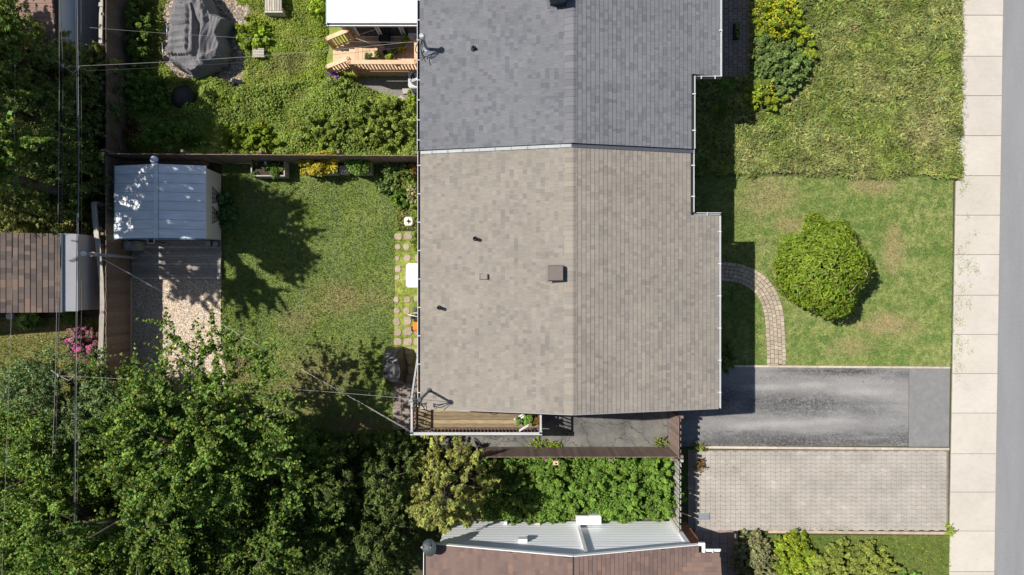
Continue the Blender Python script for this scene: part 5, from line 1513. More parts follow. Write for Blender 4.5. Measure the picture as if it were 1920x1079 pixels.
cedar('cedar with bright lower branches over the garage end', 130, 400, 4.2, 1.25, 14000, 0.13, lf_cedar, G2, 1.0, power=0.55, zlo=0.1)
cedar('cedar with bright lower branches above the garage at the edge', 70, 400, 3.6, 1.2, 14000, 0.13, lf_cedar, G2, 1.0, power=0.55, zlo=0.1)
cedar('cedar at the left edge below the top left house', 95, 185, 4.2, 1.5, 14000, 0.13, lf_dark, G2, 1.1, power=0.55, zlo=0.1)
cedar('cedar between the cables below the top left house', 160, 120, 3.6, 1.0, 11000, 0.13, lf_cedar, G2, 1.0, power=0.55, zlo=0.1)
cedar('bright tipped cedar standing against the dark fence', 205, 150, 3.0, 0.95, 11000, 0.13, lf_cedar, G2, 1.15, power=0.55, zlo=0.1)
maple('tall broad tree whose crown rises beyond the left edge', 178, 372, 11.2, 2.7, 28000, 0.17, lf_maple, G2, 14, 0.66, 0.9, name='poplar_tree', trunk_r=0.2)

# ball shaped tree on the front lawn
c = Vector((*G(1521, 500), 0.0))
bt = thing('ball_tree', 'round clipped tree with drooping bright leaves on the front lawn', 'tree', c)
q = MB(); q.tube([c, c+Vector((0.03, 0, 0.6)), c+Vector((0, 0.02, 1.3))], [0.12, 0.10, 0.07], 10)
for k in range(9):
    a = k*0.7; q.tube([c+Vector((0, 0, 1.1)), c+Vector((math.cos(a)*0.5, math.sin(a)*0.5, 1.35)), c+Vector((math.cos(a)*1.0, math.sin(a)*1.0, 1.25))], [0.05, 0.03, 0.012], 6)
q.build('trunk', bark, bt)
ns, nl = 1500, 15
d = rng.normal(size=(ns, 3)); d[:350, :2] *= 0.45; d[:350, 2] = 1.0; d[:, 2] = np.abs(d[:, 2])*1.0-0.30*rng.random(ns); d = unit(d)
r0 = 0.74+0.27*rng.random(ns)**0.6
st_tone = 0.72+0.5*rng.random(ns)
BP, BN, BD, BT = [], [], [], []
cur = d.copy(); turn = 0.25+rng.normal(size=ns)*0.45; rdir = rng.normal(size=(ns, 3))*(rng.random((ns, 1)) < 0.35)*2.0
for k in range(nl):
    lump = 0.78+0.34*vnoise(cur[:, 0]*2.2+cur[:, 2]*1.3+5, cur[:, 1]*2.2+3, 1.25, 3)+0.10*vnoise(cur[:, 0]*6, cur[:, 1]*6+cur[:, 2]*4, 1.0, 5)
    rr = r0*lump*(1-0.004*k)+0.015*rng.normal(size=ns)
    BP.append(np.stack([c.x+cur[:, 0]*1.66*rr, c.y+cur[:, 1]*1.76*rr, 1.05+cur[:, 2]*1.25*rr], 1))
    out = np.stack([cur[:, 0], cur[:, 1], np.zeros(ns)], 1); out = unit(out+1e-6)
    tan = np.stack([-out[:, 1], out[:, 0], np.zeros(ns)], 1)
    step = out*0.8+tan*turn[:, None]+np.array([0, 0, -0.55])+rdir; step = step-cur*(step*cur).sum(1, keepdims=True); step = unit(step)
    BD.append(step); BN.append(cur); BT.append(st_tone)
    cur = unit(cur+step*0.027)
pts = np.concatenate(BP); dn = np.concatenate(BN); dd = np.concatenate(BD); n = len(pts)
keep = rng.random(n) < 0.55+1.0*np.clip(vnoise(dn[:, 0]*3.0+9, dn[:, 1]*3.0+dn[:, 2], 1.6, 8)-0.12, 0, 1)
T = leaf_tones(n, 0.65, 1.3, 0.15)*np.concatenate(BT)[:, None]
leaves('crown', pts[keep], (dn*0.75+np.array([0, 0, 0.35])+rng.normal(size=(n, 3))*0.42)[keep], 0.105, lf_ball, T[keep], bt, 0.5, 0.3, (dd+rng.normal(size=(n, 3))*0.55)[keep])
for k in range(7):
    a = random.uniform(0, 6.28); f = random.uniform(0.25, 0.9); rr = 1.62*f; z = 1.05+1.2*math.sqrt(1-f*f*0.95)
    a2 = a+random.uniform(-0.25, 0.25)
    p0 = Vector((c.x+math.cos(a+0.35)*rr*0.9, c.y+math.sin(a+0.35)*rr*0.9, z+0.05)); p1 = Vector((c.x+math.cos(a2)*rr, c.y+math.sin(a2)*rr, z+0.06))
    q = MB(); q.tube([p0, p0.lerp(p1, 0.5)+Vector((random.uniform(-0.06, 0.06), random.uniform(-0.06, 0.06), 0.07)), p1], [0.012, 0.009, 0.004], 5); q.build('twig', twig, bt)

# ------------------------------------------------------------------ shrubs and garden plants
shrub('goldenrod_clump', 'tall clump with yellow flower heads at the top of the meadow lawn', 1448, 36, 44, 50, 0.95, 9000, 0.11, lf_lime, 'flowering plant', clumps=56, aspect=0.3, up=0.4, flowers=(pet_yellow, 700, 0.075, 0.9), ground=True)
shrub('goldenrod_clump', 'smaller yellow topped clump right of the green shrub mass', 1500, 95, 22, 40, 0.6, 2600, 0.10, lf_lime, 'flowering plant', clumps=18, aspect=0.3, flowers=(pet_yellow, 110, 0.07, 0.6), ground=True)
shrub('leafy_shrub', 'pale green shrub mass beside the grey house patio, below the yellow clump', 1458, 135, 52, 50, 0.85, 13000, 0.10, lf_sage, 'shrub', clumps=84, cr=0.22, ground=True)
shrub('leafy_shrub', 'green shrub with a few yellow heads at the lower end of the shrub mass', 1425, 185, 32, 28, 0.7, 4200, 0.10, lf_lime, 'shrub', clumps=22, flowers=(pet_yellow, 90, 0.07, 0.4), ground=True)
shrub('leafy_shrub', 'bushy plant with arching leaves along the shaded patio', 1420, 100, 20, 42, 0.7, 3600, 0.12, lf_sage, 'shrub', clumps=20, aspect=0.35, ground=True)
shrub('fern_clump', 'dark fern in the shade of the grey house corner', 1352, 168, 16, 16, 0.4, 900, 0.12, lf_lush, 'fern', clumps=10, aspect=0.3, ground=True)
shrub('fern_clump', 'shaded weed with one bright leaf between the two eaves', 1352, 212, 12, 12, 0.35, 500, 0.12, lf_lush, 'fern', clumps=8, aspect=0.4, ground=True)
GH = 'shrubs filling the bed below the reddish fence'
for (px, py, rx, ry, h, m, lab, n) in (
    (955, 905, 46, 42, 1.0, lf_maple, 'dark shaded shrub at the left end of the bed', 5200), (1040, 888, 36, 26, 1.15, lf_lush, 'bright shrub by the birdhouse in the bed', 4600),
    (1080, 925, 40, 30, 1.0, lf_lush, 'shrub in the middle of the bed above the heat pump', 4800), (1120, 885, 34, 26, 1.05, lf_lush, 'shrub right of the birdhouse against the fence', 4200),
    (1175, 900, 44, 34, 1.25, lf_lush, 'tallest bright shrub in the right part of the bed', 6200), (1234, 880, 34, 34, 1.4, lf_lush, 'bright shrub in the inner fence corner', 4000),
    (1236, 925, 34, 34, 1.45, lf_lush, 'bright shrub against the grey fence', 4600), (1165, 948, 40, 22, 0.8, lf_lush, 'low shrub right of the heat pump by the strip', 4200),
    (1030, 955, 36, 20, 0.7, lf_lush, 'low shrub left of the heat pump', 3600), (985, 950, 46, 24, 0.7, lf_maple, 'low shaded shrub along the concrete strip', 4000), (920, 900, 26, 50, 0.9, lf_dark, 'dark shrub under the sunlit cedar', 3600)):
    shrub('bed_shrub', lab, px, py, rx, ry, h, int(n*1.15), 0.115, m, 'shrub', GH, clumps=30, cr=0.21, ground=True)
n = 15000
p = scatter(px_poly((905, 848), (1262, 848), (1262, 968), (905, 968)), n)
pts = np.stack([p[:, 0], p[:, 1], 0.15+0.75*vnoise(p[:, 0], p[:, 1], 2.0, 64)*(0.5+0.5*rng.random(n))], 1)
o = leaves('bed_undergrowth', pts, rng.normal(size=(n, 3))*0.6+np.array([0, 0, 0.9]), 0.10, lf_lush, leaf_tones(n, 0.6, 1.2, 0.12)); o['kind'] = 'stuff'
shrub('hydrangea', 'round lime green hydrangea at the foot of the garage', 48, 601, 20, 15, 0.65, 1500, 0.09, lf_lush, 'flowering plant', clumps=16, cr=0.13, flowers=(pet_lime, 1300, 0.06, 0.9))
shrub('phlox_clump', 'mound of pink flowers beside the pale plank fence', 150, 640, 34, 38, 0.6, 1800, 0.08, lf_birch, 'flowering plant', clumps=34, cr=0.12, flowers=(pet_pink, 2600, 0.055, 0.9))
shrub('small_shrub', 'small dark shrub in the shade at the garage corner', 132, 590, 10, 10, 0.5, 600, 0.08, lf_lush, 'shrub', clumps=8, cr=0.12)
shrub('leafy_shrub', 'broad lime leaved plant beside the covered table', 482, 72, 32, 34, 0.4, 3600, 0.14, lf_lime, 'shrub', clumps=40, cr=0.2, aspect=0.75, up=0.85, ground=True)
shrub('leafy_shrub', 'round bright plant at the lower edge of the gravel patch', 432, 186, 22, 22, 0.4, 2400, 0.13, lf_lime, 'shrub', clumps=28, cr=0.2, aspect=0.75, up=0.85, ground=True)
shrub('leafy_shrub', 'tall weed at the left corner of the white roof', 605, 25, 16, 20, 0.5, 800, 0.15, lf_lime, 'shrub', clumps=12, cr=0.16, aspect=0.7, ground=True)
shrub('leafy_shrub', 'large mixed green shrub against the grey house wall', 722, 236, 62, 46, 1.0, 9000, 0.10, lf_cover, 'shrub', clumps=46, cr=0.22, ground=True)
shrub('leafy_shrub', 'green shrub just above the dark fence left of the wall shrub', 620, 252, 52, 32, 0.8, 6200, 0.10, lf_cover, 'shrub', clumps=34, cr=0.2, ground=True)
shrub('leafy_shrub', 'lush plant by the fence above the first planter', 470, 262, 56, 26, 0.6, 7500, 0.11, lf_lime, 'shrub', clumps=52, cr=0.2, ground=True)
shrub('leafy_shrub', 'green bush below the purple foil', 640, 170, 26, 26, 0.6, 2600, 0.09, lf_cover, 'shrub', clumps=20, cr=0.18, ground=True)
shrub('leafy_shrub', 'green plant between the deck and the air conditioner', 765, 122, 14, 14, 0.6, 800, 0.10, lf_lush, 'shrub', clumps=10, cr=0.14, ground=True)
shrub('leafy_shrub', 'light plant under the air conditioner', 778, 195, 14, 16, 0.5, 900, 0.10, lf_lime, 'shrub', clumps=10, cr=0.14, ground=True)
shrub('leafy_shrub', 'shaded bush behind the shed by the long fence', 330, 262, 60, 26, 0.8, 4600, 0.11, lf_lush, 'shrub', clumps=30, cr=0.2, ground=True)
shrub('leafy_shrub', 'dark bush in the shade left of the round black cover', 280, 180, 48, 42, 0.7, 4800, 0.11, lf_lush, 'shrub', clumps=34, cr=0.2, ground=True)
shrub('leafy_shrub', 'ivy like bush climbing along the dark fence at the top', 272, 70, 22, 70, 0.9, 4800, 0.10, lf_maple, 'shrub', clumps=36, cr=0.2, ground=True)
shrub('rust_plant', 'orange brown plant in the shade near the shed', 258, 248, 17, 20, 0.7, 1100, 0.10, lf_rust, 'plant', clumps=14, cr=0.15, ground=True)
shrub('lily_clump', 'yellow flower clump in the weedy yard', 492, 243, 9, 9, 0.6, 200, 0.08, lf_lime, 'flowering plant', clumps=6, cr=0.1, flowers=(pet_yellow, 40, 0.07, 1.0), ground=True)
for (px, py, k) in ((397, 380, 'upper'), (397, 408, 'lower')):
    shrub('hosta', 'broad leaved hosta below the trellis ' + ('nearer the back fence' if k == 'upper' else 'nearer the shed deck'), px+28, py, 18, 16, 0.40, 380, 0.20, lf_hosta, 'plant', 'hostas beside the shed', clumps=14, cr=0.13, aspect=0.85, up=0.75, ground=True, stems=False)
for (px, py, rx, ry, h, m, lab) in (
    (742, 318, 22, 18, 0.6, lf_sage, 'silvery plant at the fence end of the house border'), (768, 330, 18, 22, 0.6, lf_cover, 'leafy plant by the gutter at the top of the border'),
    (728, 352, 18, 14, 0.4, lf_sage, 'grey green tuft at the lawn edge of the border'), (774, 362, 12, 18, 0.5, lf_cream, 'cream leaved plant against the house wall'),
    (752, 372, 18, 18, 0.4, lf_lush, 'bright green plant in the middle of the border'), (784, 392, 8, 22, 0.35, lf_cover, 'low green plant above the white stand base'),
    (786, 450, 6, 22, 0.35, lf_cover, 'low green plant below the white stand base'), (778, 320, 8, 16, 0.7, lf_rust, 'reddish brown stalks close to the house wall')):
    shrub('border_plant', lab, px, py, rx, ry, h, 1500, 0.085, m, 'plant', 'plants in the border along the house', clumps=18, cr=0.14, ground=True)
# bottom right planting
shrub('variegated_shrub', 'cream variegated shrub at the corner of the entry walk', 1407, 1045, 36, 54, 0.75, 9500, 0.085, lf_cream, 'shrub', clumps=80, cr=0.18, ground=True, tone=0.62)
shrub('goldenrod_clump', 'yellow flowering clump in the bottom right bed', 1478, 1036, 40, 42, 0.75, 7000, 0.12, lf_lime, 'flowering plant', clumps=48, aspect=0.3, flowers=(pet_yellow, 170, 0.075, 0.45), ground=True)
shrub('olive_shrub', 'wide olive green shrub in the bottom right bed', 1585, 1058, 82, 50, 0.85, 16000, 0.12, lf_olive, 'shrub', clumps=110, cr=0.22, ground=True)
shrub('olive_shrub', 'small dark shrub at the bottom edge right of the wide one', 1700, 1085, 20, 16, 0.5, 900, 0.11, lf_lush, 'shrub', clumps=10, cr=0.15, ground=True)
shrub('foundation_shrub', 'dark shrub in the house shade at the top of the driveway', 1357, 668, 10, 26, 0.8, 1200, 0.10, lf_dark, 'shrub', clumps=12, cr=0.14, ground=True)
for (px, py, rx, ry, h, m, lab) in ((1008, 830, 14, 6, 0.25, lf_lime, 'weed tuft at the fence foot near the side deck'), (1040, 833, 8, 4, 0.2, lf_lime, 'small weed right of the tuft at the fence foot'),
    (1235, 828, 12, 8, 0.3, lf_olive, 'yellowing weed in the fence corner of the side yard'), (1310, 838, 9, 5, 0.2, lf_olive, 'dry weed at the start of the kerb between the driveways'),
    (1312, 872, 6, 9, 0.2, lf_rust, 'brown weed at the edge of the paver driveway'), (1776, 992, 8, 8, 0.25, lf_lime, 'grass tuft at the sidewalk corner of the pavers')):
    shrub('weed_tuft', lab, px, py, rx, ry, h, 320, 0.08, m, 'weed', 'weeds at the pavement edges', clumps=10, cr=0.07, aspect=0.35, ground=True, stems=False)

# ------------------------------------------------------------------ grass and ground cover (uncountable)
def stuff(o, label, cat):
    o['kind'] = 'stuff'; return o
def px_hole(*p): return px_poly(*p)
path_hole = [tuple(p) for p in L_]+[tuple(p) for p in R_[::-1]]
stuff(blades('back_lawn_blades', back_lawn, 1500, 0.025, 0.07, 0.026, 1.0, back_lawn_m, 0.5, 1.55, (px_poly((735, 715), (772, 715), (772, 806), (735, 806)),)), '', '')
stuff(blades('front_lawn_blades', front_lawn, 1500, 0.02, 0.065, 0.026, 1.0, front_lawn_m, 0.5, 1.5, (path_hole,)), '', '')
md = px_poly((1280, -60), (1799, -60), (1800, 343), (1280, 345))
def ragged(x, y):
    e = G(0, 331)[1]; q = y-e+0.30*(vnoise(x, y, 1.3, 15)-0.55)+0.12*(vnoise(x, y, 6.0, 16)-0.5)
    return np.clip(q/0.05+0.5, 0, 1)*np.clip(1.25-0.9*(vnoise(x, y, 2.2, 18) > 0.70), 0.2, 1)
MH = (px_poly((1280, -60), (1405, -60), (1405, 146), (1280, 146)),)
stuff(blades('meadow_blades', md, 700, 0.07, 0.22, 0.028, 1.25, long_grass_m, 0.45, 1.35, MH, two=True, tuft=0.42, hum=0.14, mask=ragged), '', '')
n = 42000
p = scatter(md, n, MH); k = rng.random(n) < ragged(p[:, 0], p[:, 1])*np.clip(0.25+1.3*vnoise(p[:, 0], p[:, 1], 0.9, 19), 0, 1); p = p[k]; n = len(p)
hm = 0.05+0.22*vnoise(p[:, 0], p[:, 1], 2.6, 5)
pts = np.stack([p[:, 0], p[:, 1], hm*(0.5+0.6*rng.random(n))], 1)
T = leaf_tones(n, 0.6, 1.3, 0.14)*(0.55+0.9*vnoise(p[:, 0], p[:, 1], 3.4, 22))[:, None]
stuff(leaves('meadow_weeds', pts, rng.normal(size=(n, 3))*0.6+np.array([0, 0, 0.9]), 0.15, long_grass_m, T, aspect=0.30), '', '')
fringe = px_poly((1794, -20), (1812, -20), (1812, 334), (1794, 334))
stuff(blades('meadow_fringe_blades', fringe, 420, 0.08, 0.22, 0.016, 1.2, long_grass_m, 0.5, 1.2, two=True, mask=lambda x, y: np.clip(1.0-(x-16.68)/0.42, 0, 1)**2), '', '')
stuff(blades('weedy_blades', weedy_lawn, 700, 0.06, 0.16, 0.024, 1.1, weedy_m, 0.65, 1.35, (patch_poly, px_poly((600, -80), (790, -80), (790, 140), (600, 140)), px_poly((655, 150), (788, 142), (788, 200), (690, 200))), two=True, tuft=0.4, hum=0.15), '', '')
stuff(blades('west_lawn_blades', west_lawn, 1100, 0.03, 0.07, 0.022, 0.9, west_lawn_m, 0.7, 1.35), '', '')
stuff(blades('corner_lawn_blades', corner_lawn, 1400, 0.03, 0.07, 0.022, 0.9, corner_lawn_m, 0.7, 1.35), '', '')
stuff(blades('border_blades', px_poly((742, 302), (790, 302), (790, 432), (744, 432)), 900, 0.05, 0.13, 0.024, 1.1, weedy_m, 0.5, 1.3, two=True), '', '')
sp_poly = px_poly((740, 432), (788, 432), (788, 660), (740, 660))
stuff(blades('stepping_path_blades', sp_poly, 1500, 0.02, 0.055, 0.022, 1.0, weedy_m, 0.8, 1.4, mask=lambda x, y: np.clip((vnoise(x, y, 3.4, 9)-0.22)*3.0, 0.15, 1)), '', '')
# joints of the path and the pavers grown through with grass
stuff(blades('path_joint_blades', path_hole, 220, 0.02, 0.06, 0.02, 1.0, corner_lawn_m, 0.6, 1.2, z=0.01, mask=lambda x, y: np.clip((vnoise(x, y, 1.7, 12)-0.45)*3, 0, 1)*(y < 0.6)), '', '')
stuff(blades('paver_moss_blades', px_poly((1306, 846), (1774, 846), (1774, 992), (1306, 992)), 260, 0.015, 0.04, 0.02, 1.0, corner_lawn_m, 0.6, 1.2, z=0.028, mask=lambda x, y: np.clip((vnoise(x, y, 1.3, 27)-0.70)*4, 0, 0.8)*np.clip((vnoise(x, y, 6.0, 28)-0.3)*3, 0, 1)), '', '')
stuff(blades('paver_edge_blades', px_poly((1400, 985), (1774, 989), (1774, 998), (1400, 996)), 500, 0.03, 0.08, 0.022, 1.1, corner_lawn_m, 0.7, 1.3, z=0.02, mask=lambda x, y: np.clip((vnoise(x, y, 2.0, 21)-0.3)*3, 0, 1)), '', '')
WV = []
for (px, py, r_, m) in ((1808, 343, 12, 60), (1800, 360, 8, 26), (1812, 408, 7, 22), (1828, 442, 6, 20), (1815, 452, 8, 16), (1798, 470, 7, 34), (1802, 482, 9, 40), (1814, 498, 9, 70), (1829, 505, 9, 60), (1800, 508, 7, 46), (1803, 540, 9, 50), (1818, 533, 5, 14),
                       (1795, 566, 10, 66), (1812, 562, 9, 30), (1817, 574, 5, 24), (1792, 598, 8, 60), (1802, 605, 7, 40), (1796, 638, 7, 50), (1812, 642, 6, 18), (1799, 655, 7, 44), (1820, 662, 7, 26), (1788, 672, 8, 50), (1797, 690, 9, 60), (1793, 707, 7, 24), (1785, 620, 5, 30), (1787, 530, 5, 26)):
    q_ = rng.normal(size=(m, 2))*np.array([0.6, 1.0])*r_/62.0+np.array(G(px, py)); WV.append(q_)
p = np.concatenate(WV); p = p[p[:, 0] > 16.42]; n = len(p)
stuff(leaves('sidewalk_weeds', np.stack([p[:, 0], p[:, 1], np.full(n, 0.022)+0.01*rng.random(n)], 1), rng.normal(size=(n, 3))*0.4+np.array([0, 0, 1.0]), 0.048, front_lawn_m, leaf_tones(n, 0.8, 1.4, 0.1), aspect=0.35), '', '')
# leafy ground cover of the weedy yard
n = 52000
wp = px_poly((200, 150), (400, 150), (470, 165), (640, 150), (790, 200), (790, 298), (200, 298))
p = scatter(wp, n)
hm = 0.05+0.62*vnoise(p[:, 0], p[:, 1], 1.7, 41)**1.4
pts = np.stack([p[:, 0], p[:, 1], hm*(0.55+0.45*rng.random(n))], 1)
T = leaf_tones(n, 0.7, 1.3, 0.14)*(0.50+0.6*vnoise(p[:, 0], p[:, 1], 0.8, 42)+0.5*vnoise(p[:, 0], p[:, 1], 3.1, 43))[:, None]
stuff(leaves('ground_cover', pts, rng.normal(size=(n, 3))*0.5+np.array([0, 0, 1.0]), 0.085, lf_cover, T), '', '')
n = 16000
p = scatter(px_poly((440, -20), (615, -20), (615, 160), (470, 160)), n)
hm = 0.02+0.22*np.clip(vnoise(p[:, 0], p[:, 1], 1.7, 51)-0.35, 0, 1)*1.6
k = hm > 0.05; p = p[k]; hm = hm[k]; n = len(p)
pts = np.stack([p[:, 0], p[:, 1], hm*(0.5+0.5*rng.random(n))], 1)
stuff(leaves('broadleaf_weeds', pts, rng.normal(size=(n, 3))*0.5+np.array([0, 0, 1.0]), 0.08, lf_lime, leaf_tones(n, 0.6, 1.15, 0.12)), '', '')
n = 9000
p = scatter(px_poly((-60, 100), (200, 100), (200, 460), (-60, 460)), n)
pts = np.stack([p[:, 0], p[:, 1], 0.05+0.5*vnoise(p[:, 0], p[:, 1], 1.2, 61)*rng.random(n)], 1)
stuff(leaves('undergrowth', pts, rng.normal(size=(n, 3))*0.6+np.array([0, 0, 0.8]), 0.12, lf_dark, leaf_tones(n, 0.7, 1.2, 0.1)), '', '')
# clover flowers and leaves dotted over the corner lawn
n = 500; p = scatter(corner_lawn, n); k = vnoise(p[:, 0], p[:, 1], 0.9, 71) > 0.45; p = p[k]; n = len(p)
stuff(leaves('dandelion_heads', np.stack([p[:, 0], p[:, 1], np.full(n, 0.07)], 1), rng.normal(size=(n, 3))*0.2+np.array([0, 0, 1.0]), 0.05, pet_yellow, leaf_tones(n, 0.7, 1.1, 0.05), aspect=0.9), '', '')

# litter blown onto the hard surfaces
lf_litter = leaf_mat('fallen_leaf', (0.20, 0.13, 0.06), 0.1, 0.8, 0.1)
LT = []
for poly, m, z in ((px_poly((255, 452), (415, 452), (415, 522), (255, 522)), 160, 0.14), (px_poly((760, 770), (1250, 770), (1250, 836), (900, 836)), 190, 0.012), (px_poly((1290, 690), (1700, 690), (1700, 720), (1290, 712)), 60, 0.010),
                   (px_poly((1300, 822), (1700, 826), (1700, 838), (1300, 838)), 120, 0.010), (px_poly((1305, 846), (1420, 846), (1420, 990), (1305, 990)), 60, 0.04), (px_poly((247, 525), (414, 525), (414, 660), (247, 660)), 140, 0.03)):
    q_ = scatter(poly, m); LT.append(np.concatenate([q_, np.full((m, 1), z)], 1))
LT = np.concatenate(LT); n = len(LT)
stuff(leaves('fallen_leaves', LT, rng.normal(size=(n, 3))*0.3+np.array([0, 0, 1.0]), 0.045, lf_litter, leaf_tones(n, 0.5, 1.5, 0.15)), '', '')
# ------------------------------------------------------------------ draped covers
def edge_dist(p, poly):
    d = np.full(len(p), 1e9)
    for i in range(len(poly)):
        a = np.array(poly[i]); b = np.array(poly[(i+1) % len(poly)]); ab = b-a
        t = np.clip(((p-a) @ ab)/max(ab @ ab, 1e-9), 0, 1)
        d = np.minimum(d, np.linalg.norm(p-(a+t[:, None]*ab), axis=1))
    return d

def drape(name, poly, zfun, step, mat, parent, smooth=False, rings=24):
    """A cloth surface over a closed outline: a grid inside the outline plus a hanging skirt to the ground."""
    poly = [np.array(q) for q in poly]
    ring = []
    for i in range(len(poly)):
        a, b = poly[i], poly[(i+1) % len(poly)]; m = max(1, int(np.linalg.norm(b-a)/step))
        for k in range(m): ring.append(a+(b-a)*k/m)
    ring = np.array(ring); c = ring.mean(0)
    fr = np.concatenate([np.linspace(0, 1, rings)[1:]])
    V = [np.array([[c[0], c[1]]])]
    for f in fr: V.append(c+(ring-c)*f)
    xy = np.concatenate(V, 0); m = len(ring); R = len(fr)
    d = edge_dist(xy, [tuple(q) for q in poly]); d[-m:] = 0
    z = zfun(xy[:, 0], xy[:, 1], d)
    out = c+(ring-c)*(1+0.03*np.sin(np.arange(m)*1.1)[:, None])
    xy = np.concatenate([xy, out], 0); z = np.concatenate([z, 0.05+0.12*np.abs(np.sin(np.arange(m)*0.37))])
    q = MB(); q.v = [(a, b, e) for (a, b), e in zip(xy, z)]
    for k in range(m): q.face((0, 1+k, 1+(k+1) % m), 1, 0, smooth)
    for r in range(R):
        o, p_ = 1+r*m, 1+(r+1)*m
        for k in range(m): q.face((o+k, p_+k, p_+(k+1) % m, o+(k+1) % m), 1, 0, smooth)
    return q.build(name, mat, parent)

cover_m = M('charcoal_cover', (0.175, 0.170, 0.174), 0.9, 0.16, 5, spec=0.08, bump=0.9, bscale=7, stretch=(1.0, 0.45))
pc = Vector((*G(378, 78), 0))
ts = thing('covered_table', 'garden table and chairs under a charcoal grey cover in the top left yard', 'covered furniture', pc)
outl = [P(u, v, 0.25).xy for u, v in ((347, -14), (338, 12), (331, 48), (328, 74), (322, 104), (330, 126), (352, 138), (372, 152), (386, 146), (404, 136), (428, 120), (434, 95), (426, 74), (440, 46), (416, 36), (404, 12), (388, -16))]
CREASES = [(343, 34, 380, 36, 0.10, 4), (379, 34, 377, 112, -0.13, 3.5), (345, 2, 336, 52, 0.14, 7), (350, 4, 354, 28, -0.08, 4), (376, 2, 393, 48, 0.15, 6), (385, 0, 398, 44, -0.10, 4), (396, 8, 403, 36, 0.08, 4),
    (406, 58, 401, 128, 0.24, 6), (393, 60, 394, 112, -0.10, 5), (411, 32, 440, 48, 0.18, 7), (404, 34, 407, 56, 0.15, 5), (336, 50, 376, 48, 0.07, 3), (336, 61, 376, 60, 0.08, 3.5), (337, 72, 374, 68, -0.05, 3), (336, 84, 374, 77, 0.09, 4),
    (338, 97, 372, 93, 0.07, 4), (330, 108, 372, 106, 0.10, 4), (374, 112, 393, 140, 0.18, 5), (402, 128, 424, 112, 0.10, 4), (326, 84, 334, 96, -0.10, 5), (322, 100, 346, 118, 0.10, 4), (384, 60, 388, 110, 0.08, 3.5)]
def zt(x, y, d):
    u = (x-pc.x)*50; v = -(y-pc.y)*50          # pixels from the centre, v downwards
    top = 0.62+0.36*np.clip(d/0.16, 0, 1)
    plateau = ((np.abs(u+16) < 22) & (np.abs(v+4) < 46))
    z = top+0.10*np.where(plateau, 1.0, 0.0)*np.clip(d/0.3, 0, 1)
    z -= 0.22*np.exp(-((u-12)/6)**2)*np.clip(1-(np.abs(v+2)/50)**4, 0, 1)*np.clip(d/0.2, 0, 1)     # trough right of the table
    z += 0.20*np.exp(-(((u-20)/9)**2+((v+38)/16)**2))+0.16*np.exp(-(((u-28)/12)**2+((v-20)/20)**2))  # chair backs
    z += 0.16*np.exp(-(((u+10)/20)**2+((v+62)/14)**2))-0.12*np.exp(-(((u+6)/14)**2+((v-56)/8)**2))
    fold = np.abs(np.sin(v*0.30+u*0.035+2.2*vnoise(x, y, 2.2, 81)))
    z -= 0.022*(1-fold)**2.5*np.where(u < 8, 1.0, 0.3)
    z += 0.05*(vnoise(x, y, 3.0, 83)-0.5)+0.02*np.abs(np.sin(u*0.5+v*0.12+2*vnoise(x, y, 1.5, 84)))*np.where(u > 10, 1, 0.2)
    for (ax, ay, bx, by, am, w) in CREASES:
        ax, ay, bx, by = ax-378, ay-78, bx-378, by-78
        L2 = (bx-ax)**2+(by-ay)**2; t = np.clip(((u-ax)*(bx-ax)+(v-ay)*(by-ay))/L2, 0, 1)
        wob = 1.6*(vnoise(x, y, 4.0, 85)-0.5)
        dd = np.hypot(u-ax-t*(bx-ax), v-ay-t*(by-ay))+wob
        z = z+am*0.62*np.maximum(0, 1-np.abs(dd)/(w*1.35))
    return np.maximum(z*np.clip(0.55+d/0.10, 0.4, 1), 0.12)
cv = drape('cover', outl, zt, 0.055, cover_m, ts, rings=30)
def folding_chair(label, pts, cx):
    """Frame of a folding camp chair: crossed legs and a bowed edge, seen sticking out of the cover."""
    t = thing('folding_chair', label, 'chair', (*pts[0].xy, 0), 'folding chairs round the covered table')
    a, b, c_, d_ = pts
    q = MB(); q.tube([a, b], 0.018, 6); q.build('edge_rail', grey_metal, t)
    for e, f in ((a, c_), (b, d_), (a, d_), (b, c_)):
        q = MB(); q.tube([e, f], 0.018, 6); q.build('leg', dark_metal, t)
    q = MB(); n = Vector((0, 0, 0.04)); q.hexa([c_-n, d_-n, d_.lerp(b, 0.35)-n, c_.lerp(a, 0.35)-n, c_, d_, d_.lerp(b, 0.35), c_.lerp(a, 0.35)]); q.build('seat', black_plastic, t)
folding_chair('folding chair frame at the upper left side of the covered table', [P(313, 44, 0.5), P(313, 70, 0.5), P(334, 50, 0.12), P(334, 74, 0.12)], 0)
folding_chair('folding chair with a bowed edge at the lower left side of the covered table', [P(304, 80, 0.55), P(306, 110, 0.55), P(330, 86, 0.12), P(332, 116, 0.12)], 0)
folding_chair('folding chair with pale frame below the covered table', [P(352, 141, 0.5), P(374, 146, 0.5), P(344, 122, 0.12), P(380, 128, 0.12)], 0)

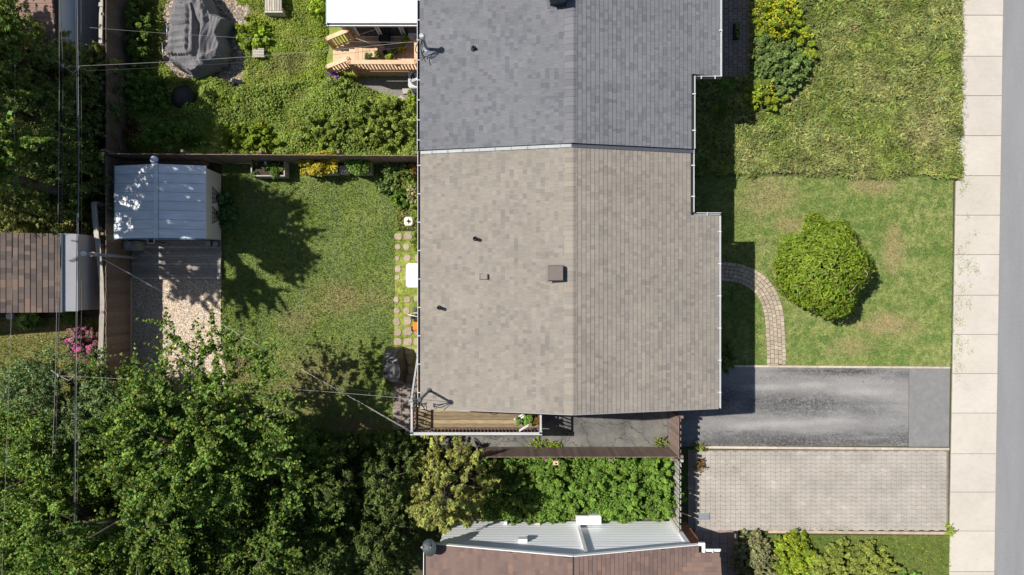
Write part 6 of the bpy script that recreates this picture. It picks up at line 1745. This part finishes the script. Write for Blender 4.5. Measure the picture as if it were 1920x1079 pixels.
gc = Vector((*G(745, 684), 0))
gr = thing('covered_grill', 'barbecue under a glossy black cover at the edge of the back lawn', 'grill', gc)
outl = [Vector(G(*q)) for q in ((727, 650), (757, 650), (767, 690), (762, 716), (728, 717), (722, 690))]
def zg(x, y, d):
    u = (x-gc.x)*50; v = -(y-gc.y)*50
    z = 0.55+0.52*np.clip(d/0.14, 0, 1)
    z -= 0.10*np.clip((v-18)/10, 0, 1)+0.06*np.exp(-((v+26)/5)**2)
    z += 0.05*np.abs(np.sin(u*0.23+v*0.28))*np.exp(-((v+24)/10)**2)+0.05*(vnoise(x, y, 6.0, 91)-0.5)
    return z
drape('cover', outl, zg, 0.06, M('glossy_black_cover', (0.018, 0.018, 0.020), 0.42, 0.2, 5, spec=0.5), gr)

bc = Vector((*G(352, 188), 0))
fp = thing('fire_pit', 'round black covered fire pit in the shade of the weedy yard', 'fire pit', bc)
q = MB(); q.lathe(bc, [(0.36, 0.0), (0.40, 0.30), (0.42, 0.42)], 24, smooth=True); q.build('bowl', black_plastic, fp)
q = MB(); q.lathe(bc+Vector((0, 0, 0.424)), [(0.43, 0.0), (0.41, 0.04), (0.25, 0.10), (0.05, 0.12)], 24); q.build('lid', black_plastic, fp)

# slatted bench at the top edge and a small slatted stool
def slats(root, x0, x1, y0, y1, z, n, mat, along='x'):
    for k in range(n):
        q = MB(); t = random.uniform(0.7, 1.2)
        if along == 'x':
            y = y0+(y1-y0)*(k+0.5)/n; q.block(x0, x1, y-(y1-y0)/n*0.40, y+(y1-y0)/n*0.40, z-0.025, z, t)
        else:
            x = x0+(x1-x0)*(k+0.5)/n; q.block(x-(x1-x0)/n*0.40, x+(x1-x0)/n*0.40, y0, y1, z-0.025, z, t)
        q.build('slat', mat, root)
c = P(513, 2, 0.55)
bn = thing('slatted_crate', 'weathered slatted crate table cut off by the top edge', 'crate', (c.x, c.y, 0))
slats(bn, c.x-0.33, c.x+0.30, c.y-0.35, c.y+0.6, 0.55, 7, rail_wood, 'y')
q = MB(); q.block(c.x-0.34, c.x+0.32, c.y-0.42, c.y-0.356, 0.0, 0.53, 1.2); q.build('front_board', rail_wood, bn)
for sx in (-0.31, 0.27):
    for sy in (-0.3, 0.55):
        q = MB(); q.block(c.x+sx, c.x+sx+0.05, c.y+sy, c.y+sy+0.05, 0, 0.52); q.build('leg', rail_wood, bn)
c = P(484, 98, 0.42)
st = thing('slatted_stool', 'small weathered slatted stool standing in the grass', 'stool', (c.x, c.y, 0))
slats(st, c.x-0.21, c.x+0.21, c.y-0.15, c.y+0.15, 0.42, 5, rail_wood)
q = MB(); q.beam((c.x-0.23, c.y-0.175, 0.40), (c.x+0.23, c.y-0.165, 0.40), 0.03, 0.04, 1.1); q.build('apron', rail_wood, st)
for sx in (-0.18, 0.18):
    for sy in (-0.13, 0.13):
        q = MB(); q.block(c.x+sx-0.02, c.x+sx+0.02, c.y+sy-0.02, c.y+sy+0.02, 0, 0.395); q.build('leg', rail_wood, st)
# black bag and its white tie beside the gravel patch
c = Vector((*G(446, 163), 0)); n = 14
bg_ = thing('rubbish_bag', 'crumpled black bag at the lower right of the gravel patch', 'bag', c)
q = MB()
for i in range(7):
    f = i/6; 
    for k in range(n):
        a = 6.283*k/n; r = 0.26*math.sin(math.pi*min(1, 0.18+0.8*f))*(1+0.25*math.sin(k*2.3+i*1.7))
        q.v.append((c.x+math.cos(a)*r, c.y+math.sin(a)*r*0.9, 0.36*f))
for i in range(6):
    for k in range(n): q.face((i*n+k, i*n+(k+1) % n, (i+1)*n+(k+1) % n, (i+1)*n+k))
q.face(tuple(range(6*n, 7*n))); q.build('sack', M('bag_film', (0.03, 0.033, 0.04), 0.25, 0.2, 9, spec=0.5), bg_)
q = MB(); q.lathe(c+Vector((0, 0, 0.355)), [(0.05, 0), (0.07, 0.05), (0.02, 0.09)], 8); q.build('knot', black_plastic, bg_)
c = Vector((*G(261, 190), 0))
q = MB(); q.lathe(c+Vector((0, 0, 0.095)), [(0.01, -0.095), (0.06, -0.075), (0.09, -0.02), (0.09, 0.02), (0.06, 0.075), (0.01, 0.095)], 14)
tag(q.build('ball', white_plastic), 'small white ball lying in the shaded weeds', 'ball')
# purple foil windmill at the stair foot
c = Vector((*G(631, 151), 0))
pw = thing('garden_pinwheel', 'purple and pink foil pinwheel in the grass at the deck stairs', 'pinwheel', c)
q = MB(); q.tube([c, c+Vector((0, 0, 0.5))], 0.012, 6); q.build('stick', white_plastic, pw)
pinkfoil = M('pink_foil', (0.55, 0.10, 0.22), 0.35, 0.1); whitefoil = M('white_foil', (0.7, 0.72, 0.78), 0.35, 0.1)
for k in range(8):
    a = k*0.785+0.2; h = c+Vector((0, 0, 0.5)); r = 0.24+0.07*(k % 2)
    e = h+Vector((math.cos(a)*r, math.sin(a)*r, 0.0)); s = h+Vector((math.cos(a+0.55)*r*0.6, math.sin(a+0.55)*r*0.6, 0.09))
    q = MB(); q.hexa([h-Vector((0,0,0.006)), e-Vector((0,0,0.006)), s-Vector((0,0,0.006)), h.lerp(s, 0.5)-Vector((0,0,0.006)), h, e, s, h.lerp(s, 0.5)])
    q.build('vane', [purple_cloth, purple_cloth, pinkfoil, purple_cloth, whitefoil, purple_cloth, pinkfoil, purple_cloth][k], pw)

# ------------------------------------------------------------------ pots and pieces on the cedar deck
def pot(label, c, r, h, mat, plant=None, z0=0.0, n=260, ph=0.35, size=0.09, leafm=None, name='plant_pot', cat='plant pot', group=None):
    t = thing(name, label, cat, (c[0], c[1], z0), group)
    q = MB(); q.lathe((c[0], c[1], z0), [(r*0.72, 0), (r, h), (r*0.9, h), (r*0.86, h-0.05)], 16, smooth=False); q.build('pot', mat, t)
    q = MB(); q.lathe((c[0], c[1], z0+h-0.05), [(r*0.85, 0.0), (r*0.8, 0.012)], 14); q.build('soil', soil, t)
    if leafm:
        cl = [(c[0]+random.uniform(-r, r)*0.8, c[1]+random.uniform(-r, r)*0.8, z0+h+random.uniform(0.0, ph), r*0.55, random.uniform(0.8, 1.2)) for _ in range(9)]
        crown_mesh(t, cl, n, size, leafm, name='foliage')
    return t
pot('large dark blue glazed pot by the sunroom window', P(722, 74, 0.95).xy, 0.22, 0.34, blue_glaze, z0=gz+0.004)
pot('white pot on the cedar deck', P(734, 89, 0.95).xy, 0.075, 0.16, white_plastic, z0=gz+0.004)
pot('black empty pot left of the white pot', P(722, 98, 0.9).xy, 0.09, 0.15, black_plastic, z0=gz+0.004)
pot('black pot near the right deck rail', P(739, 97, 0.9).xy, 0.10, 0.16, black_plastic, z0=gz+0.004, leafm=lf_lush, n=90, ph=0.15)
for k, (px, py, m, lab) in enumerate(((690, 105, lf_sage, 'potted grey green plant behind the front deck rail'), (706, 101, lf_olive, 'potted olive plant behind the front deck rail'), (730, 108, lf_lime, 'potted lime plant behind the front deck rail'), (753, 90, lf_gold, 'potted yellowing plant beside the right deck rail'), (757, 72, lf_lime, 'tall potted plant at the sunroom corner'))):
    pot(lab, P(px, py, 1.05).xy, 0.10, 0.17, terracotta, z0=gz+0.004, leafm=m, n=240, ph=0.3)
c = P(778, 62, 1.1)
bx = thing('deck_box', 'white lidded box on the cedar deck beside the house wall', 'box', (c.x, c.y, gz))
q = MB(); q.block(c.x-0.22, c.x+0.25, c.y-0.14, c.y+0.14, gz+0.004, gz+0.36); q.build('body', white_plastic, bx)
q = MB(); q.block(c.x-0.24, c.x+0.27, c.y-0.16, c.y+0.16, gz+0.364, gz+0.40); q.build('lid', white_plastic, bx)
# air conditioner
c = Vector((*G(788, 160), 0))
ac = thing('air_conditioner', 'square grey air conditioner with a round fan against the grey house wall', 'air conditioner', c)
q = MB(); s = 0.34; q.prism([(c.x+a*s, c.y+b*s) for a, b in ((-1,-0.75), (-0.75,-1), (0.75,-1), (1,-0.75), (1,0.75), (0.75,1), (-0.75,1), (-1,0.75))], 0.06, 0.78, bevel=0.03); q.build('casing', ac_grey, ac)
q = MB(); q.lathe((c.x, c.y, 0.782), [(0.27, 0.0), (0.25, 0.012)], 24); fan = q.build('fan_opening', black_plastic, ac)
for k in range(4):
    a = k*1.571+0.4; q = MB(); q.beam((c.x, c.y, 0.80), (c.x+math.cos(a)*0.22, c.y+math.sin(a)*0.22, 0.80), 0.09, 0.01); q.build('fan_blade', grey_metal, fan)
for k in range(3):
    q = MB(); r = 0.09+k*0.075; q.tube([(c.x+math.cos(j*0.2618)*r, c.y+math.sin(j*0.2618)*r, 0.82) for j in range(25)], 0.005, 4, cap=False); q.build('guard_ring', grey_metal, ac)
q = MB(); q.lathe((c.x, c.y, 0.80), [(0.06, 0), (0.055, 0.03)], 12); q.build('hub', white_plastic, ac)
for (px, py, a, w, h, lab) in ((762, 172, 0.1, 0.26, 0.2, 'flat grey stone slab left of the air conditioner'), (757, 188, 0.9, 0.14, 0.34, 'pale tilted stone slab below the air conditioner'), (622, 171, 0.2, 0.11, 0.17, 'tan brick lying in the weeds below the pinwheel')):
    c2 = Vector(G(px, py)); q = MB(); q.box((c2.x, c2.y, 0.05), (w, h, 0.08), a); tag(q.build('stone_slab', stone_grey), lab, 'stone')

# ------------------------------------------------------------------ planters along the long fence
def planter(px0, py0, px1, py1, label, h, plant):
    a, b = P(px0, py0, h), P(px1, py1, h); x0_, x1_ = min(a.x, b.x), max(a.x, b.x); y0_, y1_ = min(a.y, b.y), max(a.y, b.y)
    t = thing('planter_box', label, 'planter', ((x0_+x1_)/2, (y0_+y1_)/2, 0), 'wooden planters along the long fence')
    w = 0.045
    for (xa, xb, ya_, yb_) in ((x0_, x1_, y0_, y0_+w), (x0_, x1_, y1_-w, y1_), (x0_, x0_+w, y0_+w+0.002, y1_-w-0.002), (x1_-w, x1_, y0_+w+0.002, y1_-w-0.002)):
        q = MB(); q.block(xa, xb, ya_, yb_, 0.03, h, random.uniform(0.9, 1.1)); q.build('side_board', rail_wood, t)
    q = MB(); q.block(x0_+w+0.003, x1_-w-0.003, y0_+w+0.003, y1_-w-0.003, 0.05, h-0.12); q.build('soil', soil, t)
    plant((x0_+x1_)/2, (y0_+y1_)/2, x1_-x0_, y1_-y0_, h)
    return t
def plant_in(name, label, cx, cy, w, d, z, n, size, mat, ph, clumps=16, cat='plant', **kw):
    t = thing(name, label, cat, (cx, cy, z-0.1))
    cl = [(cx+random.uniform(-w, w)/2, cy+random.uniform(-d, d)/2, z-0.05+random.uniform(0, ph), random.uniform(0.10, 0.18), random.uniform(0.8, 1.2)) for _ in range(clumps)]
    st = MB()
    for q_ in cl[::2]: st.tube([(cx+(q_[0]-cx)*0.4, cy+(q_[1]-cy)*0.4, z-0.13), q_[:3]], [0.01, 0.004], 5)
    st.build('stem', bark, t)
    crown_mesh(t, cl, n, size, mat, name='foliage', **kw)
    return t
planter(470, 299, 534, 331, 'wooden planter with low dark plants, nearest the shed', 0.55, lambda x, y, w, d, h: plant_in('planter_plant', 'low dark leaves in the planter nearest the shed', x, y, w*0.85, d*0.8, h-0.04, 900, 0.09, lf_maple, 0.12))
q = MB(); c = P(499, 309, 0.6); q.box(c, (0.07, 0.24, 0.02), 0.35); q.box(c-Vector((0.03, -0.06, 0.1)), (0.02, 0.02, 0.2)); tag(q.build('plant_marker', white_plastic), 'pale blade shaped plant marker in the planter nearest the shed', 'marker')
planter(570, 298, 631, 326, 'middle wooden planter, overgrown with a yellow plant', 0.55, lambda x, y, w, d, h: plant_in('planter_plant', 'bright golden yellow plant filling the middle planter', x-0.02, y+0.06, w*1.05, d*1.15, h+0.12, 2600, 0.09, lf_gold, 0.35, 40))
planter(660, 298, 696, 326, 'wooden planter nearest the house, overgrown with green leaves', 0.55, lambda x, y, w, d, h: plant_in('planter_plant', 'green leafy plant spilling out of the planter nearest the house', x-0.12, y+0.0, w*1.1, d*1.3, h+0.08, 1500, 0.10, lf_lush, 0.28, 24))
c = Vector((*G(649, 322), 0.0)); q = MB(); q.box((c.x, c.y, 0.2), (0.3, 0.3, 0.4)); tag(q.build('wooden_block', rail_wood), 'small grey wooden box between the two right planters', 'box')

# ------------------------------------------------------------------ along the back wall of the beige house
c = Vector((*G(767, 416), 0))
ub = thing('stand_base', 'white square stand base with a dark hole beside the house border', 'stand base', c)
q = MB(); s = 0.17; q.prism([(c.x+a*s, c.y+b*s) for a, b in ((-1,-0.6), (-0.6,-1), (0.6,-1), (1,-0.6), (1,0.6), (0.6,1), (-0.6,1), (-1,0.6))], 0.0, 0.15, bevel=0.03); q.build('base', M('cream_plastic', (0.62, 0.59, 0.52), 0.6, 0.1), ub)
q = MB(); q.lathe((c.x, c.y, 0.15), [(0.045, -0.02), (0.045, 0.06), (0.03, 0.06), (0.03, 0.0)], 12, smooth=False); q.build('socket', black_plastic, ub)
for a in (0, 1.571, 3.142, 4.712):
    q = MB(); q.beam((c.x+math.cos(a)*0.05, c.y+math.sin(a)*0.05, 0.158), (c.x+math.cos(a)*0.10, c.y+math.sin(a)*0.10, 0.158), 0.015, 0.012); q.build('slot', black_plastic, ub)
def rounded(x0, x1, y0, y1, r, n=5):
    out = []
    for cx, cy, a0 in ((x1-r, y1-r, 0), (x0+r, y1-r, 1.5708), (x0+r, y0+r, 3.1416), (x1-r, y0+r, 4.7124)):
        for k in range(n+1):
            a = a0+1.5708*k/n; out.append((cx+math.cos(a)*r, cy+math.sin(a)*r))
    return out
a, b = P(761, 494, 0.85), P(803, 540, 0.85)
tb = thing('storage_bin', 'white round cornered storage bin half under the left eave', 'storage bin', ((a.x+b.x)/2, (a.y+b.y)/2, 0))
q = MB(); q.prism(rounded(a.x+0.05, b.x-0.05, b.y+0.05, a.y-0.05, 0.10), 0.02, 0.78); q.build('body', white_plastic, tb)
q = MB(); q.prism(rounded(a.x, b.x, b.y, a.y, 0.12), 0.784, 0.86, bevel=0.03); q.build('lid', white_plastic, tb)
# walk-behind mower
c = Vector((*G(781, 600), 0))
mw = thing('lawn_mower', 'small orange and black lawn mower parked against the back wall', 'lawn mower', c)
q = MB(); q.prism(rounded(c.x-0.10, c.x+0.17, c.y-0.40, c.y-0.05, 0.07), 0.12, 0.32, bevel=0.05); q.build('deck', orange_plastic, mw)
q = MB(); q.prism(rounded(c.x-0.06, c.x+0.10, c.y-0.06, c.y+0.22, 0.05), 0.16, 0.34, bevel=0.04); q.build('motor', black_plastic, mw)
q = MB(); q.prism(rounded(c.x-0.10, c.x+0.10, c.y+0.30, c.y+0.48, 0.08), 0.20, 0.42, bevel=0.05); q.build('grass_bag', M('mower_bag', (0.09, 0.09, 0.095), 0.8, 0.1), mw)
for sx in (-0.15, 0.16):
    for sy in (-0.33, 0.12):
        q = MB(); n = 12
        for k in range(n):
            an = 6.283*k/n
            q.v.extend([(c.x+sx-0.025, c.y+sy+math.cos(an)*0.09, 0.09+math.sin(an)*0.09), (c.x+sx+0.025, c.y+sy+math.cos(an)*0.09, 0.09+math.sin(an)*0.09)])
        for k in range(n): j = (k+1) % n; q.face((2*k, 2*j, 2*j+1, 2*k+1))
        q.face(tuple(range(0, 2*n, 2))); q.face(tuple(range(1, 2*n, 2))[::-1]); q.build('wheel', black_plastic, mw)
q = MB(); q.tube([(c.x-0.24, c.y+0.22, 0.62), (c.x+0.0, c.y+0.17, 0.64), (c.x+0.22, c.y+0.12, 0.62)], 0.016, 6)
q.build('handlebar', white_plastic, mw)
for sx in (-0.12, 0.12):
    q = MB(); q.tube([(c.x+sx, c.y-0.05, 0.3), (c.x+sx*1.2, c.y+0.19, 0.62)], 0.013, 6); q.build('handle_tube', grey_metal, mw)
# things on the side deck
pot('brown pot with a leafy plant at the right end of the side deck', P(992, 786, 1.1).xy, 0.15, 0.22, terracotta, z0=bz+0.004, leafm=lf_lush, n=420, ph=0.3)
pot('dark pot with a blue green plant on the side deck', P(974, 789, 1.1).xy, 0.12, 0.18, black_plastic, z0=bz+0.004, leafm=lf_sage, n=300, ph=0.2)
pot('pot with a dry reddish plant in the corner of the side deck', P(1004, 788, 1.1).xy, 0.12, 0.18, terracotta, z0=bz+0.004, leafm=lf_rust, n=260, ph=0.25)
a, b = P(964, 787, 1.15), P(982, 776, 1.15)
q = MB(); q.beam(a, b, 0.05, 0.04); q.beam(a+Vector((0.06, -0.06, 0)), b+Vector((0.06, -0.06, 0)), 0.05, 0.04); q.beam(a, a-Vector((0, 0, 0.22)), 0.03, 0.03); q.beam(b, b-Vector((0, 0, 0.22)), 0.03, 0.03)
tag(q.build('plant_stand', white_paint), 'white slatted plant stand on the side deck behind the pots', 'plant stand')
a, b = P(973, 809, 1.72), P(990, 799, 1.62)
q = MB(); q.beam(a, b, 0.035, 0.03); tag(q.build('white_stick', white_paint), 'pair of white sticks leaning on the side deck rail, front one', 'stick')
q = MB(); q.beam(a+Vector((0.02, 0.05, 0)), b+Vector((0.02, 0.05, 0)), 0.03, 0.03); tag(q.build('white_stick', white_paint), 'pair of white sticks leaning on the side deck rail, rear one', 'stick')
q = MB(); c = Vector((*G(1378, 62), 0.0))
tb = thing('trough_planter', 'long dark planter with sparse leaves on the shaded patio', 'planter', (c.x, c.y, 0.03))
q.block(c.x-0.09, c.x+0.09, c.y-0.28, c.y+0.28, 0.034, 0.24); q.build('box', black_plastic, tb)
crown_mesh(tb, [(c.x, c.y+k*0.1, 0.25, 0.07, 1.0) for k in range(-2, 3)], 90, 0.08, lf_lush, name='foliage')
# birdhouse on the reddish fence
c = P(1042, 868, 1.3)
bh = thing('birdhouse', 'small tan birdhouse on the bed side of the reddish fence', 'birdhouse', (c.x, c.y, 0))
q = MB(); q.block(c.x-0.09, c.x+0.09, c.y-0.07, c.y+0.07, 1.15, 1.36); q.build('box', pale_wood, bh)
q = MB(); q.lathe((c.x+0.01, c.y-0.01, 1.361), [(0.035, 0), (0.03, 0.01)], 10); q.build('entry_hole', black_plastic, bh)
q = MB(); q.block(c.x-0.02, c.x+0.02, c.y+0.01, c.y+0.05, 0, 1.149); q.build('pole', fence_wood, bh)
# gate hardware at the end of the grey fence
a = Vector((*G(1256, 985), 0)); 
q = MB(); q.beam((a.x+0.02, a.y, 1.12), (a.x+0.42, a.y+0.07, 1.12), 0.05, 0.05); tag(q.build('gate_arm', white_metal), 'short white metal bar sticking out at the end of the grey fence', 'bar')
c = Vector(G(1318, 968)); q = MB(); q.box((c.x, c.y, 0.06), (0.42, 0.24, 0.05), 0.05); tag(q.build('metal_tray', galv), 'flat galvanised tray on the paver driveway by the grey fence', 'tray')
c = Vector(G(22, 593)); q = MB(); q.prism(rounded(c.x-0.14, c.x+0.14, c.y-0.12, c.y+0.12, 0.1), 0.0, 0.16, bevel=0.05); tag(q.build('border_stone', edge_m), 'pale boulder beside the lime hydrangea', 'stone')

# ------------------------------------------------------------------ overhead cables
GC = 'utility cables along the left edge'
def long_cable(pts, z, r, mat, label):
    q = [P(px, py, z) for px, py in pts]
    d0 = (q[0]-q[1]).normalized(); d1 = (q[-1]-q[-2]).normalized()
    return cable('utility_cable', [q[0]+d0*14]+q+[q[-1]+d1*14], r, mat, label, group=GC)
long_cable([(29, 0), (27, 250), (23, 520), (17, 720), (11, 880)], 5.0, 0.006, cable_grey, 'thin pale cable nearest the left edge')
long_cable([(111, 0), (111, 200), (108, 470), (104, 700), (98, 870)], 5.0, 0.007, cable_grey, 'thin pale cable second from the left edge')
long_cable([(113, 0), (118, 125), (117, 300), (115, 450), (110, 620), (108, 705)], 4.8, 0.009, cable_dark, 'sagging cable carrying the two service drops')
long_cable([(142, 0), (144, 125), (146, 300), (144, 470), (142, 640), (140, 830)], 5.0, 0.011, cable_dark, 'thick dark cable third from the left edge')
long_cable([(144.5, 0), (146.5, 125), (148, 300), (146, 470), (144, 640), (142, 830)], 5.03, 0.005, M('cable_steel', (0.34, 0.37, 0.42), 0.6, 0.1), 'bright steel strand riding beside the thick dark cable')
long_cable([(152, 0), (152, 125), (153, 300), (153, 560), (150, 690), (147, 830)], 4.9, 0.003, cable_grey, 'hair thin line right of the thick dark cable')
a, b = P(118, 125, 4.8), P(787, 77, 4.1)
GD = 'service drops to the double house'
cable('service_drop', [a, b], 0.006, cable_grey, 'pale service drop crossing the covered table to the grey house', 0.30, GD)
cable('service_drop', [a+Vector((0, -0.12, -0.1)), b+Vector((0, -0.1, -0.1))], 0.005, cable_dark, 'thin dark line below the service drop to the grey house', 0.36, GD)
cable('service_drop', [P(168, 52, 5.0), P(787, 80, 4.0)], 0.004, cable_grey, 'hair thin line from the top left to the grey house', 0.3, GD)
a, b = P(108, 705, 4.8), m1+Vector((-0.16, -0.10, 1.28))
cable('service_drop', [a, b], 0.0065, cable_grey, 'pale service drop over the maples to the beige house', 0.40, GD)
cable('service_drop', [a+Vector((0, 0.14, -0.1)), b+Vector((0, 0.10, -0.2))], 0.004, cable_dark, 'thin line above the service drop to the beige house', 0.36, GD)
for k, (px, py, lab) in enumerate(((118, 124, 'cable clamp where the drop to the grey house leaves the line'), (109, 704, 'cable clamp where the drop to the beige house leaves the line'))):
    c = P(px, py, 4.8); t = thing('cable_clamp', lab, 'clamp', c, 'clamps on the sagging cable')
    q = MB(); q.box(c, (0.05, 0.10, 0.05), 0.2); q.build('body', cable_grey, t)
    q = MB(); q.tube([c, c+Vector((0.25, -0.18, -0.12)), c+Vector((0.5, 0.0, -0.03))], 0.013, 5); q.build('jumper', cable_grey, t)
    q = MB(); q.tube([c, c+Vector((-0.22, 0.16, 0.0))], 0.014, 5); q.build('tail', cable_grey, t)
